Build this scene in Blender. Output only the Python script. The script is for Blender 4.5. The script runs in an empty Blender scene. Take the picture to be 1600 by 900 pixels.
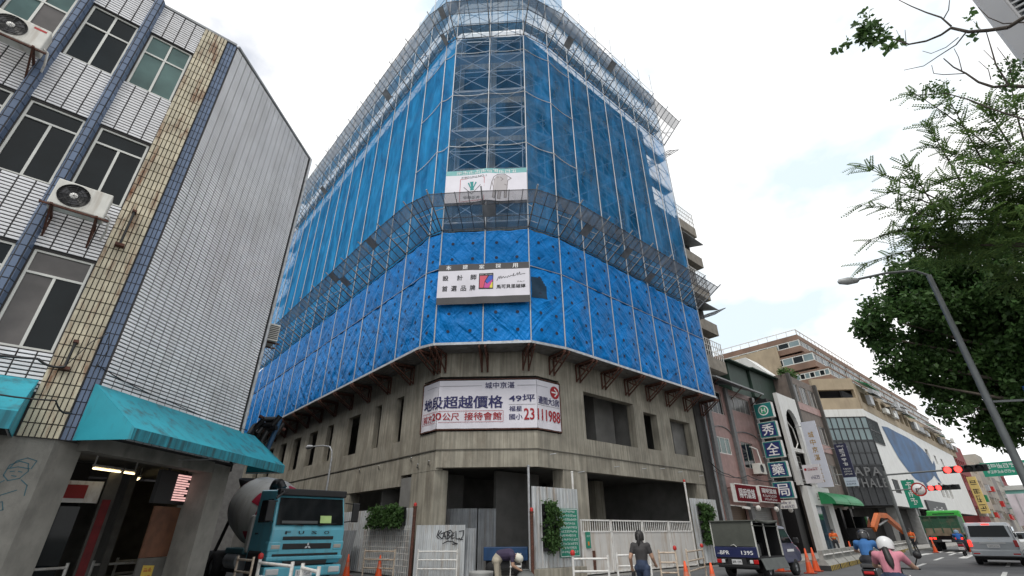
import bpy, bmesh, math, random
import numpy as np
from mathutils import Vector, Matrix
random.seed(7); RNG = np.random.default_rng(7)
SC = bpy.context.scene; COL = SC.collection
# ---------------- camera -------------------------------------------------
F, TH, PT, RO, EYE = 735., math.radians(48.8), math.radians(27.5), math.radians(.35), 1.6
FW = (math.cos(TH), math.sin(TH)); RT = (math.sin(TH), -math.cos(TH))
cd = bpy.data.cameras.new('camera'); cam = bpy.data.objects.new('camera', cd); COL.objects.link(cam)
cd.sensor_width = 36; cd.lens = 36 * F / 1600; cd.clip_end = 6000; cd.clip_start = .1
fwd = Vector((FW[0] * math.cos(PT), FW[1] * math.cos(PT), math.sin(PT))); rgt = Vector((RT[0], RT[1], 0)); up = rgt.cross(fwd)
r2 = rgt * math.cos(RO) - up * math.sin(RO); u2 = up * math.cos(RO) + rgt * math.sin(RO)
cam.matrix_world = Matrix.Translation((0, 0, EYE)) @ Matrix((r2, u2, -fwd)).transposed().to_4x4()
SC.camera = cam
# ---------------- sky and sun --------------------------------------------
SUN_EL, SUN_AZ = math.radians(58), math.radians(208)      # direction towards the sun, angle from +X
W = bpy.data.worlds.new('World'); SC.world = W; W.use_nodes = True
nt = W.node_tree; nt.nodes.clear(); N = nt.nodes.new; LK = nt.links.new
sky = N('ShaderNodeTexSky'); sky.sky_type = 'NISHITA'; sky.sun_disc = False
sky.sun_elevation = SUN_EL; sky.sun_rotation = math.radians(90) - SUN_AZ
tc = N('ShaderNodeTexCoord'); mp = N('ShaderNodeMapping'); mp.inputs['Scale'].default_value = (1, 1, 1.6); mp.inputs['Location'].default_value = (.4, .1, .3)
n1 = N('ShaderNodeTexNoise'); n1.inputs['Scale'].default_value = 2.2; n1.inputs['Detail'].default_value = 7; n1.inputs['Roughness'].default_value = .52
LK(tc.outputs['Generated'], mp.inputs['Vector']); LK(mp.outputs['Vector'], n1.inputs['Vector'])
cr = N('ShaderNodeValToRGB'); cr.color_ramp.elements[0].position = .20; cr.color_ramp.elements[1].position = .40
LK(n1.outputs['Fac'], cr.inputs['Fac'])
n2 = N('ShaderNodeTexNoise'); n2.inputs['Scale'].default_value = 3.4; n2.inputs['Detail'].default_value = 6
mp2 = N('ShaderNodeMapping'); mp2.inputs['Location'].default_value = (2.3, 5.1, 1.2); mp2.inputs['Scale'].default_value = (1, 1, 1.8)
LK(tc.outputs['Generated'], mp2.inputs['Vector']); LK(mp2.outputs['Vector'], n2.inputs['Vector'])
cr2 = N('ShaderNodeValToRGB'); cr2.color_ramp.elements[0].position = .36; cr2.color_ramp.elements[0].color = (.66, .76, .84, 1)
cr2.color_ramp.elements[1].position = .50; cr2.color_ramp.elements[1].color = (1, 1, 1, 1)
LK(n2.outputs['Fac'], cr2.inputs['Fac'])
vm = N('ShaderNodeVectorMath'); vm.operation = 'SCALE'; vm.inputs['Scale'].default_value = 9.2; LK(cr2.outputs['Color'], vm.inputs[0])
mx = N('ShaderNodeMix'); mx.data_type = 'RGBA'
LK(cr.outputs['Color'], mx.inputs['Factor']); LK(sky.outputs['Color'], mx.inputs['A']); LK(vm.outputs['Vector'], mx.inputs['B'])
bg = N('ShaderNodeBackground'); bg.inputs['Strength'].default_value = .12; LK(mx.outputs['Result'], bg.inputs['Color'])
wo = N('ShaderNodeOutputWorld'); LK(bg.outputs['Background'], wo.inputs['Surface'])
sl = bpy.data.lights.new('sun', 'SUN'); sl.energy = 1.4; sl.angle = math.radians(14); sl.color = (1, .96, .9)
so = bpy.data.objects.new('sun', sl); COL.objects.link(so)
sd = Vector((math.cos(SUN_EL) * math.cos(SUN_AZ), math.cos(SUN_EL) * math.sin(SUN_AZ), math.sin(SUN_EL)))
so.rotation_euler = sd.to_track_quat('Z', 'Y').to_euler(); so.location = sd * 80
SC.view_settings.view_transform = 'Standard'; SC.view_settings.look = 'None'; SC.view_settings.exposure = .22; SC.view_settings.gamma = 1
SC.render.engine = 'CYCLES'
SC.cycles.max_bounces = 8; SC.cycles.transparent_max_bounces = 24; SC.cycles.diffuse_bounces = 3; SC.cycles.use_denoising = True
SC.cycles.use_adaptive_sampling = True

# ---------------- pixel helpers (photo pixels -> places on known planes) --
def ray(x, y):
    a, b = x - 800, -(y - 450); c, s = math.cos(RO), math.sin(RO)
    a, b = a * c + b * s, -a * s + b * c
    f = F * math.cos(PT) - b * math.sin(PT); u = F * math.sin(PT) + b * math.cos(PT)
    return Vector((f * FW[0] + a * RT[0], f * FW[1] + a * RT[1], u))
O = Vector((0, 0, EYE))
def onY(x, y, Y): d = ray(x, y); return O + d * (Y / d.y)
def onX(x, y, X): d = ray(x, y); return O + d * (X / d.x)
def onZ(x, y, Z=0): d = ray(x, y); return O + d * ((Z - EYE) / d.z)
def onP(x, y, n, c): d = ray(x, y); return O + d * (c / (d.x * n[0] + d.y * n[1]))
def atR(x, y, r): d = ray(x, y); return O + d * (r / math.hypot(d.x, d.y))
V = Vector
# ---------------- materials ----------------------------------------------
MATS = {}
def M(name, col, rough=.7, var=.12, scale=2.5, bump=0., bscale=30., metal=0., streak=0., rnd=0., stain=None, stain_amt=.5, spec=.5, emit=0., aniso=(1, 1, 1), coat=0., bdist=.02, world=False, stscale=(3, 3, .25)):
    if name in MATS: return MATS[name]
    m = bpy.data.materials.new(name); m.use_nodes = True; t = m.node_tree; b = t.nodes['Principled BSDF']; n = t.nodes.new; l = t.links.new
    b.inputs['Roughness'].default_value = rough; b.inputs['Metallic'].default_value = metal; b.inputs['Specular IOR Level'].default_value = spec
    b.inputs['Coat Weight'].default_value = coat
    c = tuple(col) + (1,)
    co = n('ShaderNodeNewGeometry') if world else n('ShaderNodeTexCoord'); OC = co.outputs['Position' if world else 'Object']; ma = n('ShaderNodeMapping'); ma.inputs['Scale'].default_value = aniso; l(OC, ma.inputs['Vector'])
    cur = None
    if var > 0:
        no = n('ShaderNodeTexNoise'); no.inputs['Scale'].default_value = scale; no.inputs['Detail'].default_value = 6; l(ma.outputs['Vector'], no.inputs['Vector'])
        rp = n('ShaderNodeValToRGB'); rp.color_ramp.elements[0].position = .3; rp.color_ramp.elements[1].position = .7
        rp.color_ramp.elements[0].color = tuple(v * (1 - var) for v in col) + (1,); rp.color_ramp.elements[1].color = tuple(min(1, v * (1 + var)) for v in col) + (1,)
        l(no.outputs['Fac'], rp.inputs['Fac']); cur = rp.outputs['Color']
    def mult(cur, fac_socket, lo, hi):
        mr = n('ShaderNodeMapRange'); mr.inputs['To Min'].default_value = lo; mr.inputs['To Max'].default_value = hi; l(fac_socket, mr.inputs['Value'])
        x = n('ShaderNodeMix'); x.data_type = 'RGBA'; x.blend_type = 'MULTIPLY'; x.inputs['Factor'].default_value = 1
        if cur is None: x.inputs['A'].default_value = c
        else: l(cur, x.inputs['A'])
        l(mr.outputs['Result'], x.inputs['B']); return x.outputs['Result']
    if streak > 0:
        m2 = n('ShaderNodeMapping'); m2.inputs['Scale'].default_value = (9, 9, .35); l(OC, m2.inputs['Vector'])
        s = n('ShaderNodeTexNoise'); s.inputs['Scale'].default_value = 1; s.inputs['Detail'].default_value = 5; l(m2.outputs['Vector'], s.inputs['Vector'])
        mr0 = n('ShaderNodeMapRange'); mr0.inputs['From Min'].default_value = .35; mr0.inputs['From Max'].default_value = .65; l(s.outputs['Fac'], mr0.inputs['Value'])
        cur = mult(cur, mr0.outputs['Result'], 1 - streak, 1 + streak * .4)
    if rnd > 0:
        oi = n('ShaderNodeObjectInfo'); cur = mult(cur, oi.outputs['Random'], 1 - rnd, 1 + rnd * .5)
    if stain is not None:
        m3 = n('ShaderNodeMapping'); m3.inputs['Scale'].default_value = stscale; m3.inputs['Location'].default_value = (3.1, 1.7, .4); l(OC, m3.inputs['Vector'])
        s = n('ShaderNodeTexNoise'); s.inputs['Scale'].default_value = 1.3; s.inputs['Detail'].default_value = 7; s.inputs['Roughness'].default_value = .65; l(m3.outputs['Vector'], s.inputs['Vector'])
        rp = n('ShaderNodeValToRGB'); rp.color_ramp.elements[0].position = .5; rp.color_ramp.elements[1].position = .68; rp.color_ramp.elements[1].color = (stain_amt,) * 3 + (1,)
        l(s.outputs['Fac'], rp.inputs['Fac'])
        x = n('ShaderNodeMix'); x.data_type = 'RGBA'; l(rp.outputs['Color'], x.inputs['Factor'])
        if cur is None: x.inputs['A'].default_value = c
        else: l(cur, x.inputs['A'])
        x.inputs['B'].default_value = tuple(stain) + (1,); cur = x.outputs['Result']
    if cur is None: b.inputs['Base Color'].default_value = c
    else: l(cur, b.inputs['Base Color'])
    if bump > 0:
        no = n('ShaderNodeTexNoise'); no.inputs['Scale'].default_value = bscale; no.inputs['Detail'].default_value = 5; l(ma.outputs['Vector'], no.inputs['Vector'])
        bp = n('ShaderNodeBump'); bp.inputs['Strength'].default_value = bump; bp.inputs['Distance'].default_value = bdist; l(no.outputs['Fac'], bp.inputs['Height']); l(bp.outputs['Normal'], b.inputs['Normal'])
    if emit > 0:
        b.inputs['Emission Color'].default_value = c; b.inputs['Emission Strength'].default_value = emit
    MATS[name] = m; return m
def net_mat(name, col, opac, trans=.5, rough=.6, weave=0, var=.25):
    """see-through cloth: part open (transparent), part diffuse + translucent thread"""
    m = bpy.data.materials.new(name); m.use_nodes = True; t = m.node_tree; t.nodes.clear(); n = t.nodes.new; l = t.links.new
    co = n('ShaderNodeTexCoord'); ma = n('ShaderNodeMapping'); ma.inputs['Rotation'].default_value = (.5, .6, .4); ma.inputs['Scale'].default_value = (1, 1, .3); l(co.outputs['Object'], ma.inputs['Vector'])
    no = n('ShaderNodeTexNoise'); no.inputs['Scale'].default_value = 1.1; no.inputs['Detail'].default_value = 7; no.inputs['Distortion'].default_value = .8; l(ma.outputs['Vector'], no.inputs['Vector'])
    rp = n('ShaderNodeValToRGB'); rp.color_ramp.elements[0].position = .3; rp.color_ramp.elements[1].position = .7
    rp.color_ramp.elements[0].color = tuple(v * (1 - var) for v in col) + (1,); rp.color_ramp.elements[1].color = tuple(min(1, v * (1 + var)) for v in col) + (1,); l(no.outputs['Fac'], rp.inputs['Fac'])
    d = n('ShaderNodeBsdfDiffuse'); tl = n('ShaderNodeBsdfTranslucent'); l(rp.outputs['Color'], d.inputs['Color']); l(rp.outputs['Color'], tl.inputs['Color'])
    mt = n('ShaderNodeMixShader'); mt.inputs[0].default_value = trans; l(d.outputs[0], mt.inputs[1]); l(tl.outputs[0], mt.inputs[2])
    tr = n('ShaderNodeBsdfTransparent'); mo = n('ShaderNodeMixShader'); l(tr.outputs[0], mo.inputs[1]); l(mt.outputs[0], mo.inputs[2])
    mr = n('ShaderNodeMapRange'); mr.inputs['From Min'].default_value = .3; mr.inputs['From Max'].default_value = .7; mr.inputs['To Min'].default_value = max(0, opac - .08); mr.inputs['To Max'].default_value = min(1, opac + .08); l(no.outputs['Fac'], mr.inputs['Value'])
    l(mr.outputs['Result'], mo.inputs[0]); o = n('ShaderNodeOutputMaterial'); l(mo.outputs[0], o.inputs['Surface']); MATS[name] = m; return m
def crease_mat(name, col, rough=.5, spec=.16, dist=.075):
    """taut plastic sheet: sharp diagonal creases as relief"""
    m = M(name, col, rough, .16, .8, spec=spec); t = m.node_tree; n = t.nodes.new; l = t.links.new; b = t.nodes['Principled BSDF']
    g = n('ShaderNodeNewGeometry'); sp = n('ShaderNodeSeparateXYZ'); l(g.outputs['Position'], sp.inputs[0]); su = n('ShaderNodeMath'); su.operation = 'SUBTRACT'; l(sp.outputs['X'], su.inputs[0]); l(sp.outputs['Y'], su.inputs[1]); cb = n('ShaderNodeCombineXYZ'); l(su.outputs[0], cb.inputs['X']); l(sp.outputs['Z'], cb.inputs['Y']); last = None
    for ang, sc, wt, loc in ((38, (.3, 1.3), 1., 0), (-42, (.33, 1.45), .9, 7), (80, (.4, 1.1), .7, 13), (15, (1.0, 3.0), .25, 21)):
        m0 = n('ShaderNodeMapping'); m0.inputs['Rotation'].default_value = (0, 0, math.radians(ang)); l(cb.outputs[0], m0.inputs['Vector']); mp_ = n('ShaderNodeMapping'); mp_.inputs['Scale'].default_value = (sc[0], sc[1], 1); mp_.inputs['Location'].default_value = (loc, loc, 0); l(m0.outputs[0], mp_.inputs['Vector'])
        no = n('ShaderNodeTexNoise'); no.inputs['Scale'].default_value = 1; no.inputs['Detail'].default_value = 3; no.inputs['Distortion'].default_value = .6; l(mp_.outputs[0], no.inputs['Vector'])
        a = n('ShaderNodeMath'); a.operation = 'SUBTRACT'; a.inputs[1].default_value = .5; l(no.outputs['Fac'], a.inputs[0]); a2 = n('ShaderNodeMath'); a2.operation = 'ABSOLUTE'; l(a.outputs[0], a2.inputs[0]); a3 = n('ShaderNodeMath'); a3.operation = 'MULTIPLY'; a3.inputs[1].default_value = -wt * 3; l(a2.outputs[0], a3.inputs[0])
        if last is None: last = a3.outputs[0]
        else: s_ = n('ShaderNodeMath'); l(last, s_.inputs[0]); l(a3.outputs[0], s_.inputs[1]); last = s_.outputs[0]
    bp = n('ShaderNodeBump'); bp.inputs['Strength'].default_value = 1; bp.inputs['Distance'].default_value = dist; l(last, bp.inputs['Height']); l(bp.outputs['Normal'], b.inputs['Normal']); return m
# ---------------- mesh builder -------------------------------------------
OFF = {}
class MB:
    def __init__(s): s.v = []; s.f = []; s.m = []; s.sm = []
    def add(s, vs, fs, mi=0, smooth=False):
        o = len(s.v); s.v += [tuple(p) for p in vs]; s.f += [tuple(i + o for i in f) for f in fs]; s.m += [mi] * len(fs); s.sm += [smooth] * len(fs); return s
    def hexa(s, p, mi=0):   # 8 points: bottom ring 0-3, top ring 4-7
        return s.add(p, [(0, 3, 2, 1), (4, 5, 6, 7), (0, 1, 5, 4), (1, 2, 6, 5), (2, 3, 7, 6), (3, 0, 4, 7)], mi)
    def box(s, a, b, mi=0):
        x0, x1 = sorted((a[0], b[0])); y0, y1 = sorted((a[1], b[1])); z0, z1 = sorted((a[2], b[2]))
        return s.hexa([(x0, y0, z0), (x1, y0, z0), (x1, y1, z0), (x0, y1, z0), (x0, y0, z1), (x1, y0, z1), (x1, y1, z1), (x0, y1, z1)], mi)
    def obox(s, o, u, n, a, b, mi=0):   # box in frame: o + u*s + n*t + z
        u = V((u[0], u[1], 0)); n = V((n[0], n[1], 0)); o = V(o); P = lambda x, y, z: o + u * x + n * y + V((0, 0, z))
        (x0, y0, z0), (x1, y1, z1) = a, b
        return s.hexa([P(x0, y0, z0), P(x1, y0, z0), P(x1, y1, z0), P(x0, y1, z0), P(x0, y0, z1), P(x1, y0, z1), P(x1, y1, z1), P(x0, y1, z1)], mi)
    def bar(s, p, q, w, h=None, mi=0, up=(0, 0, 1)):
        p, q = V(p), V(q); h = h or w; d = (q - p).normalized(); upv = V(up)
        if abs(d.dot(upv)) > .98: upv = V((1, 0, 0))
        a = d.cross(upv).normalized() * (w / 2); b = a.cross(d).normalized() * (h / 2)
        return s.hexa([p - a - b, p + a - b, q + a - b, q - a - b, p - a + b, p + a + b, q + a + b, q - a + b], mi)
    def tube(s, p, q, r, r2=None, n=8, mi=0, cap=True, smooth=True):
        p, q = V(p), V(q); r2 = r if r2 is None else r2; d = (q - p).normalized(); a = d.orthogonal().normalized(); b = d.cross(a)
        vs = [p + (a * math.cos(2 * math.pi * k / n) + b * math.sin(2 * math.pi * k / n)) * r for k in range(n)] + [q + (a * math.cos(2 * math.pi * k / n) + b * math.sin(2 * math.pi * k / n)) * r2 for k in range(n)]
        s.add(vs, [(k, (k + 1) % n, n + (k + 1) % n, n + k) for k in range(n)], mi, smooth)
        if cap: s.add(vs, [tuple(range(n))[::-1], tuple(range(n, 2 * n))], mi)
        return s
    def path(s, pts, r, n=6, mi=0):
        for a, b in zip(pts, pts[1:]):
            if (V(b) - V(a)).length > 1e-5: s.tube(a, b, r, n=n, mi=mi)
        return s
    def lathe(s, o, d, prof, n=16, mi=0, smooth=True):   # prof: (t along d, radius)
        o, d = V(o), V(d).normalized(); a = d.orthogonal().normalized(); b = d.cross(a); vs = []
        for t, r in prof:
            vs += [o + d * t + (a * math.cos(2 * math.pi * k / n) + b * math.sin(2 * math.pi * k / n)) * max(r, 1e-4) for k in range(n)]
        fs = [(i * n + k, i * n + (k + 1) % n, (i + 1) * n + (k + 1) % n, (i + 1) * n + k) for i in range(len(prof) - 1) for k in range(n)]
        return s.add(vs, fs, mi, smooth)
    def prism(s, poly, ax, a, b, mi=0):   # extrude 2D polygon along axis ax (0,1,2) between a and b
        def P(p, t): return {0: (t, p[0], p[1]), 1: (p[0], t, p[1]), 2: (p[0], p[1], t)}[ax]
        n = len(poly); vs = [P(p, a) for p in poly] + [P(p, b) for p in poly]
        return s.add(vs, [tuple(range(n)), tuple(range(n, 2 * n))[::-1]] + [(k, k + n, (k + 1) % n + n, (k + 1) % n) for k in range(n)], mi)
    def build(s, name, mats, parent=None, fix=True):
        me = bpy.data.meshes.new(name); off = V(OFF.get(parent.name, (0, 0, 0))) if parent else V((0, 0, 0))
        me.from_pydata([tuple(V(p) - off) for p in s.v] if off.length else s.v, [], s.f)
        for m in (mats if isinstance(mats, (list, tuple)) else [mats]): me.materials.append(m)
        if len(s.f): me.polygons.foreach_set('material_index', s.m); me.polygons.foreach_set('use_smooth', s.sm)
        if fix and len(s.f) < 60000:
            bm = bmesh.new(); bm.from_mesh(me); bmesh.ops.recalc_face_normals(bm, faces=bm.faces); bm.to_mesh(me); bm.free()
        me.update(); return link(name, me, parent)
def link(name, me, parent=None):
    o = bpy.data.objects.new(name, me); COL.objects.link(o)
    if parent:
        o.parent = parent
        if parent.name in OFF: OFF[o.name] = OFF[parent.name]
    return o
def tag(o, label=None, cat=None, group=None, kind=None):
    if label: o['label'] = label
    if cat: o['category'] = cat
    if group: o['group'] = group
    if kind: o['kind'] = kind
    return o
def thing(name, label, cat, loc=(0, 0, 0), rz=0, group=None, local=False):
    """Empty at the thing's base. local=False: parts are given in world coordinates"""
    o = bpy.data.objects.new(name, None); COL.objects.link(o); o.location = loc; o.rotation_euler = (0, 0, rz); o.empty_display_size = .2
    if not local: OFF[o.name] = tuple(loc)
    return tag(o, label, cat, group)
def copy_tree(o, parent=None, loc=None, rz=None, label=None):
    c = o.copy(); COL.objects.link(c); c.parent = parent
    if loc is not None: c.location = loc
    if rz is not None: c.rotation_euler = (0, 0, rz)
    if label: c['label'] = label
    for ch in o.children: copy_tree(ch, c)
    return c
def inst(name, me, parent, loc, rot=None, scale=None):
    o = link(name, me, parent); off = V(OFF.get(parent.name, (0, 0, 0))); o.location = V(loc) - off
    if rot is not None: o.rotation_euler = rot
    if scale is not None: o.scale = scale
    return o
def holewall(mb, o, u, n, W_, H_, holes, th, mi=0, mi_rev=None):
    """wall from o along u (2D unit), outward normal n; holes (s0,s1,z0,z1) are open through the thickness th (going inwards)"""
    mi_rev = mi if mi_rev is None else mi_rev
    o = V(o); u = V((u[0], u[1], 0)); n = V((n[0], n[1], 0)); P = lambda s, z, t: o + u * s + V((0, 0, z)) - n * t
    xs = sorted(set([0, W_] + [min(max(h[i], 0), W_) for h in holes for i in (0, 1)])); zs = sorted(set([0, H_] + [min(max(h[i], 0), H_) for h in holes for i in (2, 3)]))
    solid = lambda s, z: 0 < s < W_ and 0 < z < H_ and not any(h[0] < s < h[1] and h[2] < z < h[3] for h in holes)
    for a, b in zip(xs, xs[1:]):
        for c, d in zip(zs, zs[1:]):
            sm, zm = (a + b) / 2, (c + d) / 2
            if not solid(sm, zm): continue
            mb.add([P(a, c, 0), P(b, c, 0), P(b, d, 0), P(a, d, 0)], [(0, 1, 2, 3)], mi); mb.add([P(a, c, th), P(b, c, th), P(b, d, th), P(a, d, th)], [(3, 2, 1, 0)], mi)
            e = 1e-4
            for (s_, z_, q) in ((a - e, zm, ((a, c), (a, d))), (b + e, zm, ((b, c), (b, d))), (sm, c - e, ((a, c), (b, c))), (sm, d + e, ((a, d), (b, d)))):
                if not solid(s_, z_): mb.add([P(*q[0], 0), P(*q[1], 0), P(*q[1], th), P(*q[0], th)], [(0, 1, 2, 3)], mi_rev)
    return mb
TXT = {}
def text_mesh(body, size=1., bold=0., spacing=1.):
    c = bpy.data.curves.new('lettering', 'FONT'); c.body = body; c.size = size; c.resolution_u = 2; c.offset = min(bold, .003); c.space_character = spacing; c.align_x = 'LEFT'
    o = bpy.data.objects.new('lettering', c); COL.objects.link(o); dg = bpy.context.evaluated_depsgraph_get(); dg.update()
    me = bpy.data.meshes.new_from_object(o.evaluated_get(dg)); vs = np.array([v.co[:] for v in me.vertices]); fs = [tuple(p.vertices) for p in me.polygons]
    bpy.data.objects.remove(o); bpy.data.curves.remove(c); bpy.data.meshes.remove(me); return vs, fs
def text(body, mat, parent, mapf, s0, z0, w, h, bold=.0, name='lettering', spacing=1.):
    """lettering fitted to the box (s0,z0)-(s0+w,z0+h); mapf(s,z)->3D point on the sign's face"""
    vs, fs = text_mesh(body, 1., bold, spacing)
    if not len(vs): return None
    mn, mxx = vs.min(0), vs.max(0); sx = w / max(mxx[0] - mn[0], 1e-6); sz = h / max(mxx[1] - mn[1], 1e-6) if h else sx
    mb = MB(); b = min(bold, .02) * .9; e = .01
    for k, (du, dv) in enumerate(((0, 0),) if b < .002 else ((-b, -b * .4), (b, -b * .4), (-b, b * .4), (b, b * .4))):
        P = []
        for v in vs:
            s, z = s0 + (v[0] - mn[0] + du) * sx, z0 + (v[1] - mn[1] + dv) * sz; p = V(mapf(s, z))
            if k: n = (V(mapf(s + e, z)) - p).cross(V(mapf(s, z + e)) - p); p = p + n.normalized() * (.0012 * k) if n.length > 1e-9 else p
            P.append(p)
        mb.add(P, fs)
    return mb.build(name, mat, parent, fix=False)
def face(o, u, n, off=.004):
    o = V(o); u = V((u[0], u[1], 0)); n = V((n[0], n[1], 0)); return lambda s, z: o + u * s + V((0, 0, z)) + n * off
def stroke(mb, mapf, pts, w):
    """flat painted stroke along 2D points"""
    for (a, b), (c, d) in zip(pts, pts[1:]):
        L = math.hypot(c - a, d - b) or 1e-6; px, pz = -(d - b) / L * w / 2, (c - a) / L * w / 2; ex, ez = (c - a) / L * w * .3, (d - b) / L * w * .3
        mb.add([mapf(a - ex + px, b - ez + pz), mapf(c + ex + px, d + ez + pz), mapf(c + ex - px, d + ez - pz), mapf(a - ex - px, b - ez - pz)], [(0, 1, 2, 3)])
def marks(n, mat, parent, mapf, s0, z0, w, h, bold=0., name='lettering'):
    """n character-like groups of strokes: lettering the photograph shows but does not let one read"""
    rg = random.Random(n * 31 + int(abs(s0) * 97) + int(abs(z0) * 53)); cw = w / n; mb = MB(); lw = min(cw, h) * .11
    for k in range(n):
        X0, a = s0 + k * cw + cw * .1, cw * .8
        for zf in rg.sample((.08, .35, .6, .9), 3): stroke(mb, mapf, [(X0 + a * rg.choice((0, 0, .3)), z0 + h * zf), (X0 + a * rg.choice((1, 1, .7)), z0 + h * zf)], lw)
        for xf in rg.sample((.1, .5, .9), 2): stroke(mb, mapf, [(X0 + a * xf, z0 + h * rg.choice((0, .3))), (X0 + a * xf, z0 + h * rg.choice((1, .65)))], lw)
    return mb.build(name, mat, parent, fix=False)
def tiles(parent, name, o, u, n, W_, H_, pw, ph, gap, mat, cnt=0, depth=.012, skip=None, stuff=None):
    """tiles as pieces: the first `cnt` (from the base up) single objects, the rest one stuff part"""
    u3 = V((u[0], u[1], 0)); n3 = V((n[0], n[1], 0)); o = V(o); nx, nz = max(1, round(W_ / pw)), max(1, round(H_ / ph)); pw, ph = W_ / nx, H_ / nz; w, h = pw - gap, ph - gap; e = .004
    def tv(p, j=0):
        a = [p + u3 * s + V((0, 0, z)) for s, z in ((0, 0), (w, 0), (w, h), (0, h))]; b = [p + u3 * s + V((0, 0, z)) + n3 * (depth + j) for s, z in ((e, e), (w - e, e), (w - e, h - e), (e, h - e))]
        return a + b, [(4, 5, 6, 7), (0, 1, 5, 4), (1, 2, 6, 5), (2, 3, 7, 6), (3, 0, 4, 7)]
    mb = stuff or MB(); k = 0; me = None
    for j in range(nz):
        for i in range(nx):
            s, z = i * pw + gap / 2, j * ph + gap / 2
            if skip and skip(s + w / 2, z + h / 2): continue
            p = o + u3 * s + V((0, 0, z))
            if k < cnt:
                if me is None:
                    t = MB(); t.add(*tv(V((0, 0, 0)))); me = bpy.data.meshes.new(name); me.from_pydata(t.v, [], t.f); me.materials.append(mat)
                inst(name, me, parent, p + n3 * random.uniform(-.002, .003))
            else: mb.add(*tv(p, random.uniform(-.003, .003)))
            k += 1
    if stuff is None and mb.f: tag(mb.build(name + '_field', mat, parent, fix=False), kind='stuff')
    return k
# ================= shared materials =======================================
white_tile = M('white_tile', (.86, .86, .88), .35, .1, 1.2, rnd=.10, stain=(.55, .53, .51), stain_amt=.35, stscale=(1.5, 1.5, .3), world=True)
blue_tile = M('blue_tile', (.12, .17, .27), .35, .15, 2, rnd=.15, world=True)
beige_tile = M('beige_tile', (.58, .52, .38), .5, .2, 3, rnd=.14, stain=(.19, .07, .022), stain_amt=1., stscale=(5, 5, .9), world=True)
joint = M('dark_joint', (.055, .052, .052), .9, .3)
alu = M('aluminium_frame', (.62, .62, .58), .4, .1, metal=.2)
glass_dark = M('window_glass', (.010, .014, .016), .05, .3, 1.5, spec=.22)
glass_green = M('green_glass', (.09, .16, .15), .1, .35, 1.2, spec=.35)
glass_brown = M('screen_glass', (.10, .09, .085), .3, .3, 2)
grey_paint = M('grey_paint', (.28, .29, .30), .6, .15)
ac_white = M('ac_casing', (.68, .67, .62), .45, .08, 4, stain=(.3, .22, .15), stain_amt=.5)
black_m = M('black_plastic', (.012, .012, .013), .5, .2)
rust = M('rusty_steel', (.09, .035, .022), .8, .5, 14, bump=.3)
steel = M('galvanised_steel', (.42, .43, .44), .45, .2, 8, metal=.35)
white_paint = M('white_paint', (.74, .73, .70), .5, .08, 3, stain=(.25, .14, .07), stain_amt=.55, stscale=(6, 6, 2))
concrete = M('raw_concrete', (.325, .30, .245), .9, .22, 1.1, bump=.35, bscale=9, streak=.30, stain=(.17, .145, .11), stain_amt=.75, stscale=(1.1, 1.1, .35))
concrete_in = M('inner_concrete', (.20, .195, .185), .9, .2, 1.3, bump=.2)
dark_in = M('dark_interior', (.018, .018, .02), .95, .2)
pave_m = M('pavement_slabs', (.30, .29, .27), .85, .2, 1.5, bump=.2)
teal_canvas = M('teal_canvas', (.022, .30, .38), .55, .12, 1.5, bump=.15, bscale=6, stain=(.045, .10, .11), stain_amt=.95, stscale=(2.8, 2.8, .5))
teal_dirty = M('dirty_teal_canvas', (.022, .25, .32), .6, .2, 3, streak=.45, stain=(.02, .05, .055), stain_amt=.95, stscale=(9, 9, .6))
red_m = M('red_paint', (.45, .02, .015), .5, .15)
ink = M('print_black', (.02, .02, .025), .7, 0)
navy_ink = M('print_navy', (.022, .022, .11), .7, 0)
red_ink = M('print_red', (.36, .012, .02), .7, 0)
white_ink = M('print_white', (.8, .8, .8), .7, 0)
gold_ink = M('print_gold', (.40, .24, .06), .5, 0)
sheet_white = M('banner_white', (.70, .68, .74), .5, .06, 1, bump=.15, bscale=3)
D = .70710678
# ================= left building ==========================================
LB = thing('tiled_building', 'four-storey building in white tiles with blue tiled columns, corner cut across and teal awnings', 'building', (-.15, 11.9, 0))
FY = 11.9; ROOF = 14.15; B0 = 3.12
U, NN = (1, 0), (0, -1); CU, CN = (D, D), (D, -D); C0 = V((-.13, 11.9, 0)); CW = 4.72
wl = MB()
X0 = -9.0
bays = [(-1.88, -.97), (-3.05, -2.14), (-4.22, -3.31), (-5.4, -4.48)]
rows = [(11.28, 13.08), (7.98, 9.80), (4.62, 6.56)]
holes = [(a - X0, b - X0, z0 - B0, z1 - B0) for a, b in bays for z0, z1 in rows]
holewall(wl, (X0, FY, B0), U, NN, -.13 - X0, ROOF - B0, holes, .16)
holewall(wl, C0 + V((0, 0, B0 + .15)), CU, CN, CW, ROOF - B0 - .15, [], .2)
E1 = C0 + V((CW * D, CW * D, 0))
wl.box((E1.x - .2, E1.y + .02, B0), (E1.x, E1.y + 46, ROOF)); wl.box((X0, FY + 22, B0), (E1.x - .2, FY + 22.2, ROOF))
wl.build('wall', joint, LB)
rf = MB(); rf.add([(X0, FY + .16, ROOF - .3), (-.2, FY + .16, ROOF - .3), (E1.x - .2, E1.y + .1, ROOF - .3), (E1.x - .2, FY + 22, ROOF - .3), (X0, FY + 22, ROOF - .3)], [(0, 1, 2, 3, 4)])
rf.build('roof', grey_paint, LB)
cp = MB(); cp.obox((X0, FY, ROOF), U, NN, (0, -.22, 0), (-.13 - X0 - .02, .05, .07)); cp.obox(C0 + V((0, 0, ROOF + .001)), CU, CN, (.02, -.22, 0), (CW, .05, .07)); cp.build('parapet_coping', grey_paint, LB)
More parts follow.
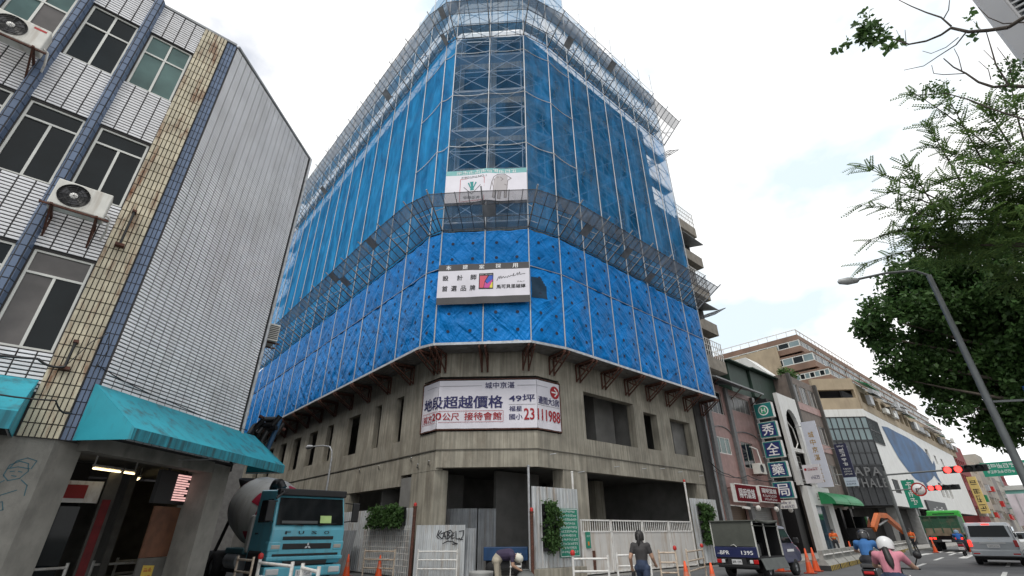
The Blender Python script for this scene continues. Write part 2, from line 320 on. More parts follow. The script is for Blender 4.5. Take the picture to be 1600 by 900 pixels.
# white tiles of the corner wall: nearest rows single, the rest one field
tiles(LB, 'wall_tile', C0 + V((0, 0, 4.15)) + V((CU[0], CU[1], 0)) * .02, CU, CN, CW - .16, ROOF - 4.15 - .02, .235, .076, .021, white_tile, cnt=300)
sp = MB()
for a, b in bays:
    for z0, z1 in ((13.10, 14.13), (9.84, 11.26), (6.60, 7.96), (B0 + .75, 4.6)):
        tiles(LB, 'tile', (a - .06, FY - .02, z0), U, NN, b - a + .12, z1 - z0, .235, .076, .021, white_tile, stuff=sp)
tag(sp.build('spandrel_tiles', white_tile, LB, fix=False), kind='stuff')
for a, b in bays:
    for z0, z1 in ((13.10, 14.13), (9.84, 11.26), (6.60, 7.96), (B0 + .75, 4.6)): sb = MB(); sb.box((a - .06, FY - .018, z0), (b + .06, FY - .001, z1)); sb.build('spandrel_bed', joint, LB)
# blue columns: three-sided shafts in tiles
cs = MB(); ct = MB(); me_t = None
for cx in (-2.025, -3.185, -4.35, -5.52):
    prof = [(-.115, 0), (-.06, -.14), (.06, -.14), (.115, 0)]
    cs.add([(cx + px, FY + py - .0, z) for z in (B0 + .75, ROOF + .1) for px, py in prof], [(0, 1, 5, 4), (1, 2, 6, 5), (2, 3, 7, 6), (4, 5, 6, 7)])
    for (ax, ay), (bx, by) in zip(prof, prof[1:]):
        L = math.hypot(bx - ax, by - ay); uu = ((bx - ax) / L, (by - ay) / L)
        if cx > -4: tiles(LB, 'column_tile', (cx + ax + uu[0] * .006, FY + ay + uu[1] * .006, B0 + .8), uu, (uu[1], -uu[0]), L - .012, ROOF - B0 - .72, .2, .232, .014, blue_tile, cnt=45 if cx > -3 else 0, stuff=ct, depth=.01)
        else: tiles(LB, 'column_tile', (cx + ax, FY + ay, B0 + .8), uu, (uu[1], -uu[0]), L, ROOF - B0 - .72, .2, .232, .014, blue_tile, stuff=ct, depth=.01)
cs.build('column_core', joint, LB); 
tiles(LB, 'corner_tile', (-.375, FY - .002, B0), U, NN, .235, ROOF - B0, .08, .232, .012, blue_tile, cnt=141, depth=.01)
tag(ct.build('column_tile_field', blue_tile, LB, fix=False), kind='stuff')
tiles(LB, 'ribbed_tile', (-.95, FY - .035, B0), U, NN, .56, ROOF - B0, .078, .24, .014, beige_tile, cnt=300, depth=.022)
bb = MB(); bb.box((-.955, FY - .034, B0), (-.385, FY - .001, ROOF - .001)); bb.build('ribbed_strip_bed', joint, LB)
# windows
def window(parent, o, u, n, w, h, transom=.0, split=.5, fr=alu, glass=glass_dark, glass2=None, inset=.06, bar=.045, name='window', gt=None):
    """framed window: frame mesh is the part, panes are sub-parts"""
    o = V(o); mb = MB(); u2_ = V((u[0], u[1], 0)); n2_ = V((n[0], n[1], 0)); o = o - n2_ * inset
    def bx(s0, z0, s1, z1, d0=-.02, d1=.03): mb.obox(o, u, n, (s0, d0, z0), (s1, d1, z1))
    bx(0, 0, bar, h); bx(w - bar, 0, w, h); bx(bar, 0, w - bar, bar); bx(bar, h - bar, w - bar, h)
    zt = h - transom if transom else h - bar
    if transom: bx(bar, zt - bar / 2, w - bar, zt + bar / 2)
    cells = []
    spl = split if isinstance(split, (list, tuple)) else [split]
    cuts = [0] + [w * q for q in spl if 0 < q < 1] + [w]
    for q in cuts[1:-1]: bx(q - bar / 2, bar, q + bar / 2, zt - (bar / 2 if transom else 0), -.015, .025)
    wn = mb.build(name, fr, parent)
    zt0 = zt - (bar / 2 if transom else 0)
    for i, (a, b) in enumerate(zip(cuts, cuts[1:])):
        p = MB(); p.obox(o, u, n, (a + bar * .6, -.01 + .012 * (i % 2), bar * .8), (b - bar * .4, -.004 + .012 * (i % 2), zt0)); p.build('pane', (glass2 if (glass2 and i % 2) else glass), wn)
    if transom:
        tc_ = [0, w] if gt != 'split' else cuts
        for a, b in zip(tc_, tc_[1:]):
            p = MB(); p.obox(o, u, n, (a + bar * .7, -.008, zt + bar / 2), (b - bar * .7, -.002, h - bar * .8)); p.build('pane', glass, wn)
        if gt == 'split':
            for q in cuts[1:-1]:
                p = MB(); p.obox(o, u, n, (q - bar / 2, -.015, zt + bar / 2), (q + bar / 2, .025, h - bar)); p.build('mullion', fr, wn)
    return wn
for bi, (a, b) in enumerate(bays):
    window(LB, (a, FY, rows[0][0]), U, NN, b - a, 1.8, .63, .5, glass=[glass_green, glass_dark, glass_green, glass_dark][bi], glass2=[glass_green, glass_dark, glass_brown, glass_dark][bi], gt='split')
    window(LB, (a, FY, rows[1][0]), U, NN, b - a, 1.82, .42, .5, glass=glass_dark)
    window(LB, (a, FY, rows[2][0]), U, NN, b - a, 1.94, .48, .5, glass=glass_dark if bi else glass_brown, glass2=glass_dark)
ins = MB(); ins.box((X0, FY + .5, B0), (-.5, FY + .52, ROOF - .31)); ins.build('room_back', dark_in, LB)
# downpipe at the far end of the corner wall
dp = MB(); q = C0 + V((CU[0], CU[1], 0)) * (CW - .07) + V((CN[0], CN[1], 0)) * .06
dp.tube(q + V((0, 0, 3.3)), q + V((0, 0, ROOF + .02)), .045, n=8)
for z in (4.6, 6.3, 8.0, 9.7, 11.4, 13.1): dp.tube(q + V((0, 0, z)), q + V((0, 0, z + .09)), .056, n=8)
dp.build('downpipe', steel, LB)
# ground floor: columns, beams, ceiling, shop front behind the arcade
plaster = M('plastered_pillar', (.235, .225, .20), .85, .2, 2.2, bump=.25, stain=(.12, .115, .105), stain_amt=.6, stscale=(2, 2, .8))
gf = MB()
pil = [(-1.15, FY), (-.42, FY), (-.02, FY + .40), (-.02, FY + .75), (-.55, FY + .75), (-1.15, FY + .55)]
gf.prism(pil, 2, 0, B0); gf.build('pillar', plaster, LB)
gp = MB(); gp.obox(C0, CU, CN, (CW - .75, -.7, 0), (CW - .08, .0, B0 + .1)); gp.build('pillar', plaster, LB)
gq = MB(); gq.box((-6.2, FY, 0), (-5.5, FY + .6, B0)); gq.build('pillar', plaster, LB)
gb = MB(); gb.obox(C0, CU, CN, (.25, -.35, B0 - .12), (CW - .76, -.01, B0 + .14)); gb.box((X0, FY + .01, B0 - .1), (-1.16, FY + .3, B0 - .001)); gb.build('arcade_beam', plaster, LB)
tiles(LB, 'soffit_tile', C0 + V((CU[0], CU[1], 0)) * .3 + V((0, 0, 3.30)), CU, CN, CW - .5, .70, .235, .076, .021, white_tile)
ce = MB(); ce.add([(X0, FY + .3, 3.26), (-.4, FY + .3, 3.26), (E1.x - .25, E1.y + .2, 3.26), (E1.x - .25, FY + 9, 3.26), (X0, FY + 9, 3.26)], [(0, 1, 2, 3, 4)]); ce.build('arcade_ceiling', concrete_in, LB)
shop = M('shop_wall', (.10, .095, .085), .8, .3, 3); 
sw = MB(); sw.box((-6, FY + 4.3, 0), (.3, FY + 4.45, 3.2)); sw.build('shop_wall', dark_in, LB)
sw = MB(); sw.box((1.15, FY + 4.6, 0), (1.3, FY + 9, 3.2)); sw.box((E1.x - .6, E1.y + .8, 0), (E1.x - .25, E1.y + 45.9, 3.2)); sw.box((-6, FY + 9, 0), (E1.x, FY + 9.1, 3.2)); sw.build('shop_wall', shop, LB)
dr = MB(); dr.box((-.45, FY + 3.9, 0), (.35, FY + 3.96, 2.2)); dr.build('shop_door', glass_dark, LB)
fa = MB(); fa.box((-.7, FY + 3.84, 2.28), (.62, FY + 3.98, 2.75)); fa.build('shop_fascia', white_paint, LB)
fr_ = MB(); fr_.box((-.25, FY + 3.80, 2.37), (.35, FY + 3.83, 2.66)); fr_.build('red_sign', M('sign_deep_red', (.28, .012, .012), .6, .15), LB)
co = MB(); co.box((.66, FY + 3.7, 0), (.92, FY + 4.2, 3.1)); co.build('inner_pillar', shop, LB)
co = MB(); co.box((.70, FY + 3.66, .75), (.86, FY + 3.69, 2.35)); co.build('red_couplet', M('couplet_red', (.16, .008, .01), .7, .3, 6), LB)
# things under the arcade
lamp_e = M('tube_light', (1, .80, .45), .5, 0, emit=3)
for i, (a, b, lab) in enumerate((((.30, 15.1, 2.98), (1.15, 15.9, 2.98), 'long lit fluorescent tube under the arcade ceiling'), ((1.36, 19.6, 2.98), (1.39, 17.2, 2.98), 'lit fluorescent tube deeper inside the arcade'))):
    L_ = thing('tube_lamp', lab, 'lamp', a); m_ = MB(); m_.tube(a, b, .022, n=8); m_.build('tube', lamp_e, L_); m_ = MB(); m_.bar(V(a) + V((0, 0, .06)), V(b) + V((0, 0, .06)), .09, .05); m_.bar(V(a) + V((0, 0, .08)), V(a) + V((0, 0, .29)), .03); m_.bar(V(b) + V((0, 0, .08)), V(b) + V((0, 0, .29)), .03); m_.build('housing', white_paint, L_)
c_ = C0 + V((CN[0], CN[1], 0)) * -.55
TV = thing('display_panel', 'black screen with pinkish picture hanging by the far arcade pillar', 'screen', c_ + V((CU[0] * 3.4, CU[1] * 3.4, 2.3)))
m_ = MB(); m_.obox(c_, CU, CN, (2.95, -.1, 2.26), (4.15, 0, 2.98)); m_.build('casing', black_m, TV)
m_ = MB(); [m_.obox(c_, CU, CN, (3.5, .002, 2.34 + .055 * k), (4.08 - .1 * ((k * 7) % 3), .01, 2.375 + .055 * k)) for k in range(11)]; m_.build('lit_screen', M('screen_light', (.8, .45, .42), .5, .6, 9, emit=.9), TV)
m_ = MB(); m_.obox(c_, CU, CN, (3.2, -.07, 2.985), (3.26, -.03, 3.26)); m_.obox(c_, CU, CN, (3.8, -.07, 2.985), (3.86, -.03, 3.26)); m_.build('bracket', black_m, TV)
m_ = MB(); m_.obox(c_, CU, CN, (3.1, -.06, 1.15), (3.95, -.02, 2.2)); BD = m_.build('notice_board', M('orange_board', (.12, .05, .025), .7, .3, 4), None); tag(BD, 'brown orange board below the hanging screen', 'board')
m_ = MB(); m_.obox(c_, CU, CN, (3.1, -.06, 0), (3.95, -.02, 1.14)); BD2 = m_.build('low_partition', shop, None); tag(BD2, 'dull low partition under the orange board in the arcade', 'partition')
fs_ = face(c_, CU, CN, -.012)
m_ = MB(); m_.add([fs_(3.25 + .02, .52), fs_(3.6, .5), fs_(3.62, .98), fs_(3.27, 1.0)], [(0, 1, 2, 3)]); YS = m_.build('sticker', M('yellow_sticker', (.55, .38, .06), .6), None); tag(YS, 'yellow poster with dark characters stuck on the low partition', 'poster')
for k in range(3): marks(2, red_ink, YS, face(c_, CU, CN, -.006), 3.31, .84 - .14 * k, .25, .1, .02)
# sketch on the pillar
sk = MB(); fm = face((-1.0, FY, 0), U, NN, .004)
for pts in ([(.12, 2.5), (.14, 2.66), (.24, 2.73), (.36, 2.70), (.40, 2.58), (.33, 2.46), (.2, 2.42), (.12, 2.5)], [(.13, 2.6), (.25, 2.64), (.40, 2.62)], [(.16, 2.62), (.2, 2.73), (.32, 2.79), (.45, 2.75), (.42, 2.62)], [(.18, 2.56), (.23, 2.57)], [(.28, 2.57), (.33, 2.56)], [(.22, 2.5), (.28, 2.49)],
            [(.16, 2.42), (.02, 2.3), (-.05, 2.1), (.06, 2.05), (.2, 2.2), (.36, 2.28)], [(.36, 2.44), (.46, 2.36), (.48, 2.2)], [(.0, 2.2), (.1, 2.3), (.12, 2.12)], [(.05, 2.04), (.25, 2.1), (.3, 1.98), (.1, 1.92)], [(.2, 1.85), (.0, 1.6), (-.1, 1.3)], [(.3, 1.85), (.15, 1.6), (.02, 1.3), (-.1, 1.28)]): stroke(sk, fm, pts, .014)
sk.build('pillar_sketch', M('teal_marker', (.05, .13, .16), .8), LB)
# awnings
def awning(name, lab, o, u, n, w, zt, zb, out, drop):
    A = thing(name, lab, 'awning', V(o) + V((0, 0, zb)))
    P = lambda s, t, z: V(o) + V((u[0], u[1], 0)) * s + V((n[0], n[1], 0)) * t + V((0, 0, z))
    e = .015; m = MB(); k = 18
    for i in range(k):
        a, b = w * i / k, w * (i + 1) / k; f = lambda s: .012 * math.sin(s * 9) * out
        m.add([P(a, .02, zt), P(b, .02, zt), P(b, out * .5, (zt + zb + drop) / 2 - .03 + f(b)), P(a, out * .5, (zt + zb + drop) / 2 - .03 + f(a)), P(b, out, zb + drop), P(a, out, zb + drop)], [(0, 1, 2, 3), (3, 2, 4, 5)], 0, True)
        m.add([P(a, .02, zt - e), P(b, .02, zt - e), P(b, out - e, zb + drop - e), P(a, out - e, zb + drop - e)], [(3, 2, 1, 0)])
    m.build('canopy', teal_canvas, A)
    m = MB()
    for i in range(k): a, b = w * i / k, w * (i + 1) / k; m.add([P(a, out, zb + drop), P(b, out, zb + drop), P(b, out - .01, zb), P(a, out - .01, zb), P(a, out - .03, zb + drop), P(b, out - .03, zb + drop), P(b, out - .03, zb), P(a, out - .03, zb)], [(0, 1, 2, 3), (4, 7, 6, 5), (3, 2, 6, 7)])
    m.build('valance', teal_dirty, A)
    for s, d in ((0, .012), (w, -.012)):
        m = MB(); pr = [(.02, zt), (out, zb + drop), (out, zb), (.02, zb)]; m.add([P(s, t, z) for t, z in pr] + [P(s + d, t, z) for t, z in pr], [(0, 1, 2, 3), (7, 6, 5, 4), (0, 3, 7, 4), (3, 2, 6, 7)]); m.build('end_panel', teal_canvas, A)
    m = MB(); [m.tube(P(s, .03, zb + .02), P(s, out - .04, zb + .02), .014) for s in (.05, w / 2, w - .05)]; m.tube(P(.02, out - .04, zb + .03), P(w - .02, out - .04, zb + .03), .014); m.build('frame', steel, A)
    return A
awning('corner_awning', 'long teal canvas awning streaked with dirt on the white tiled corner wall', C0 + V((CU[0] * -.12, CU[1] * -.12, 0)), CU, CN, CW + .75, 4.16, 3.12, 1.12, .2)
awning('shop_awning', 'short teal canvas awning beside the rust-stained beige strip', (-5.4, FY, 0), U, NN, 4.42, 4.1, 3.1, .95, .28)
# air conditioners on brackets
def ac_unit(lab, o, w=.86, h=.58, d=.30, logo=False):
    x, y, z = o; A = thing('air_conditioner', lab, 'air conditioner', (x, y, z))
    m = MB(); m.box((x, y, z), (x + w, y + d, z + h)); ob = m.build('casing', ac_white, A); bv = ob.modifiers.new('b', 'BEVEL'); bv.width = .02; bv.segments = 2
    cx, cz, r = x + w * .36, z + h * .5, h * .43
    m = MB(); m.lathe((cx, y - .004, cz), (0, 1, 0), [(0, r), (.003, r), (.003, .001)], 28); m.build('fan_opening', black_m, A)
    m = MB(); [m.tube((cx + rr * math.cos(t), y - .012, cz + rr * math.sin(t)), (cx + rr * math.cos(t + .262), y - .012, cz + rr * math.sin(t + .262)), .004, n=4) for rr in (r, r * .8, r * .6, r * .4) for t in np.arange(0, 6.28, .262)]; [m.tube((cx, y - .014, cz), (cx + r * math.cos(t), y - .014, cz + r * math.sin(t)), .004, n=4) for t in np.arange(0, 6.28, .785)]; m.build('fan_grille', black_m, A)
    m = MB(); [m.add([(cx, y - .006, cz), (cx + r * .85 * math.cos(t), y - .006, cz + r * .85 * math.sin(t)), (cx + r * .85 * math.cos(t + .9), y - .007, cz + r * .85 * math.sin(t + .9))], [(0, 1, 2)]) for t in (0.3, 2.4, 4.5)]; m.build('fan_blade', M('fan_dark', (.03, .03, .035), .5), A)
    m = MB(); m.lathe((cx, y - .016, cz), (0, 1, 0), [(0, .001), (0, .06), (.01, .065)], 16); m.build('hub', white_paint, A)
    if logo: m = MB(); m.box((x + w * .70, y - .003, z + h * .80), (x + w * .93, y - .001, z + h * .89)); m.build('badge', red_m, A)
    m = MB()
    for s in (x + .08, x + w - .1):
        m.bar((s, y - .05, z - .025), (s, FY, z - .025), .04); m.bar((s, y + .0, z - .05), (s, FY - .02, z - .42), .03); m.bar((s, FY - .02, z - .45), (s, FY - .02, z), .035)
    m.bar((x - .1, y + .02, z - .022), (x + w + .1, y + .02, z - .022), .035); m.build('bracket', rust, A)
    m = MB(); m.path([(x + w, y + .12, z + .15), (x + w + .08, y + .15, z + .12), (x + w + .1, y + .3, z - .1), (x + w + .05, FY - .02, z - .2)], .022); m.build('hose', white_paint, A)
ac_unit('white outdoor unit with big dark fan under the second-floor window beside the beige strip', (-1.96, 11.28, 7.28))
ac_unit('white outdoor unit with red badge under the top-floor window', (-4.05, 11.3, 10.62), logo=True)
AF = thing('air_conditioner', 'small louvred unit sticking out past the far edge of the white tiled wall', 'air conditioner', (3.3, 15.5, 7.0))
m = MB(); m.box((3.24, 15.52, 7.05), (3.62, 16.3, 7.6)); m.build('casing', ac_white, AF); m = MB(); [m.box((3.26, 15.505, 7.1 + .06 * k), (3.6, 15.518, 7.125 + .06 * k)) for k in range(8)]; m.build('louvre', black_m, AF); [MB().bar((3.2, y_, 7.03), (3.75, y_, 7.03), .04).build('bracket', rust, AF) for y_ in (15.7, 16.2)]
for z0, z1, lab in ((7.02, 7.9, 'long rusty pipe bracket on the beige strip beside the outdoor unit'), (4.32, 4.86, 'short rusty pipe bracket on the beige strip just above the awning')):
    B = thing('pipe_bracket', lab, 'bracket', (-.72, 11.8, z0)); m = MB(); m.tube((-.72, 11.74, z0 + .05), (-.72, 11.74, z1), .024); m.build('pipe', black_m, B); MB().box((-.80, 11.72, z0), (-.64, 11.855, z0 + .06)).build('clamp', rust, B); MB().box((-.76, 11.70, z1 - .02), (-.68, 11.855, z1 + .03)).build('clamp', rust, B)
def cable(lab, pts, r=.012, sag=.0, mat=None):
    P = []; pts = [V(p) for p in pts]
    for a, b in zip(pts, pts[1:]):
        for k in range(10): t = k / 10; P.append(a.lerp(b, t) - V((0, 0, sag * 4 * t * (1 - t))))
    P.append(pts[-1]); m = MB(); m.path(P, r, 5); return tag(m.build('cable', mat or black_m, None), lab, 'cable')
cable('black cable bundle along the facade below the first-floor windows', [(-5.5, 11.66, 4.55), (-3.2, 11.66, 4.38), (-1.1, 11.68, 4.42), (-.72, 11.70, 4.36)], .022, .06)
cable('thin black cable looping over the beige strip above the awning', [(-.72, 11.72, 4.36), (-.5, 11.7, 4.9), (-.3, 11.7, 5.15), (-.22, 11.72, 4.8), (-.3, 11.74, 4.35)], .008, 0)
cable('black cable sagging in front of the teal corner awning', [(-2.2, 10.9, 3.75), (-.6, 11.0, 3.62), (-.35, 11.3, 3.5)], .014, .08)
cable('thin black cable running along the tiled wall over the corner awning', [(-.3, 11.75, 4.5), (1.2, 13.05, 4.25), (3.3, 15.1, 4.2)], .011, .05)
# ================= ground, road, pavements ================================
def sheet(name, poly, z, mat, kind='structure'):
    m = MB(); m.add([(x, y, z) for x, y in poly], [tuple(range(len(poly)))]); return tag(m.build(name, mat), kind=kind)
sheet('ground', [(-600, -600), (1500, -600), (1500, 900), (-600, 900)], -.016, M('ground_dirt', (.16, .155, .145), .9, .2, .3))
asphalt = M('asphalt', (.105, .107, .11), .85, .22, .6, bump=.3, bscale=60, stain=(.07, .07, .07), stain_amt=.5, stscale=(.4, .4, .4))
KX = lambda x: .088 * x - 2.2
sheet('road', [(-120, KX(-120)), (400, KX(400)), (400, 46), (60, 15.3), (-120, 11.0)], -.008, asphalt)
sheet('alley', [(3.4, 12), (11.6, 12), (11.6, 90), (3.4, 90)], -.004, M('alley_asphalt', (.085, .085, .085), .9, .2, .8))
m = MB(); m.hexa([(-120, KX(-120) - 6, -.01), (400, KX(400) - 6, -.01), (400, KX(400), -.01), (-120, KX(-120), -.01), (-120, KX(-120) - 6, .13), (400, KX(400) - 6, .13), (400, KX(400), .13), (-120, KX(-120), .13)]); tag(m.build('pavement', pave_m), kind='structure')
m = MB(); m.box((29.7, 12.4, -.01), (130, 16, .12)); tag(m.build('pavement', pave_m), kind='structure')
mark = M('road_paint', (.62, .62, .60), .8, .2, 6, stain=(.2, .2, .2), stain_amt=.6, stscale=(3, 3, 3))
def dash(p, q, w): 
    p, q = V(p), V(q); n = (q - p).normalized().cross(V((0, 0, 1))) * w / 2; m = MB(); m.add([p + n, q + n, q - n, p - n], [(0, 1, 2, 3)]); return tag(m.build('lane_marking', mark), kind='structure')
for k in range(-2, 16):
    x = 31.8 + k * 8.9; dash((x, .0862 * x + 4.46, -.002), (x + 4.6, .0862 * (x + 4.6) + 4.46, -.002), .18)
for k in range(-1, 12):
    x = 36 + k * 8.9; dash((x, .0862 * x + 1.15, -.002), (x + 4.4, .0862 * (x + 4.4) + 1.15, -.002), .16)
dash((47.2, 10.25, -.001), (52.2, 10.35, -.001), .5); dash((44.5, 7.25, -.001), (51.3, 7.75, -.001), .45)
for k in range(6): dash((54.5, 6.6 + k * .75, -.001), (57.5, 6.85 + k * .75, -.001), .4)
# ================= building under construction ============================
CB = thing('concrete_building', 'raw concrete corner building under construction wrapped in blue sheeting', 'building', (13.6, 17.3, 0))
AX, RY = 11.93, 15.76; K1 = V((AX, 18.9, 0)); K2 = V((15.3, RY, 0)); RE = 29.6; LE = 52.
cu = (K2 - K1); CL = cu.length; cu = cu / CL; ccu = (cu.x, cu.y); ccn = (cu.y, -cu.x)     # chamfer frame
if ccn[0] + ccn[1] > 0: ccn = (-ccn[0], -ccn[1])
LU, LN = (0, -1), (-1, 0)     # left face, running towards the corner
RU, RN = (1, 0), (0, -1)
m = MB()
Z2, Z3 = 4.95, 9.3
def lf(y0, y1, z0, z1): return (LE - y1, LE - y0, z0, z1)
def rfh(x0, x1, z0, z1): return (x0 - K2.x, x1 - K2.x, z0, z1)
# second storey walls
lh = [lf(22.3, 23.1, .78, 3.1), lf(24.75, 25.5, .78, 3.1), lf(27.5, 29.2, .78, 3.05), lf(31.4, 32.5, .78, 3.05)] + [lf(y, y + 1.6, .8, 3.05) for y in (34.2, 37.4, 40.6, 43.8, 47)]
holewall(m, (AX, LE, Z2), LU, LN, LE - 20.35, Z3 - Z2, lh, .3)
holewall(m, (16.85, RY, Z2), RU, RN, RE - 16.85, Z3 - Z2, [(18.65 - 16.85, 22.93 - 16.85, .75, 3.15), (23.85 - 16.85, 25.2 - 16.85, .8, 2.85), (26.6 - 16.85, 28.9 - 16.85, .78, 2.85)], .45)
# the wrap-round corner window stays open: walls above and below
for z0, z1, t in ((Z2, 5.72, .35), (8.28, Z3, .35)):
    holewall(m, (AX, 20.35, z0), LU, LN, 20.35 - K1.y, z1 - z0, [], t); holewall(m, K1 + V((0, 0, z0)), ccu, ccn, CL, z1 - z0, [], t); holewall(m, (K2.x, RY, z0), RU, RN, 16.85 - K2.x, z1 - z0, [], t)
W2 = m.build('storey_wall', concrete, CB)
# band between ground floor and second storey, set back 2 cm
m = MB(); zb = 4.18; bk = .03
holewall(m, (AX + bk, LE, 3.6), LU, LN, LE - 21.9, Z2 - 3.6, [], .4); holewall(m, (AX + bk, 21.9, zb - .1), LU, LN, 21.9 - K1.y, Z2 - zb + .1, [], .4)
holewall(m, K1 + V((ccn[0] * -bk, ccn[1] * -bk, zb)), ccu, ccn, CL, Z2 - zb, [], .4); holewall(m, (K2.x, RY + bk, zb), RU, RN, RE - K2.x, Z2 - zb, [], .4)
m.build('edge_beam', concrete, CB)
# ground floor columns and walls
for nm, a, b in (('column', (AX + .04, 18.95, 0), (12.7, 20.9, 4.1)), ('column', (16.9, RY + .06, 0), (18.55, 16.5, 4.18)), ('column', (28.6, RY + .06, 0), (RE, 16.6, 4.18)), ('column', (AX + .06, 27.6, 0), (12.6, 28.4, 3.62)), ('column', (AX + .06, 34, 0), (12.6, 34.8, 3.62)), ('column', (AX + .06, 41, 0), (12.6, 41.8, 3.62)), ('column', (24.1, 20, 0), (24.9, 20.8, 4.4)), ('column', (19, 22, 0), (19.8, 22.8, 4.4))):
    m = MB(); m.box(a, b); m.build(nm, concrete, CB)
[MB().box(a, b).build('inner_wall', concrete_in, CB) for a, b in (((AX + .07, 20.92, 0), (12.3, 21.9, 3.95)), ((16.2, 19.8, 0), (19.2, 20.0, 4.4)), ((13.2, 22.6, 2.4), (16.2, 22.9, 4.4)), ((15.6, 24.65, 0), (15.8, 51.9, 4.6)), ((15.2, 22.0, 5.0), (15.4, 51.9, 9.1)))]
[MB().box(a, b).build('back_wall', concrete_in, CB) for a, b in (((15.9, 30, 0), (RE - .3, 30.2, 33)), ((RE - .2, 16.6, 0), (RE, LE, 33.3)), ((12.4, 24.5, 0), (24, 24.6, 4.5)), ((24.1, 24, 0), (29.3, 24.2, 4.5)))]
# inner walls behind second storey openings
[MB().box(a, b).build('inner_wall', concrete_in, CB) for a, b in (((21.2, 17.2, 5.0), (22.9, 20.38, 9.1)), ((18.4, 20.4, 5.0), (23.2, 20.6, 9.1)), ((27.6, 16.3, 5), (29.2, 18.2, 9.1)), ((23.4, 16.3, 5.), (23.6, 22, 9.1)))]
# floor slabs
FL = [Z2 - .25, Z3 - .2] + [10.4 + 3.4 * k + .25 for k in range(1, 7)] + [33.7]
for z in FL:
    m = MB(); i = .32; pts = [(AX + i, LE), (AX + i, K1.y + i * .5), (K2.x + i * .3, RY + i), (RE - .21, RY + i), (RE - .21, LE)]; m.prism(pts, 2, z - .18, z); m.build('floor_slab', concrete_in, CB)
# upper storeys behind the netting
for k in range(0, 7):
    zb0 = 10.4 + 3.4 * k - (1.1 if k == 0 else .45); zt0 = 10.4 + 3.4 * (k + 1) - .45; h = zt0 - zb0; m = MB(); zz0, zz1 = h * .34, h - .05
    holewall(m, (AX, LE, zb0), LU, LN, LE - K1.y, h - .002, [(s, s + 2.3, zz0, zz1) for s in np.arange(.8, LE - K1.y - 3, 3.5)], .3)
    holewall(m, K1 + V((0, 0, zb0)), ccu, ccn, CL, h - .002, [(.25, CL / 2 - .18, zz0, zz1), (CL / 2 + .18, CL - .25, zz0, zz1)], .3)
    holewall(m, (K2.x, RY, zb0), RU, RN, RE - K2.x, h - .002, [(s, s + 2.1, zz0, zz1) for s in np.arange(.7, RE - K2.x - 2.4, 3.1)], .3)
    m.build('storey_wall', concrete, CB)
for a, b in (((15.6, 19.2, 9.3), (27.5, 46, 33.7)), ((12.3, 51.7, 0), (29.3, 51.95, 33.7))): MB().box(a, b).build('core_wall', concrete_in, CB)
# steel rods, spikes and fittings left in the concrete
rod = MB()
for x, y in ((860, 710), (905, 738), (960, 730), (1003, 733), (1032, 733), (1060, 738), (1093, 744)):
    p = onY(x, y, RY); rod.tube(p + V((0, .06, 0)), p + V((.25, -.12, .05)), .018)
for x, y in ((667, 725), (650, 730), (590, 732), (560, 737), (640, 720)):
    p = onX(x, y, AX); rod.tube(p + V((.05, 0, 0)), p + V((-.12, -.35, .1)), .02)
rod.build('steel_stub', steel, CB)
# crack-like construction joint lip
m = MB(); m.obox(K1 + V((0, 0, Z2 - .012)), ccu, ccn, (-.01, -.02, -.02), (CL + .01, .012, .02)); m.box((AX - .012, K1.y + .01, Z2 - .035), (AX + .04, LE, Z2 + .006)); m.box((K2.x + .01, RY - .012, Z2 - .035), (RE, RY + .04, Z2 + .006)); m.build('joint_lip', M('dark_concrete', (.13, .12, .10), .9, .3), CB)
# ================= scaffold ===============================================
SF = thing('scaffold', 'tall steel scaffold hung with blue tarpaulin and netting around the concrete building', 'scaffold', (12.6, 16.6, 9.4))
pole_m = M('scaffold_pole', (.46, .48, .50), .45, .2, 5, metal=.3); brace_m = M('scaffold_brace', (.55, .58, .62), .5, .2, metal=.2)
ZB, ZT, ZF1, ZN, ZTOP = 9.55, 15.9, 15.9, 32.6, 41.0
NB_L = 13
path = [V((10.8, 19.1 + 2.47 * k, 0)) for k in range(NB_L, -1, -1)] + [V((11.05, 18.25, 0)), V((12.68, 16.62, 0)), V((14.3, 15.0, 0))] + [V((16.2 + 2.07 * k, 14.6, 0)) for k in range(8)]
iC = NB_L + 1      # index of first chamfer pole
def outn(i):
    a, b = path[i], path[i + 1]; d = (b - a).normalized(); n = V((d.y, -d.x, 0)); return n if n.dot(V((-1, -1, 0))) > 0 else -n
bay_n = [outn(i) for i in range(len(path) - 1)]
nb = len(path) - 1
tube1 = {}
def unit_tube(r, mat, key):
    if key not in tube1:
        t = MB(); t.tube((0, 0, 0), (0, 0, 1), r, n=6, cap=False); me = bpy.data.meshes.new(key); me.from_pydata(t.v, [], t.f); me.polygons.foreach_set('use_smooth', [True] * len(t.f)); me.materials.append(mat); tube1[key] = me
    return tube1[key]
def rodi(name, p, q, r, mat, parent, key):
    p, q = V(p), V(q); d = q - p; o = inst(name, unit_tube(r, mat, key), parent, p, d.to_track_quat('Z', 'Y').to_euler(), (1, 1, d.length)); return o
PN = [(bay_n[max(0, i - 1)] + bay_n[min(nb - 1, i)]).normalized() for i in range(len(path))]
for i, p in enumerate(path):
    zt = ZTOP - (.8 if i % 3 else 0) + random.uniform(-.25, .25)
    rodi('standard', p + PN[i] * .03 + V((0, 0, ZB)), p + PN[i] * .03 + V((0, 0, zt)), .036, pole_m, SF, 'pole')
    q = p - PN[i] * .85; rodi('inner_standard', q + V((0, 0, ZB)), q + V((0, 0, zt - 1.)), .032, pole_m, SF, 'poleb')
LIFT = 1.72; nl = int((ZTOP - .6 - ZB) / LIFT); led = MB(); br = MB(); cl = cbc = 0
order = sorted(range(nb), key=lambda i: abs(i - iC - .5))
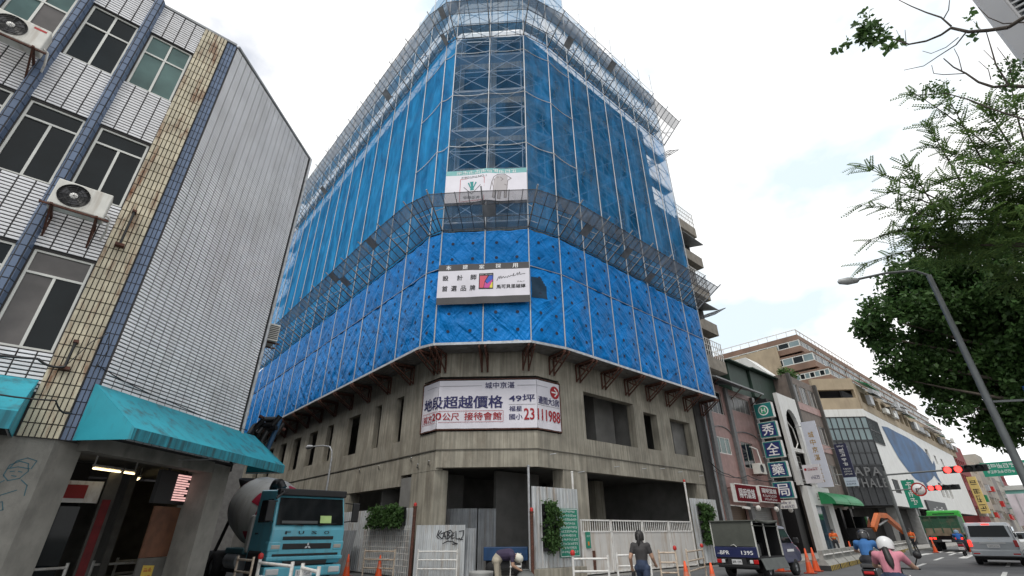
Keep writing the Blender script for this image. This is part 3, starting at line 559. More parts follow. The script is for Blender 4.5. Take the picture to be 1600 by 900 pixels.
for i in order:
    a, b = path[i] - PN[i] * .05, path[i + 1] - PN[i + 1] * .05; ia, ib = path[i] - PN[i] * .85, path[i + 1] - PN[i + 1] * .85
    for k in range(nl + 1):
        z = V((0, 0, ZB + .1 + LIFT * k))
        if cl < 290: rodi('ledger', a + z, b + z, .028, brace_m, SF, 'ledger'); cl += 1
        else: led.tube(a + z, b + z, .024, n=5, cap=False)
        led.tube(a + z, ia + z, .022, n=5, cap=False); led.tube(ia + z + V((0, 0, .5)), ib + z + V((0, 0, .5)), .022, n=5, cap=False)
        z2_ = V((0, 0, LIFT))
        if k < nl and z.z > ZT - 1:
            for s, e in ((a + z, b + z + z2_), (b + z, a + z + z2_)):
                if cbc < 290: rodi('cross_brace', s, e, .021, brace_m, SF, 'brace'); cbc += 1
                else: br.tube(s, e, .021, n=4, cap=False)
        if k % 2 == 0 and k > 3:
            led.hexa([a + z + V((0, 0, .03)) - PN[i] * .1, b + z + V((0, 0, .03)) - PN[i + 1] * .1, ib + z + V((0, 0, .03)) + PN[i + 1] * .1, ia + z + V((0, 0, .03)) + PN[i] * .1, a + z + V((0, 0, .07)) - PN[i] * .1, b + z + V((0, 0, .07)) - PN[i + 1] * .1, ib + z + V((0, 0, .07)) + PN[i + 1] * .1, ia + z + V((0, 0, .07)) + PN[i] * .1])
tag(led.build('ledger_mass', brace_m, SF, fix=False), kind='stuff'); tag(br.build('cross_brace_mass', brace_m, SF, fix=False), kind='stuff')
# --- cloth ---------------------------------------------------------------
tarp_m = crease_mat('blue_tarpaulin', (.0, .175, .52))
hole_m = M('vent_dark', (.012, .02, .05), .8, .2)
net_l = net_mat('netting_left_lit', (.05, .37, .86), .82, .5, var=.35); net_c = net_mat('netting_corner_shaded', (.06, .21, .42), .38, .4, var=.3); net_r = net_mat('netting_right_shaded', (.045, .28, .60), .64, .5, var=.4)  # same net throughout; each face's light and shade put into colour and opacity
net_top = net_mat('pale_netting', (.05, .26, .50), .5, .6)
def cloth(name, i, z0, z1, mat, nx, nz, amp, bulge, seed, parent, off=.0):
    a, b = path[i] + PN[i] * off, path[i + 1] + PN[i + 1] * off; n = bay_n[i]; rg = random.Random(seed); ph = [rg.uniform(0, 6.28) for _ in range(8)]; kx = rg.uniform(-1, 1); W_ = (b - a).length
    vs = []
    for j in range(nz + 1):
        v = j / nz
        for k in range(nx + 1):
            u = k / nx; s = u * W_; z = z0 + (z1 - z0) * v; ed = max(0, math.sin(math.pi * u)) ** .5; ez = max(0, math.sin(math.pi * v)) ** .35
            rid = lambda t: 1 - 2 * abs(math.sin(t)) ** .7
            w = rid((s * 1.3 * kx + z * .9) * 1.7 + ph[6] + .8 * math.sin(s * 2 + ph[7])) * .55 + rid(s * 2.1 - z * (1.4 - kx) + ph[5]) * .35 + math.sin((s * (2.2 + kx) + z * (2.6 * kx + 1.2)) * 2.2 + ph[0]) * .5 + math.sin(s * 5.2 - z * (2.9 + kx) + ph[1] + 1.3 * math.sin(z * 1.1 + ph[4])) * .38 + math.sin(z * 7.2 + s * 3.1 * kx + ph[2] + math.sin(s * 3 + ph[5])) * .3 + math.sin(s * 9 + z * 4.6 + ph[3]) * .2
            vs.append(a.lerp(b, u) + V((0, 0, z - (.04 * math.sin(math.pi * u) if j == nz else 0))) + n * (bulge * ed * ez + amp * w * ed))
    fs = [(j * (nx + 1) + k, j * (nx + 1) + k + 1, (j + 1) * (nx + 1) + k + 1, (j + 1) * (nx + 1) + k) for j in range(nz) for k in range(nx)]
    m = MB(); m.add(vs, fs, 0, True); return m.build(name, mat, parent, fix=False), vs
disc = None
t_ = MB(); t_.add([(math.cos(k * .628) * .085, 0, math.sin(k * .628) * .085) for k in range(10)], [tuple(range(10))]); disc = bpy.data.meshes.new('vent_hole'); disc.from_pydata(t_.v, [], t_.f); disc.materials.append(hole_m)
for i in range(nb):
    far = abs(i - iC) > 8
    ch = i in (iC, iC + 1)
    for (z0, z1) in ((ZB, 13.66), (13.60, ZT)):
        nx, nz = (12, 16) if far else (26, 32)
        if i == iC - 1: nx = 10
        o, vs = cloth('tarpaulin', i, z0, z1, tarp_m, nx, nz, .040, .045 if ch else .07 + .09 * random.random() + (.05 if i > iC + 1 else 0), i * 7 + int(z0), SF, .0 if z0 < 13.6 else .012)
        if i == iC - 1: cols = (.5,)
        else: cols = (.27, .76)
        n = bay_n[i]; rot = math.atan2(n.y, n.x) + math.pi / 2
        zs_ = (.17, .40, .63, .86) if z1 - z0 > 3 else (.28, .68)
        for u in cols:
            for v in zs_:
                k, j = int(u * nx), int(v * nz); p = V(vs[j * (nx + 1) + k]) + n * .012
                if ch and 11.3 < p.z < 13.8: continue
                inst('vent_hole', disc, o, p, (random.uniform(-.1, .1), 0, rot))
        if i == iC + 2 and z0 < 10:
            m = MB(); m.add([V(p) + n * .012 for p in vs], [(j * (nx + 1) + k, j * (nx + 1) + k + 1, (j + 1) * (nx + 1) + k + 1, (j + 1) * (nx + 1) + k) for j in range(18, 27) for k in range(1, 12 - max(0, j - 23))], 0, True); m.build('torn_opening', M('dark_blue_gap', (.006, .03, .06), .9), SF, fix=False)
        if z0 < 10:
            m = MB(); a, b = path[i], path[i + 1]; m.tube(a + n * .05 + V((0, 0, z1 - .03)), b + n * .05 + V((0, 0, z1 - .03)), .022, n=6); m.build('tie_rope', pole_m, SF)
for i in range(nb):
    far = abs(i - iC) > 8
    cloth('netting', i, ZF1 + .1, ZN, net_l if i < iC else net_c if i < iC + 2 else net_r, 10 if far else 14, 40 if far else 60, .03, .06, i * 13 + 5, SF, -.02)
    cloth('top_netting', i, ZN + .1, ZTOP - 1.0 + random.uniform(-.4, .3) - (1.5 if i > iC + 3 else 0), net_top, 8, 20, .05, .05, i * 17 + 3, SF, -.02)
# white ropes across the chamfer netting
for z in (22.05, 26.4, 30.5):
    for i in range(iC - 2, iC + 4):
        a, b = path[i] + PN[i] * .06, path[i + 1] + PN[i + 1] * .06; m = MB(); P = [a.lerp(b, t / 6) + V((0, 0, z - .14 * math.sin(math.pi * t / 6))) for t in range(7)]; m.path(P, .022, 5); m.build('rope', white_paint, SF)
# bottom deck and brackets
deck = M('deck_plate', (.20, .195, .19), .6, .25, 3, metal=.3, stain=(.12, .08, .05), stain_amt=.5)
IN = [p - PN[i] * 1.08 for i, p in enumerate(path)]
for i in range(nb):
    a, b, c_, d_ = path[i] + PN[i] * .08, path[i + 1] + PN[i + 1] * .08, IN[i + 1], IN[i]
    for k in range(5):
        f0, f1 = k / 5 + .01, (k + 1) / 5 - .01; q = [a.lerp(d_, f0), b.lerp(c_, f0), b.lerp(c_, f1), a.lerp(d_, f1)]
        m = MB(); m.hexa([p + V((0, 0, ZB - .1)) for p in q] + [p + V((0, 0, ZB - .05)) for p in q]); m.build('deck_board', deck, SF)
    m = MB(); m.bar(a + V((0, 0, ZB - .03)), b + V((0, 0, ZB - .03)), .05, .12); m.build('edge_board', pole_m, SF)
for i, p in enumerate(path):
    w_ = IN[i]; o = p + PN[i] * .15; d = (w_ - o); m = MB(); z = ZB - .18; s = V((-d.y, d.x, 0)).normalized()
    for e in (-.14, .14):
        A = o + s * e; B = w_ + s * e; m.bar(A + V((0, 0, z)), B + V((0, 0, z)), .06, .09); m.bar(A + V((0, 0, z - .05)), B + V((0, 0, z - .85)), .05, .06); m.bar(B + V((0, 0, z)), B + V((0, 0, z - .9)), .06, .06); mid = A.lerp(B, .55); m.bar(mid + V((0, 0, z)), mid + V((0, 0, z - .42)), .04)
        m.bar(mid + V((0, 0, z - .4)), B + V((0, 0, z - .02)), .035)
    m.build('bracket', rust, SF)
# --- catch fans ----------------------------------------------------------
fan_bar = M('fan_steel', (.045, .042, .045), .6, .4, 6, metal=.3); fan_pole = M('fan_arm', (.40, .40, .40), .5, .2, metal=.3)
fan_net = net_mat('fan_mesh', (.24, .25, .26), .22, .4, var=.3); fan_net2 = net_mat('fan_dense_mesh', (.20, .20, .21), .62, .4, var=.3); fan_plate = M('fan_plate', (.20, .205, .21), .8, .3, 2)
def fan(lab, zi, zo, out, seed, skip=()):
    A = thing('catch_fan', lab, 'safety fan', (12.6, 16.6, zi)); rg = random.Random(seed)
    o_ = [p + PN[i] * out for i, p in enumerate(path)]
    o_[iC - 1] = path[iC - 1] + PN[iC - 1] * out * .95
    for i in range(nb):
        if i in skip: continue
        a, b, c_, d_ = path[i] + PN[i] * .1 + V((0, 0, zi)), path[i + 1] + PN[i + 1] * .1 + V((0, 0, zi)), o_[i + 1] + V((0, 0, zo)), o_[i] + V((0, 0, zo))
        if i == iC - 1 or (i == iC + 2):      # gusset corners
            pass
        P = lambda u, v: a.lerp(b, u).lerp(d_.lerp(c_, u), v)
        m = MB(); nu = 4
        for k in range(nu + 1): m.bar(P(k / nu, 0), P(k / nu, 1), .03, .035)
        for v in (.02, .34, .66, .98): m.bar(P(0, v), P(1, v), .026, .03)
        sec = m.build('section_frame', fan_bar, A)
        e = V((0, 0, -.03))
        for v0_, v1_, mt_ in ((0, .66, fan_net), (.66, 1, fan_net2)): m = MB(); m.add([P(0, v0_) + e, P(1, v0_) + e, P(1, v1_) + e, P(0, v1_) + e], [(0, 1, 2, 3)]); m.build('mesh_sheet', mt_, sec)
        for r in range(3):
            for k in range(nu):
                if rg.random() < (.015 if r < 2 else .03):
                    v0, v1 = (.02, .34, .66, .98)[r:r + 2]; m = MB(); e = V((0, 0, -.05)); m.add([P(k / nu, v0) + e, P((k + 1) / nu, v0) + e, P((k + 1) / nu, v1) + e, P(k / nu, v1) + e], [(0, 1, 2, 3)]); m.build('plate', fan_plate, sec)
    for i, p in enumerate(path):
        if i in skip: continue
        m = MB(); q = o_[i]; d = (q - p); m.tube(p + V((0, 0, zi)), p + d * 1.1 + V((0, 0, zo + (zo - zi) * .1)), .04, n=6); m.tube(p + d * .55 + V((0, 0, zi + (zo - zi) * .55)), p + V((0, 0, zi + 1.6)), .02, n=5); m.build('arm', fan_pole, A)
    return A
fan('sloping mesh catch fan above the vented blue tarpaulins', 15.95, 17.1, 1.9, 3)
fan('upper sloping mesh catch fan below the scaffold top', 31.9, 33.4, 1.9, 9)
EF = thing('end_fan', 'mesh fan jutting sideways from the far end of the upper scaffold', 'safety fan', (30.7, 14.7, 31)); 
for z0, par, nm in ((31.2, EF, 'a'),):
    m = MB(); P = lambda u, v: V((30.75 + 2.2 * v, 14.3 + 4.6 * u, z0 + 1.5 * v)); [m.bar(P(k / 6, 0), P(k / 6, 1), .04) for k in range(7)]; [m.bar(P(0, v), P(1, v), .04) for v in (0, .33, .66, 1)]; m.build('frame', fan_bar, EF)
    m = MB(); m.add([P(0, 0), P(1, 0), P(1, 1), P(0, 1)], [(0, 1, 2, 3)]); m.build('mesh_sheet', fan_net, EF)
EF2 = thing('end_fan', 'mesh fan jutting sideways from the far end of the lower scaffold', 'safety fan', (30.7, 14.7, 15.5)); 
m = MB(); P = lambda u, v: V((30.75 + 2.0 * v, 13.4 + 3.6 * u, 15.2 + 1.1 * v)); [m.bar(P(k / 6, 0), P(k / 6, 1), .04) for k in range(7)]; [m.bar(P(0, v), P(1, v), .04) for v in (0, .33, .66, 1)]; m.build('frame', fan_bar, EF2)
m = MB(); m.add([P(0, 0), P(1, 0), P(1, 1), P(0, 1)], [(0, 1, 2, 3)]); m.build('mesh_sheet', fan_net, EF2)
# ================= banners on the building ================================
def fold_map(pts, off):
    pts = [V(p) for p in pts]; seg = [(b - a).length for a, b in zip(pts, pts[1:])]
    def f(s, z, extra=0.):
        s0 = s
        for k, (a, b) in enumerate(zip(pts, pts[1:])):
            if s0 <= seg[k] or k == len(seg) - 1:
                d = (b - a).normalized(); n = V((d.y, -d.x, 0)); n = n if n.dot(V((-1, -1, 0))) > 0 else -n; return a + d * s0 + n * (off + extra) + V((0, 0, z))
            s0 -= seg[k]
    return f, sum(seg), seg
bp = [(AX - .02, 20.28, 0), (AX - .02, 18.92, 0), (15.28, RY - .02, 0), (16.83, RY - .02, 0)]
fm_, BW, seg = fold_map(bp, .03); BZ0, BZ1 = 5.84, 8.08
BN = thing('sales_banner', 'white folded banner with navy and red Chinese sales text wrapped round the corner window', 'banner', (13.6, 17.3, 5.8))
m = MB(); cuts = [0, seg[0], seg[0] + seg[1], BW]
for a, b in zip(cuts, cuts[1:]):
    n_ = 14; nz_ = 8
    for k in range(n_):
        for j in range(nz_):
            s0, s1 = a + (b - a) * k / n_ + 1e-5, a + (b - a) * (k + 1) / n_ - 1e-5; z0, z1 = BZ0 + (BZ1 - BZ0) * j / nz_, BZ0 + (BZ1 - BZ0) * (j + 1) / nz_
            w = lambda s, z: .02 * math.exp(-(z - BZ0) * 3) * math.sin(s * 7 + 2 * math.sin(z * 5)) - .012
            m.add([fm_(s0, z0, w(s0, z0)), fm_(s1, z0, w(s1, z0)), fm_(s1, z1, w(s1, z1)), fm_(s0, z1, w(s0, z1))], [(0, 1, 2, 3)], 0, True)
m.build('sheet', sheet_white, BN, fix=False)
T = lambda b, mt, x0, z0, w, h, bo=0.: text(b, mt, BN, lambda s, z: fm_(min(max(s, .001), BW - .001), z, .008), x0, z0, w, h, bo)
ex = lambda px: (px - 125) / (1350 - 125) * BW     # coarse layout in the flat banner
S1, S2 = seg[0], seg[0] + seg[1]
def sx(px):       # measured picture columns on the three faces of the fold
    if px < 268: return (px - 115) / (268 - 115) * S1
    if px < 1047: return S1 + (px - 268) / (1047 - 268) * (S2 - S1)
    return S2 + (px - 1047) / (1350 - 1047) * (BW - S2)
zz = lambda f: BZ0 + (BZ1 - BZ0) * f
T('城中京湛', navy_ink, sx(638), zz(.82), sx(872) - sx(638), .30, .01)
for a, b in ((160, 612), (895, 1185)):
    m = MB(); pp = [sx(a) + (sx(b) - sx(a)) * k / 12 for k in range(13)]; stroke(m, lambda s, z: fm_(s, z, .008), [(p, zz(.88)) for p in pp], .012); m.build('rule', ink, BN)
T('地段超越價格', navy_ink, sx(140), zz(.41), sx(780) - sx(140), .58, .028)
T('前方', red_ink, sx(142), zz(.155), sx(222) - sx(142), .36, .015); T('20', red_ink, sx(226), zz(.175), sx(300) - sx(226), .34, .02); T('公尺', red_ink, sx(310), zz(.165), sx(440) - sx(310), .34, .012); T('接待會館', red_ink, sx(480), zz(.165), sx(770) - sx(480), .36, .012)
m = MB(); bx0, bx1, bz0, bz1 = sx(132), sx(782), zz(.13), zz(.355); N_ = 20
stroke(m, lambda s, z: fm_(s, z, .007), [(bx0 + (bx1 - bx0) * k / N_, bz0) for k in range(N_ + 1)] + [(bx1, bz1)] + [(bx1 - (bx1 - bx0) * k / N_, bz1) for k in range(N_ + 1)] + [(bx0, bz0)], .016); m.build('box_rule', red_ink, BN)
T('49坪', navy_ink, sx(828), zz(.53), sx(1030) - sx(828), .34, .014); T('邊間大3房', navy_ink, sx(1060), zz(.5), sx(1330) - sx(1060), .36, .012)
m = MB(); stroke(m, lambda s, z: fm_(s, z, .007), [(sx(828) + (sx(1330) - sx(828)) * k / 14, zz(.475)) for k in range(15)], .012); m.build('rule', ink, BN)
T('福星', navy_ink, sx(830), zz(.335), sx(930) - sx(830), .24, .012); T('國小', navy_ink, sx(830), zz(.165), sx(932) - sx(830), .26, .012); T('23111988', red_ink, sx(945), zz(.16), sx(1335) - sx(945), .52, .022)
m = MB(); rc, rz_, rr = sx(1278), zz(.80), .31; m.add([fm_(rc + rr * math.cos(k * .262), rz_ + rr * math.sin(k * .262), .007) for k in range(24)], [tuple(range(24))]); m.build('arrow_disc', red_ink, BN)
m = MB(); stroke(m, lambda s, z: fm_(s, z, .010), [(rc - .2, rz_), (rc + .2, rz_)], .06); stroke(m, lambda s, z: fm_(s, z, .0105), [(rc + .0, rz_ + .18), (rc + .2, rz_), (rc, rz_ - .18)], .06); m.build('arrow', white_ink, BN)
m = MB(); P = [fm_(s + (1e-4 if s == 0 else -1e-4), z, .0) for z in (BZ0 - .05, BZ1 + .05) for s in (0, S1, S2, BW)]
m.path(P[:4], .03); m.path(P[4:], .03); m.path([P[0], P[4]], .03); m.path([P[3], P[7]], .03); m.build('frame', rust, BN)
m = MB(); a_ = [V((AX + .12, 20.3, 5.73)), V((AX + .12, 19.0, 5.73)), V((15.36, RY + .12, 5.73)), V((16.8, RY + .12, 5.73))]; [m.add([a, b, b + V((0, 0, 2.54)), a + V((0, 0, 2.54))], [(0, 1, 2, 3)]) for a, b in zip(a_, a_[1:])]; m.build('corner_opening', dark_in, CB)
# designers' banner on the tarpaulins and the upper company banner
cA, cB = path[iC], path[iC + 2]; sd_ = (cB - cA).normalized(); sn = bay_n[iC]
def flatban(name, lab, z0, z1, off, wave=.02, sag=0.):
    B = thing(name, lab, 'banner', cA.lerp(cB, .5) + V((0, 0, z0))); L = (cB - cA).length
    f = lambda s, z, e=0.: cA + sd_ * s + V((0, 0, z + sag * math.exp(-((s - L / 2) / .5) ** 2))) + sn * (off + e + wave * math.sin(s * 4.1 + z * 2) * math.sin(math.pi * s / L))
    return B, f, L
B2, f2, L2 = flatban('designer_banner', 'white and black banner with Chinese text and colourful square logo on blue tarpaulin', 11.5, 13.75, .24)
def strip(B, f, s0, s1, z0, z1, mat, name, e=0., n_=16):
    m = MB(); vs = [f(s0 + (s1 - s0) * k / n_, z, e) for z in np.linspace(z0, z1, 6) for k in range(n_ + 1)]; m.add(vs, [(j * (n_ + 1) + k, j * (n_ + 1) + k + 1, (j + 1) * (n_ + 1) + k + 1, (j + 1) * (n_ + 1) + k) for j in range(5) for k in range(n_)], 0, True); return m.build(name, mat, B, fix=False)
dgrey = M('banner_dark_grey', (.055, .052, .055), .6, .1)
strip(B2, f2, 0, L2, 11.5, 11.88, dgrey, 'lower_band'); strip(B2, f2, 0, L2, 11.88, 13.38, sheet_white, 'sheet'); strip(B2, f2, 0, L2, 13.38, 13.75, dgrey, 'upper_band')
t2 = lambda b, mt, x0, z0, w, h, bo=0.: text(b, mt, B2, lambda s, z: f2(s, z, .008), x0, z0, w, h, bo)
marks2 = lambda n, mt, x0, z0, w, h, bo=0.: marks(n, mt, B2, lambda s, z: f2(s, z, .008), x0, z0, w, h)
q = lambda px: (px - 150) / (930 - 150) * L2
for c_, a in zip('本建案採用', (215, 360, 502, 645, 790)): t2(c_, white_ink, q(a), 13.44, .26, .25, .03)
for c_, a in zip('設計師', (192, 315, 433)): t2(c_, ink, q(a), 12.82, .28, .30, .02)
for c_, a in zip('首選品牌', (192, 270, 350, 428)): t2(c_, ink, q(a), 12.22, .27, .30, .02)
t2('馬可貝里磁磚', ink, q(652), 12.28, q(895) - q(652), .22, .035); t2('ITALY', ink, q(828), 12.60, q(890) - q(828), .08, 0)
m = MB(); sc = [(655, 12.72), (668, 12.9), (676, 12.96), (680, 12.82), (690, 12.98), (697, 12.84), (710, 12.95), (722, 12.86), (730, 12.93), (745, 12.88), (752, 12.98), (765, 12.93), (775, 13.0), (788, 12.97), (800, 13.12), (797, 12.96), (815, 13.0), (830, 13.14), (832, 13.0), (850, 13.18), (850, 13.03), (870, 13.06), (895, 13.08)]
stroke(m, lambda s, z: f2(s, z, .008), [(q(a), b) for a, b in sc], .022); m.build('signature', ink, B2)
a, b = q(503), q(625); strip(B2, f2, a, b, 12.28, 13.18, ink, 'logo_ground', .006, 4)
for pts, c_, nm in ((((.06, .08), (.32, .08), (.40, .5), (.62, .84), (.06, .84)), (.62, .08, .13), 'logo_red'), (((.45, .5), (.70, .84), (.95, .84), (.95, .62), (.6, .35)), (.03, .10, .5), 'logo_blue'), (((.36, .08), (.7, .08), (.95, .5), (.95, .6), (.58, .33), (.42, .45)), (.55, .06, .30), 'logo_pink'), (((.74, .08), (.95, .08), (.95, .44), (.84, .42)), (.75, .62, .06), 'logo_yellow')):
    m = MB(); m.add([f2(a + (b - a) * u, 12.28 + .9 * v, .010) for u, v in pts], [tuple(range(len(pts)))]); m.build(nm, M(nm, c_, .6, 0), B2)
marks2(9, white_ink, a + .05, 13.08, b - a - .1, .05, .01)
B3, f3, L3 = flatban('company_banner', 'white banner with green header and grey elephant sketch above the lower catch fan', 17.75, 20.1, .14, .015, .12)
teal_b = M('banner_teal', (.16, .42, .42), .6, .08)
strip(B3, f3, 0, L3, 17.75, 19.68, sheet_white, 'sheet'); strip(B3, f3, 0, L3, 19.68, 20.02, teal_b, 'header_band')
t3 = lambda b, mt, x0, z0, w, h, bo=0.: text(b, mt, B3, lambda s, z: f3(s, z, .008), x0, z0, w, h, bo)
marks3 = lambda n, mt, x0, z0, w, h, bo=0.: marks(n, mt, B3, lambda s, z: f3(s, z, .008), x0, z0, w, h)
q3 = lambda px: (px - 185) / (1390 - 185) * L3; h3 = lambda py: 20.0 - (py - 185) / (620 - 185) * 2.25
marks3(10, white_ink, q3(335), 19.72, q3(1240) - q3(335), .24, .02); marks3(6, M('print_grey', (.16, .16, .17), .7, 0), q3(415), 19.42, q3(660) - q3(415), .15, .01); t3('NO.1', MATS['print_grey'], q3(665), 19.43, q3(790) - q3(665), .14, .01)
m = MB(); stroke(m, lambda s, z: f3(s, z, .007), [(q3(405), h3(305)), (q3(760), h3(305)), (q3(760), h3(612)), (q3(405), h3(612)), (q3(405), h3(305))], .03); m.build('red_square', M('print_rose', (.5, .08, .09), .7, 0), B3)
m = MB(); [m.add([f3(q3(x), h3(y), .008) for x, y in pp], [tuple(range(len(pp)))]) for pp in (((548, 345), (600, 345), (600, 400), (612, 462), (555, 462), (565, 400)), ((515, 362), (535, 352), (565, 420), (556, 432)), ((650, 362), (630, 352), (600, 420), (608, 432)))]; m.build('tree_logo', M('print_teal', (.03, .28, .27), .7, 0), B3)
m = MB(); stroke(m, lambda s, z: f3(s, z, .008), [(q3(460), h3(415)), (q3(580), h3(510)), (q3(705), h3(405))], .03); m.build('chevron', ink, B3); marks3(4, ink, q3(455), 17.95, q3(700) - q3(455), .22, .03)
m = MB(); eg = [[(850, 480), (870, 380), (900, 300), (960, 262), (1060, 258), (1110, 290), (1160, 320), (1110, 345), (1100, 420), (1060, 400)], [(870, 360), (900, 440), (885, 580), (915, 590), (930, 470), (970, 480), (955, 590), (995, 595), (1010, 480), (1060, 490), (1055, 580), (1085, 580), (1100, 430)], [(950, 290), (940, 340), (970, 300)], [(1000, 300), (1040, 330), (1010, 350)], [(905, 330), (925, 420), (915, 470)]]
for e in eg: stroke(m, lambda s, z: f3(s, z, .008), [(q3(x), h3(y)) for x, y in e], .035)
m.build('elephant_sketch', M('print_sepia', (.20, .17, .17), .7, 0), B3)
m = MB(); m.add([f3(q3(x), h3(y), .007) for x, y in ((900, 330), (960, 275), (1060, 270), (1105, 300), (1095, 430), (1090, 575), (1055, 575), (1050, 480), (1000, 480), (990, 590), (958, 590), (960, 480), (915, 580), (888, 575), (900, 440))], [tuple(range(15))]); m.build('elephant_shade', M('print_pale', (.46, .43, .44), .7, 0), B3)
# ================= hoarding, gates and planters ===========================
sheet_w = M('hoarding_white', (.50, .52, .53), .5, .12, 1.5, stain=(.25, .17, .10), stain_amt=.6, stscale=(4, 4, .5), streak=.12)
sheet_g = M('hoarding_grey', (.30, .315, .33), .5, .2, 1.5, stain=(.16, .13, .10), stain_amt=.5, streak=.15, metal=.2)
def corrugated(name, lab, a, b, z0, z1, mat, pitch=.16, depth=.035, lean=0., cat='fence panel', tilt=None):
    a, b = V((a[0], a[1], 0)), V((b[0], b[1], 0)); d = (b - a); L = d.length; d /= L; n = V((d.y, -d.x, 0)); n = n if n.dot(V((-1, -1, 0))) > 0 else -n
    pr = []; s = 0
    while s < L:
        for q, t in ((0, 0), (.5, 0), (.58, 1), (.92, 1)):
            if s + q * pitch < L: pr.append((s + q * pitch, t * depth))
        s += pitch
    pr.append((L, 0)); vs = []
    for z in (z0, z1):
        for k in (0, 1): vs += [a + d * s + n * (t - k * .004 + lean * (z1 - z) / max(z1 - z0, .1)) + V((0, 0, z)) for s, t in pr]
    m = len(pr); fs = []
    for i in range(m - 1): fs += [(i, i + 1, 2 * m + i + 1, 2 * m + i), (m + i + 1, m + i, 3 * m + i, 3 * m + i + 1), (2 * m + i, 2 * m + i + 1, 3 * m + i + 1, 3 * m + i), (i + 1, i, m + i, m + i + 1)]
    fs += [(0, 2 * m, 3 * m, m), (m - 1, 2 * m - 1, 4 * m - 1, 3 * m - 1)]
    mb = MB(); mb.add(vs, fs); return tag(mb.build(name, mat, None), lab, cat)
G1 = corrugated('hoarding_panel', 'white corrugated panel marked with black graffiti before the corner entrance', (11.2, 18.8), (12.62, 17.38), .0, 1.9, sheet_w)
fg = face((11.2, 18.8, 0), (D, -D), (-D, -D), .045); m = MB(); gx = lambda x: (x - 65) / (425 - 65) * 2.0; gz = lambda y: 1.9 - (y - 497) / (840 - 497) * 1.5
for st in ([(235, 540), (222, 590), (235, 610)], [(255, 545), (230, 580), (262, 612)], [(262, 612), (275, 560), (290, 612)], [(268, 590), (288, 590)], [(298, 612), (298, 555), (318, 560), (302, 582), (322, 590), (304, 612), (298, 612)], [(348, 560), (328, 580), (332, 612), (352, 600)], [(330, 588), (346, 580)], [(360, 550), (362, 610), (415, 618)], [(385, 550), (418, 545), (412, 590), (398, 618), (385, 605)], [(268, 650), (300, 630), (340, 632), (372, 655)], [(345, 640), (375, 650), (340, 655)], [(250, 570), (320, 540), (335, 560)]): stroke(m, fg, [(gx(x), gz(y)) for x, y in st], .035)
m.build('graffiti', ink, G1)
corrugated('hoarding_panel', 'white corrugated panel carrying the long planter beside the alley', (11.3, 19.25), (11.3, 23.5), .05, 2.57, sheet_w, .12)
corrugated('hoarding_panel', 'plain white corrugated panel behind the mixer truck cab', (11.3, 23.55), (11.3, 27.2), .05, 2.6, sheet_w, .2)
m = MB(); [m.bar((11.22, y, .05), (11.22, y, 1.9), .02) for y in np.arange(19.4, 23.5, .18)]; [m.bar((11.21, 19.3, z), (11.21, 23.5, z), .02) for z in np.arange(.2, 1.95, .22)]; o = m.build('mesh_screen', white_paint); tag(o, 'white welded mesh screen in front of the planter panel', 'mesh screen')
corrugated('spare_panel', 'grey ribbed spare panel leaning against the alley hoarding', (10.9, 23.7), (10.9, 25.2), .0, 1.75, sheet_g, .2, .02, .25, 'panel')
corrugated('spare_panel', 'second grey sheet leaning beside the spare panel', (10.85, 25.3), (10.85, 26.4), .0, 1.5, sheet_g, .3, .02, .25, 'panel')
corrugated('inner_hoarding', 'grey corrugated panel standing inside the dark corner entrance', (13.4, 20.6), (14.68, 19.32), 0, 2.62, sheet_g)
corrugated('inner_hoarding', 'grey ribbed door leaf beside the inner corrugated panel', (14.72, 19.28), (15.3, 18.7), 0, 2.61, sheet_g, .2)
corrugated('loose_sheet', 'bent grey sheet leaning behind the graffiti panel', (12.66, 17.75), (13.1, 17.3), 0, 1.78, sheet_g, .2, .03, .15, 'sheet')
corrugated('hoarding_panel', 'tall white corrugated panel with the green notice board', (14.3, 15.2), (17.08, 15.2), .37, 3.3, sheet_w, .2)
corrugated('hoarding_panel', 'tall white corrugated panel with a planter beside the parked pickup', (26.4, 15.2), (29.3, 15.2), .1, 3.28, sheet_w, .3, .02)
m = MB(); m.box((14.2, 14.95, -.01), (17.1, 15.4, .36)); o = m.build('kerb_block', concrete); tag(o, 'low concrete kerb under the tall white panel', 'kerb')
for p, z, mt, lab in (((11.15, 18.95), 2.55, rust, 'rusty steel post between the alley hoarding and graffiti panel'), ((14.2, 15.12), 2.3, rust, 'thick rusty post beside the tall white panel'), ((14.22, 15.28), 4.05, steel, 'tall grey pipe beside the thick rusty post'), ((16.95, 15.33), 4.0, white_paint, 'white tall pipe behind the green notice board panel'), ((26.33, 15.3), 4.05, white_paint, 'white tall post at the far end of the gate')):
    A = thing('fence_post', lab, 'post', (p[0], p[1], 0)); m = MB(); r = .07 if mt is rust else .05; m.tube((p[0], p[1], 0), (p[0], p[1], z), r, n=10); m.build('shaft', mt, A); m = MB(); m.tube((p[0], p[1], z), (p[0], p[1], z + .06), r * 1.25, n=10); m.build('cap', mt, A)
    if mt is rust or p[0] > 20: m = MB(); m.lathe((p[0], p[1], z + .06), (0, 0, 1), [(0, .06), (.08, .07), (.13, .04), (.14, 0)], 12); m.build('beacon', red_m, A)
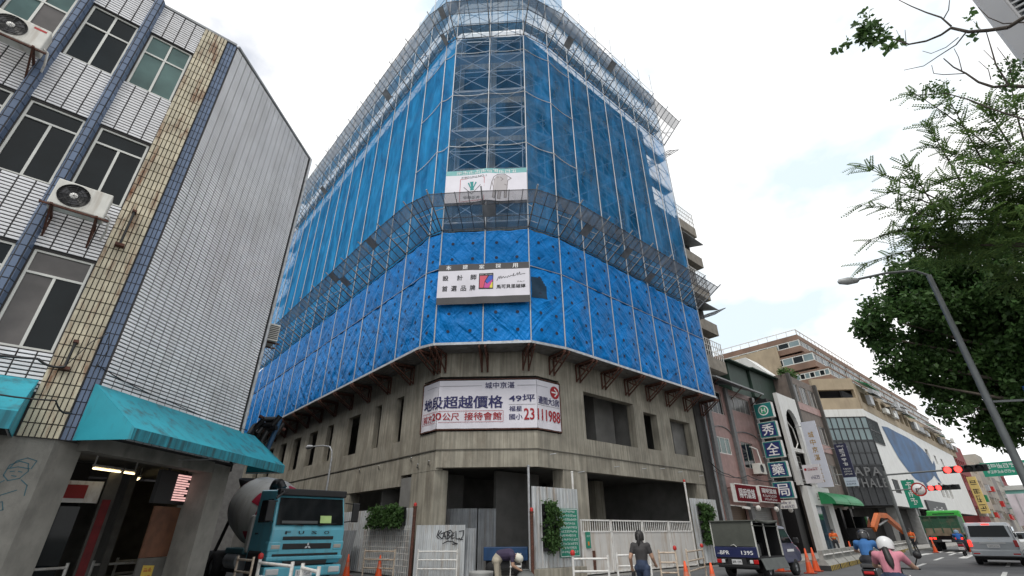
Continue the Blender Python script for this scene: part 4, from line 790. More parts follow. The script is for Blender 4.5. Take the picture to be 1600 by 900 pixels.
# gate
GT = thing('site_gate', 'long white steel site gate with barred top', 'gate', (21.7, 15.25, 0)); gate_m = M('gate_white', (.60, .58, .55), .55, .1, 1.2, stain=(.34, .22, .11), stain_amt=.6, stscale=(3, 3, .35))
xs = [17.18, 19.27, 21.7, 24.0, 26.25]
for a, b in zip(xs, xs[1:]):
    m = MB(); m.box((a + .03, 15.24, .04), (b - .03, 15.29, 1.6)); lf_ = m.build('leaf', gate_m, GT)
    m = MB(); [m.bar((a + .05, 15.25, z), (b - .05, 15.25, z), .06) for z in (.07, 1.63, 2.08)]; [m.bar((x, 15.25, .05), (x, 15.25, 2.1), .06) for x in (a + .05, b - .05)]; m.build('frame', white_paint, lf_)
    for k in range(1, 13): x = a + .05 + (b - a - .1) * k / 13; m = MB(); m.bar((x, 15.25, 1.66), (x, 15.25, 2.05), .03); m.build('bar', white_paint, lf_)
m = MB(); m.box((17.85, 15.2, .12), (18.0, 15.235, .9)); m.build('handle', rust, GT)
green_b = M('notice_green', (.012, .22, .14), .5, .08)
NBd = thing('notice_board', 'green site notice board packed with white Chinese text', 'notice board', (15.8, 15.1, .7)); m = MB(); m.box((15.75, 15.12, .71), (16.93, 15.15, 2.51)); m.build('panel', green_b, NBd)
fb = face((15.75, 15.12, .71), (1, 0), (0, -1), .004); m = MB(); stroke(m, fb, [(.03, .03), (1.15, .03), (1.15, 1.77), (.03, 1.77), (.03, .03)], .02); m.build('border', white_ink, NBd)
lines = (10, 9, 11, 8, 10, 9, 10, 7, 9, 10, 8)
for k, t in enumerate(lines): marks(t, white_ink, NBd, fb, .08, 1.64 - k * .15, 1.0 if k % 3 else .9, .085)
GS = thing('gate_notice', 'small green notice fixed on the white gate', 'notice', (17.5, 15.2, 1)); m = MB(); m.box((17.45, 15.2, 1.0), (17.75, 15.225, 1.62)); m.build('panel', green_b, GS); m = MB(); m.add([(17.55, 15.195, 1.1), (17.65, 15.195, 1.1), (17.65, 15.195, 1.25), (17.55, 15.195, 1.25)], [(0, 1, 2, 3)]); m.build('orange_mark', M('orange_print', (.6, .22, .03), .6), GS); marks(4, white_ink, GS, face((17.45, 15.2, 0), (1, 0), (0, -1), .004), .05, 1.42, .2, .08)
# planters

def leafmat(name, col, trans=.4):
    m = M(name, col, .5, .4, 3, spec=.3); t = m.node_tree; b = t.nodes['Principled BSDF']; o = t.nodes['Material Output']; tl = t.nodes.new('ShaderNodeBsdfTranslucent'); src = b.inputs['Base Color'].links[0].from_socket; t.links.new(src, tl.inputs['Color']); mx_ = t.nodes.new('ShaderNodeMixShader'); mx_.inputs[0].default_value = trans; t.links.new(b.outputs[0], mx_.inputs[1]); t.links.new(tl.outputs[0], mx_.inputs[2]); t.links.new(mx_.outputs[0], o.inputs['Surface']); return m
leaf1 = leafmat('leaf_dark', (.06, .125, .035), .4); leaf2 = leafmat('leaf_bright', (.12, .19, .055), .5); leaf3 = leafmat('leaf_mid', (.075, .14, .042), .4)
bark = M('bark', (.085, .07, .055), .9, .4, 6, bump=.5)
def leaves(centers, size, per, spread, rg, mats=3, long=1.7, droop=.3):
    """leaf-sized faces about the given centres -> (verts, faces, mat idx)"""
    C = np.repeat(np.asarray(centers, float), per, 0); n = len(C); C = C + rg.normal(0, 1, (n, 3)) * spread
    a = rg.normal(0, 1, (n, 3)); a[:, 2] -= droop; a /= np.linalg.norm(a, axis=1)[:, None]; b = np.cross(a, rg.normal(0, 1, (n, 3))); b /= np.linalg.norm(b, axis=1)[:, None]
    s = size * rg.uniform(.6, 1.35, n)[:, None]; A = a * s * long; B = b * s * .5; nn = np.cross(a, b) * s * .18
    vs = np.stack([C, C + A * .5 + B + nn, C + A, C + A * .5 - B + nn], 1).reshape(-1, 3)
    return vs, [(4 * i, 4 * i + 1, 4 * i + 2, 4 * i + 3) for i in range(n)], rg.integers(0, mats, n)
def leafobj(name, vs, fs, mi, mats, parent):
    me = bpy.data.meshes.new(name); off = np.array(OFF.get(parent.name, (0, 0, 0))) if parent else 0; n = len(fs)
    me.vertices.add(len(vs)); me.vertices.foreach_set('co', (np.asarray(vs) - off).ravel()); me.loops.add(4 * n); me.loops.foreach_set('vertex_index', np.asarray(fs).ravel()); me.polygons.add(n); me.polygons.foreach_set('loop_start', np.arange(0, 4 * n, 4)); me.polygons.foreach_set('loop_total', np.full(n, 4))
    for q in mats: me.materials.append(q)
    me.polygons.foreach_set('material_index', np.asarray(mi, dtype=np.int32)); me.update(); me.validate(); return link(name, me, parent)
def planter(lab, o, u, n, w, h, tall=False):
    A = thing('wall_planter', lab, 'planter', o); m = MB(); rows_ = max(1, int(h / .42))
    for k in range(rows_): m.obox(o, u, n, (0, .02, k * h / rows_ + .0), (w, .16, k * h / rows_ + .12))
    m.obox(o, u, n, (0, 0, 0), (w, .019, h)); m.build('rack', black_m, A)
    rg = np.random.default_rng(int(abs(o[0] * 100 + o[1] * 10))); c = []
    for k in range(int(w * h * 70)): s, z = rg.uniform(.03, w - .03), rg.uniform(.02, h + .05); t = rg.uniform(.06, .3) * (1 + .3 * math.sin(s * 6) * math.sin(z * 5)); c.append((o[0] + u[0] * s + n[0] * t, o[1] + u[1] * s + n[1] * t, o[2] + z))
    leafobj('foliage', *leaves(c, .075, 16, .06, rg), [leaf1, leaf3, leaf1], A)
planter('tall leafy planter on the white panel beside the green notice board', (14.8, 15.15, .95), (1, 0), (0, -1), .82, 1.7)
planter('long leafy planter hung on the alley hoarding', (11.2, 19.75, 1.9), (0, 1), (-1, 0), 3.1, .72)
planter('leafy planter on the tall panel next to the pickup', (26.95, 15.12, 1.1), (1, 0), (0, -1), 1.35, 1.85)
# ================= barriers and cones =====================================
rail_w = M('barrier_white', (.70, .69, .66), .45, .1, 3, stain=(.3, .2, .12), stain_amt=.5, stscale=(5, 5, 5)); rail_r = M('barrier_rusty', (.55, .46, .36), .55, .2, 4, stain=(.22, .09, .04), stain_amt=.8, stscale=(5, 5, 5))
def barrier(lab, p, q, mat=rail_w, h=1.0, rails=(.97, .68, .38), lampc=False, r=.028):
    p, q = V((p[0], p[1], 0)), V((q[0], q[1], 0)); A = thing('crowd_barrier', lab, 'barrier', p.lerp(q, .5)); d = (q - p).normalized(); n = V((-d.y, d.x, 0))
    for e in (p, q):
        m = MB(); m.tube(e + V((0, 0, .03)), e + V((0, 0, h + .06)), r * 1.15); m.build('post', mat, A); m = MB(); m.tube(e - n * .25 + V((0, 0, .03)), e + n * .25 + V((0, 0, .03)), r); m.build('foot', mat, A)
    for z in rails: m = MB(); m.tube(p + V((0, 0, z)), q + V((0, 0, z)), r); m.build('rail', mat, A)
    if lampc: m = MB(); m.lathe(p + V((0, 0, h + .05)), (0, 0, 1), [(0, .05), (.03, .065), (.1, .06), (.13, .03), (.14, 0)], 12); m.build('warning_lamp', red_m, A)
    return A
def zz1(x, y, h=1.0): return onZ(x, y, h)
barrier('white barrier with a red lamp before the mixer truck bumper', zz1(406, 877), zz1(457, 882.5), lampc=True, r=.034)
barrier('narrow white barrier at the near corner of the mixer truck', zz1(473, 885), zz1(498, 891), r=.034)
barrier('cream rusty barrier beside the mixer truck front wheel', zz1(372, 872), zz1(396, 874), rail_r)
barrier('cream rusty barrier under the long alley planter', (9.95, 20.6), (10.55, 19.2), rail_r)
barrier('rusty white barrier in front of the graffiti panel', (11.1, 18.35), (12.15, 17.2), rail_w)
barrier('white barrier with pink rag under the arcade pillar', (-.9, 14.6), (.5, 15.6))
barrier('white barrier under the arcade opening, beside the dark shop', (1.0, 16.6), (2.1, 17.1)); barrier('second white barrier deeper in the arcade', (1.6, 18.2), (2.9, 19.4))
barrier('white barrier with a red lamp before the green gate notice', (10.78, 9.9), (11.5, 9.3), lampc=True); barrier('white barrier beside the walking woman', (13.3, 10.4), (14.3, 9.9)); barrier('cream barrier with a red lamp in front of the white gate', zz1(1055, 862), zz1(1029, 862), rail_r, lampc=True); barrier('rust-streaked barrier with a red lamp behind the pickup', zz1(1097, 857.5), zz1(1072, 861), rail_r, lampc=True)
PR = MB(); PR.add([(-.75, 14.55, .95), (-.45, 14.75, .97), (-.48, 14.72, .55), (-.7, 14.56, .5)], [(0, 1, 2, 3)]); PR.add([(-.75, 14.5, .95), (-.45, 14.7, .97), (-.48, 14.68, .62), (-.7, 14.52, .6)], [(0, 1, 2, 3)]); tag(PR.build('rag', M('pink_cloth', (.55, .38, .47), .8)), 'pale pink rag draped over a white barrier', 'cloth')
orange = M('cone_orange', (.75, .09, .015), .5, .1, 3, stain=(.2, .06, .03), stain_amt=.4); 
def cone(lab, p, h=.75, group=None):
    A = thing('traffic_cone', lab, 'traffic cone', (p[0], p[1], 0), local=True, group=group); m = MB(); m.box((-.2, -.2, 0), (.2, .2, .04)); m.build('base', M('cone_base', (.35, .05, .02), .7), A); m = MB(); m.lathe((0, 0, .04), (0, 0, 1), [(0, .15), (h * .42, .095)], 16); m.lathe((0, 0, .04), (0, 0, 1), [(h * .62, .068), (h, .025), (h, 0)], 16); m.build('body', orange, A); m = MB(); m.lathe((0, 0, .04), (0, 0, 1), [(h * .42, .096), (h * .62, .069)], 16); m.build('band', M('cone_band', (.55, .16, .09), .4), A); return A
cone('orange cone standing behind the pickup bumper', (15.0, 8.3)); cone('orange cone between the barriers in front of the white gate', (15.3, 9.33)); cone('orange cone standing by the alley hoarding beside the truck', (10.3, 19.9), .8); cone('orange cone standing beside the spare panel by the truck', (9.9, 22.0), .8)
for k, (x, y) in enumerate(((24.9, 9.27), (26.3, 9.5), (25.6, 10.2), (25.2, 10.6))): cone('orange cone in the cluster beside the pickup front', (x, y), .9, 'cones clustered beside the pickup')
cone('orange cone behind the dump truck, near the vest worker', (54.4, 10.37), .95); cone('orange cone between the far scooter and the silver van', (57.8, 8.6), .95); cone('orange cone with red post among the concrete barriers', (37.2, 11.2), 1.0); cone('orange cone beside the excavator', (47.0, 13.5), .8)
# concrete road barriers with striped base
jb = M('barrier_concrete', (.34, .335, .31), .85, .25, 2, bump=.3, stain=(.16, .15, .13), stain_amt=.6, stscale=(2, 2, 2)); yel = M('yellow_paint', (.52, .36, .04), .7, .2); blk = M('black_paint', (.03, .03, .03), .7, .2)
k = 0; X = 27.0
while X < 62:
    L = 2.0; y0 = .118 * X + 6.25; y1 = .118 * (X + L - .12) + 6.25; A = thing('road_barrier', 'grey concrete road barrier with black and yellow striped base along the dug lane', 'barrier', (X, y0, 0), math.atan2(y1 - y0, L), group='concrete barriers along the dug-up lane', local=True)
    if k == 0:
        m = MB(); m.prism([(-.25, .2), (.25, .2), (.2, .3), (.1, .42), (.08, .8), (-.08, .8), (-.1, .42), (-.2, .3)], 0, 0, L - .1)
        for wv in (0,): pass
        body = m.build('body', jb, A); 
        for q in range(12): m = MB(); m.box(((L - .1) * q / 12 + .0005, -.27, 0), ((L - .1) * (q + 1) / 12 - .0005, .27, .2)); m.build('stripe_block', yel if q % 2 else blk, A)
        for zz_ in (.5,): m = MB(); m.tube((.1, -.13, .62), (L - .2, -.13, .62), .03); m.build('rail', white_paint, A)
        JB0 = A
    else:
        bpy.data.objects.remove(A); copy_tree(JB0, None, (X, y0, 0), math.atan2(y1 - y0, L))
    X += L + .12; k += 1
# ================= buildings along the street =============================
def rowbldg(name, lab, x0, x1, y, dep, z1, mat, cat='building', z0=0., holes=(), th=.25):
    """building with a street front at Y=y; holes in (x0,x1,z0,z1)"""
    A = thing(name, lab, cat, ((x0 + x1) / 2, y, 0)); m = MB(); holewall(m, (x0, y, z0), (1, 0), (0, -1), x1 - x0, z1 - z0, [(a - x0, b - x0, c - z0, d - z0) for a, b, c, d in holes], th)
    m.box((x0, y + th, z0), (x0 + .2, y + dep, z1)); m.box((x1 - .2, y + th, z0), (x1, y + dep, z1)); m.box((x0 + .2, y + dep - .2, z0), (x1 - .2, y + dep, z1)); m.build('wall', mat, A)
    m = MB(); m.box((x0 + .2, y + th, z1 - .3), (x1 - .2, y + dep - .2, z1 - .1)); m.build('roof', grey_paint, A)
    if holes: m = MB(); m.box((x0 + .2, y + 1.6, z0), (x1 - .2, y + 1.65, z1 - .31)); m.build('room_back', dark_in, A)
    return A
RYF = 15.8
# --- tall dark block behind the scaffold end
dk = M('dark_render', (.045, .042, .04), .85, .3, .8, streak=.3); balm = M('balcony_cream', (.24, .215, .18), .8, .2, stain=(.2, .15, .1), stain_amt=.5)
TB = rowbldg('dark_apartment_block', 'tall dark apartment block rising behind the scaffold end with cream balconies', 30.6, 37.7, 17.4, 13, 28.2, dk)
for k, z in enumerate((9.6, 12.9, 16.2, 19.5, 22.8, 26.1)):
    m = MB(); m.box((34.2, 16.4, z), (37.5, 17.4, z + .15)); m.box((34.2, 16.4, z + .15), (37.5, 16.5, z + 1.0)); m.box((37.4, 16.5, z + .15), (37.5, 17.4, z + 1.0)); b_ = m.build('balcony', balm, TB)
    if k % 2 == 1: m = MB(); [m.bar((x, 16.42, z + 1.0), (x, 16.42, z + 2.5), .04) for x in np.arange(34.3, 37.5, .34)]; [m.bar((34.2, 16.42, z + 1.0 + q), (37.5, 16.42, z + 1.0 + q), .04) for q in (.5, 1.0, 1.5)]; [m.bar((37.48, y_, z + 1.0), (37.48, y_, z + 2.5), .04) for y_ in np.arange(16.5, 17.4, .3)]; m.build('grille', white_paint, b_)
    else: m = MB(); m.hexa([(34.1, 16.0, z + 2.3), (37.6, 16.0, z + 2.3), (37.6, 17.4, z + 2.7), (34.1, 17.4, z + 2.7), (34.1, 16.0, z + 2.34), (37.6, 16.0, z + 2.34), (37.6, 17.4, z + 2.74), (34.1, 17.4, z + 2.74)]); m.build('canopy', grey_paint, b_)
# narrow dark strip beside the concrete building
m = MB(); m.box((29.95, 15.85, 0), (31.35, 27, 11.4)); A = m.build('narrow_building', dk); tag(A, 'narrow dark wall squeezed between the concrete and pink tiled buildings', 'building')
m = MB(); m.tube((30.9, 15.7, .2), (30.9, 15.7, 10.8), .07); tag(m.build('drainpipe', grey_paint), 'grey drainpipe on the narrow dark wall', 'pipe')
# --- pink tiled building
pink = M('pink_tile', (.36, .22, .20), .55, .14, 3, stain=(.22, .13, .11), stain_amt=.4, bump=.1, bscale=60); coltile = M('grey_tile', (.15, .15, .15), .55, .2, 6)
hp = [(31.9, 34.2, 9.05, 10.7), (35.4, 38.8, 9.65, 10.8), (31.9, 34.05, 6.28, 7.4), (35.7, 37.6, 5.6, 7.4), (32.2, 34.8, 0, 3.1), (35.5, 38.9, 0, 3.1)]
PB = rowbldg('pink_tiled_building', 'three-storey pink tiled building with pawn shop signs over garages', 31.4, 39.4, RYF, 12, 11.2, pink, holes=hp)
window(PB, (31.9, RYF, 9.05), (1, 0), (0, -1), 2.3, 1.65, 0, [.33, .66], inset=.1); window(PB, (35.4, RYF, 9.65), (1, 0), (0, -1), 3.4, 1.15, 0, [.25, .5, .75], inset=.1, glass=glass_brown)
window(PB, (31.9, RYF, 6.28), (1, 0), (0, -1), 2.15, 1.12, 0, [.35, .7], fr=white_paint, glass=glass_green, inset=.05, bar=.07); window(PB, (35.7, RYF, 5.6), (1, 0), (0, -1), 1.9, 1.8, 0, .5, inset=.1, glass=glass_dark)
for x in (31.42, 34.6, 39.0): m = MB(); m.box((x, RYF - .22, .12), (x + .42, RYF - .01, 11.1)); m.build('column', coltile, PB)
for x0, x1 in ((31.9, 34.5), (35.1, 38.9)):
    m = MB(); n_ = 8
    for k in range(n_): t0, t1 = k / n_ * math.pi, (k + 1) / n_ * math.pi; xm = (x0 + x1) / 2; w = (x1 - x0) / 2; m.bar((xm - w * math.cos(t0), RYF - .03, 7.75 + .4 * math.sin(t0)), (xm - w * math.cos(t1), RYF - .03, 7.75 + .4 * math.sin(t1)), .06)
    m.build('arch_moulding', coltile, PB)
sh = M('roller_shutter', (.24, .24, .23), .5, .1, 3, metal=.3); brown_s = M('brown_shutter', (.16, .11, .075), .6, .15)
for a, b, mt in ((32.2, 34.8, brown_s), (35.5, 38.9, sh)):
    me = bpy.data.meshes.new('shutter_slat'); t = MB(); t.box((0, 0, 0), (b - a, .03, .115)); me.from_pydata(t.v, [], t.f); me.materials.append(mt)
    for k in range(24): inst('shutter_slat', me, PB, (a, RYF + .3, .13 + k * .123))
m = MB(); m.hexa([(31.5, 14.6, 11.1), (39, 14.6, 11.1), (39, 16.5, 12.0), (31.5, 16.5, 12.0), (31.5, 14.6, 11.2), (39, 14.6, 11.2), (39, 16.5, 12.1), (31.5, 16.5, 12.1)]); m.build('roof_canopy', grey_paint, PB); m = MB(); [m.bar((x, 15.7, 10.4), (x, 14.7, 11.1), .05) for x in (32, 35.5, 38.8)]; m.build('canopy_strut', rust, PB)
cable('black cable sagging along the pink building above the pawn signs', [(29.8, 15.4, 5.6), (32, 15.4, 4.9), (34.8, 15.4, 5.0), (39.2, 15.3, 4.9)], .03, .2); cable('thin black wires draped between the dark wall and pink building', [(29.9, 15.3, 5.0), (33, 15.2, 4.75), (36, 15.3, 4.8)], .02, .15)
def signbox(name, lab, x0, x1, y0, y1, z0, z1, mat, lip=white_paint):
    A = thing(name, lab, 'sign', ((x0 + x1) / 2, (y0 + y1) / 2, z0)); m = MB(); m.box((x0, y0, z0), (x1, y1, z1)); m.build('box', lip, A); m = MB(); m.box((x0 + .06, y0 - .012, z0 + .06), (x1 - .06, y0 - .002, z1 - .06)); m.build('face_panel', mat, A); return A
maroon = M('sign_maroon', (.13, .010, .016), .85, .1, spec=.08); 
S1_ = signbox('pawn_shop_sign', 'dark red sign with large outlined white Chinese characters on the pink building', 31.9, 35.0, 15.1, 15.35, 3.25, 4.35, maroon); text('陽明當舖', white_ink, S1_, face((31.9, 15.085, 0), (1, 0), (0, -1), .004), .45, 3.5, 2.2, .58, .003)
S2_ = signbox('pawn_shop_sign', 'dark red sign with smaller white Chinese text next to the pharmacy column', 35.4, 39.1, 15.1, 15.35, 3.35, 4.4, maroon); f_ = face((35.4, 15.085, 0), (1, 0), (0, -1), .004); text('陽明當舖', white_ink, S2_, f_, .35, 3.92, 2.3, .32, .003); marks(8, white_ink, S2_, f_, .35, 3.68, 2.2, .16); marks(12, white_ink, S2_, f_, .5, 3.48, 2.0, .13)
for s, b in ((31.9, 35.0), (35.4, 39.1)): m = MB(); [m.bar((x, 15.35, 4.1), (x, RYF, 4.1), .05) for x in (s + .3, b - .3)]; m.build('sign_bracket', rust, S1_ if s < 33 else S2_)
for x, lab in ((34.4, 'small white dome lamp under the first pawn shop sign'), (37.2, 'small white dome lamp under the second pawn shop sign'), (39.6, 'small white dome lamp below the pharmacy column')):
    A = thing('dome_lamp', lab, 'lamp', (x, 15.2, 2.95)); m = MB(); m.lathe((x, 15.0, 2.95), (0, 0, 1), [(-.17, 0), (-.14, .1), (0, .17), (.14, .1), (.17, 0)], 14); m.build('globe', white_paint, A); m = MB(); m.bar((x, 15.0, 3.05), (x, 15.8, 3.05), .04); m.build('bracket', steel, A)
A = thing('security_camera', 'white security camera under the pawn shop sign', 'camera', (32.2, 15.2, 2.95)); m = MB(); m.bar((32.0, 14.9, 2.95), (32.5, 14.7, 2.88), .13, .13); m.build('body', white_paint, A); m = MB(); m.bar((32.1, 15.0, 3.0), (32.1, 15.8, 3.1), .05); m.build('bracket', white_paint, A)
ac2 = thing('air_conditioner', 'outdoor unit on the pink building beside the pharmacy column', 'air conditioner', (37.8, 15.4, 5.0)); m = MB(); m.box((36.3, 15.1, 5.2), (37.3, 15.6, 5.9)); m.build('casing', ac_white, ac2); m = MB(); m.lathe((36.65, 15.09, 5.55), (0, 1, 0), [(0, .27), (.004, .27), (.004, 0)], 20); m.build('fan_opening', black_m, ac2); m = MB(); [m.bar((x, 15.0, 5.17), (x, 15.8, 5.17), .05) for x in (36.4, 37.2)]; m.build('bracket', rust, ac2); m = MB(); m.path([(37.0, 15.2, 5.9), (37.0, 15.3, 6.9), (36.6, 15.6, 7.1)], .05); m.build('duct', white_paint, ac2)
# --- pharmacy column of boxes (faces look down the street)
teal_s = M('sign_teal', (.02, .20, .19), .4, .05); navy_s = M('sign_navy', (.02, .03, .14), .4, .05)
PH = thing('pharmacy_sign', 'vertical column of green-framed blue boxes reading the pharmacy name in white', 'sign', (38.5, 14.7, 3.0)); fx = lambda off: (lambda s, z: V((38.5 - off, 15.42 - s, z)))
for k, (z0, z1, ch) in enumerate(((9.28, 10.4, ''), (7.84, 8.98, '秀'), (6.4, 7.58, '全'), (5.06, 6.12, '藥'), (3.66, 4.76, '局'))):
    m = MB(); m.box((38.5, 14.08, z0), (38.85, 15.42, z1)); b_ = m.build('sign_box', white_paint, PH); m = MB(); m.box((38.49, 14.11, z0 + .03), (38.499, 15.39, z1 - .03)); m.build('green_border', teal_s, b_)
    if ch: m = MB(); m.box((38.482, 14.22, z0 + .11), (38.489, 15.28, z1 - .11)); m.build('blue_field', navy_s, b_); text(ch, white_ink, b_, fx(.022), .25, z0 + .16, .84, z1 - z0 - .32, .011)
    else:
        m = MB(); m.add([fx(.016)(.67 + .38 * math.cos(t), (z0 + z1) / 2 + .38 * math.sin(t)) for t in np.arange(0, 6.28, .3)], [tuple(range(21))]); m.build('emblem_disc', white_ink, b_); m = MB(); m.add([fx(.020)(.67 + .3 * math.cos(t), (z0 + z1) / 2 + .3 * math.sin(t)) for t in np.arange(0, 6.28, .3)], [tuple(range(21))]); m.build('emblem_field', M('emblem_green', (.03, .3, .16), .5), b_); text('H', white_ink, b_, fx(.024), .52, z0 + .4, .3, .34, .011)
m = MB(); m.box((38.5, 14.2, 3.0), (38.75, 15.25, 3.55)); b_ = m.build('plate', white_paint, PH); marks(3, navy_ink, b_, fx(.012), .3, 3.3, .7, .16, .011); marks(5, navy_ink, b_, fx(.012), .3, 3.06, .85, .19, .011)
m = MB(); m.bar((38.95, 15.45, 2.9), (38.95, 15.45, 10.6), .08); [m.bar((38.95, 15.45, z), (38.95, RYF, z), .06) for z in (3.4, 5, 6.6, 8.2, 10)]; m.build('mast', steel, PH)
# --- white arch fronted building
wht = M('white_cladding', (.66, .66, .64), .5, .06, 1, stain=(.4, .38, .34), stain_amt=.4)
AB = thing('arch_building', 'narrow building with white arched front frame and white shop surround', 'building', (46.5, RYF, 0)); m = MB(); holewall(m, (43.2, RYF + .3, 0), (1, 0), (0, -1), 5.2, 11.8, [(1.2, 4.6, .1, 11.0)], .3); m.box((43.2, RYF + .6, 0), (43.4, 28, 11.8)); m.build('wall', black_m, AB)
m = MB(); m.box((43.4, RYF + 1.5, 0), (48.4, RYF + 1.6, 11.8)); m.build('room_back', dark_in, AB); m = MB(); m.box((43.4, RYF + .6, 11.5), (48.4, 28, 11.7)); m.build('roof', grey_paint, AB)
m = MB(); x0, x1, cx, r = 44.2, 48.4, 46.35, 1.35; zt = 12.3
outer = [(x0, 4.9), (x0, zt), (x1, zt - .2), (x1, 4.9)]
def archfront(m, x0, x1, z0, z1, a, b, za, y0, y1):
    c = (a + b) / 2; r = (b - a) / 2; n_ = 10; arc = [(c - r * math.cos(math.pi * k / n_), za + r * 1.25 * math.sin(math.pi * k / n_)) for k in range(n_ + 1)]
    for yy in (y0, y1):
        m.add([(x0, yy, z0), (a, yy, z0), (a, yy, za), (x0, yy, za)], [(0, 1, 2, 3)]); m.add([(b, yy, z0), (x1, yy, z0), (x1, yy, za), (b, yy, za)], [(0, 1, 2, 3)])
        for k, ((p, q), (s, t)) in enumerate(zip(arc, arc[1:])): m.add([(p, yy, q), (s, yy, t), (s if k < n_ - 1 else x1, yy, z1), (p if k else x0, yy, z1)], [(0, 1, 2, 3)])
        m.add([(x0, yy, za), (a, yy, za), (x0, yy, z1)], [(0, 1, 2)]); m.add([(x1, yy, za), (b, yy, za), (x1, yy, z1)], [(0, 2, 1)])
    for (p, q), (s, t) in zip([(a, z0)] + arc + [(b, z0)], arc + [(b, z0)]): m.add([(p, y0, q), (s, y0, t), (s, y1, t), (p, y1, q)], [(0, 1, 2, 3)])
    m.add([(x0, y0, z0), (x0, y1, z0), (x0, y1, z1), (x0, y0, z1)], [(0, 1, 2, 3)]); m.add([(x1, y0, z0), (x1, y1, z0), (x1, y1, z1), (x1, y0, z1)], [(3, 2, 1, 0)]); m.add([(x0, y0, z1), (x1, y0, z1), (x1, y1, z1), (x0, y1, z1)], [(0, 1, 2, 3)])
archfront(m, 44.3, 48.4, 4.9, 12.4, 45.0, 47.6, 9.6, RYF - .25, RYF + .05); m.build('arch_frame', wht, AB)
window(AB, (45.05, RYF + .4, 5.2), (1, 0), (0, -1), 2.5, 2.2, .5, [.33, .66], inset=0, glass=glass_brown); m = MB(); m.path([(45.3, RYF, 10.4), (46.6, RYF, 9.6), (46.9, RYF, 8.4), (46.2, RYF, 7.9)], .05); m.build('duct', white_paint, AB); m = MB(); m.box((45.1, RYF - .1, 7.6), (47.5, RYF + .3, 7.9)); m.build('ledge', white_paint, AB)
m = MB(); holewall(m, (44.7, RYF - .5, 0.1), (1, 0), (0, -1), 4.9, 4.75, [(.9, 3.7, 0, 3.35)], .5); m.build('shop_surround', wht, AB); m = MB(); m.box((45.6, RYF - .2, .1), (48.4, RYF - .15, 3.45)); sg = m.build('shop_glass', M('blue_shop_glass', (.03, .06, .09), .08, .6, .8, spec=.6), AB); marks(2, rust, AB, face((44.7, RYF - .5, 0), (1, 0), (0, -1), .004), 1.7, 3.85, 1.4, .5, .011)
# --- brown building
brn = M('brown_tile', (.17, .135, .115), .7, .2, 2, stain=(.09, .08, .07), stain_amt=.5); hb = [(49.0 + 2.2 * k, 50.8 + 2.2 * k, z, z + 1.7) for k in range(3) for z in (5.4, 9.0, 12.6)] + [(49.2, 54.8, .1, 3.3)]
BB = rowbldg('brown_building', 'brown tiled four-storey building with weathered windows behind the hanging banners', 48.5, 55.6, RYF, 12, 15.0, brn, holes=hb)
for a, b, c, d_ in hb[:-1]: window(BB, (a, RYF, c), (1, 0), (0, -1), b - a, d_ - c, 0, .5, inset=.08, glass=glass_brown if (a + c) % 2 < 1 else glass_dark)
for z in (8.2, 11.8): m = MB(); m.box((48.5, RYF - .06, z), (55.6, RYF - .005, z + .7)); m.build('pink_band', pink, BB)
for x in (48.5, 55.2): m = MB(); m.box((x, RYF - .3, 3.4), (x + .4, RYF - .01, 15.05)); m.build('pier', M('dark_pier', (.07, .065, .06), .8, .2), BB)
tag(leafobj('roof_plants', *leaves([(48.6 + random.random() * 3, RYF + .3, 15.1 + random.random() * .5) for _ in range(40)], .18, 10, .2, RNG), [leaf3, leaf1, leaf2], BB), kind='stuff')
for x in (49.3, 52.0, 54.6): m = MB(); m.box((x, RYF - .2, .1), (x + .5, RYF + .3, 3.4)); m.build('arcade_column', black_m, BB)
gaw = M('green_canvas', (.012, .20, .07), .5, .15, 2)
for k, (x0, x1) in enumerate(((46.9, 50.4), (50.5, 54.0))):
    A = thing('green_awning', ('rounded green canopy over the shop under the white hanging banner', 'rounded green canopy nearer the dark hanging banner')[k], 'awning', ((x0 + x1) / 2, 15, 3.5)); m = MB(); n_ = 8
    for q in range(n_): t0, t1 = q / n_ * 1.57, (q + 1) / n_ * 1.57; m.add([(x0, RYF - 1.6 * math.sin(t0), 3.55 + 1.0 * math.cos(t0)), (x1, RYF - 1.6 * math.sin(t0), 3.55 + 1.0 * math.cos(t0)), (x1, RYF - 1.6 * math.sin(t1), 3.55 + 1.0 * math.cos(t1)), (x0, RYF - 1.6 * math.sin(t1), 3.55 + 1.0 * math.cos(t1))], [(0, 1, 2, 3)], 0, True)
    m.build('canopy', gaw, A); 
    for xx in (x0, x1): m = MB(); pr = [(RYF - 1.58 * math.sin(q / n_ * 1.57), 3.55 + .99 * math.cos(q / n_ * 1.57)) for q in range(n_ + 1)] + [(RYF, 3.55)]; m.prism(pr, 0, xx - .005, xx + .005); m.build('end_panel', gaw, A)
# --- hanging banners, faces looking down the street
def hang(name, lab, X, y0, y1, z0, z1, mat):
    A = thing(name, lab, 'banner', (X, (y0 + y1) / 2, z0)); m = MB(); m.box((X, y0, z0), (X + .12, y1, z1)); m.build('panel', mat, A); m = MB(); [m.bar((X + .2, y0, z), (X + .2, RYF, z), .06) for z in (z0 + .3, z1 - .3)]; m.bar((X + .2, y1, z0), (X + .2, y1, z1), .08); m.build('bracket', steel, A); return A
HW = hang('hanging_banner', 'tall pale banner with gold vertical Chinese characters hung by the arch building', 47, 14.05, 15.2, 4.8, 10.1, M('pale_banner', (.60, .62, .70), .5, .04))
for k, ch in enumerate('城中京湛'): text(ch, gold_ink, HW, lambda s, z: V((46.99, 15.2 - s, z)), .36, 8.75 - .62 * k, .42, .48, .011)
for k in range(5): marks(1, gold_ink, HW, lambda s, z: V((46.99, 15.2 - s, z)), .46, 6.4 - .3 * k, .2, .2)
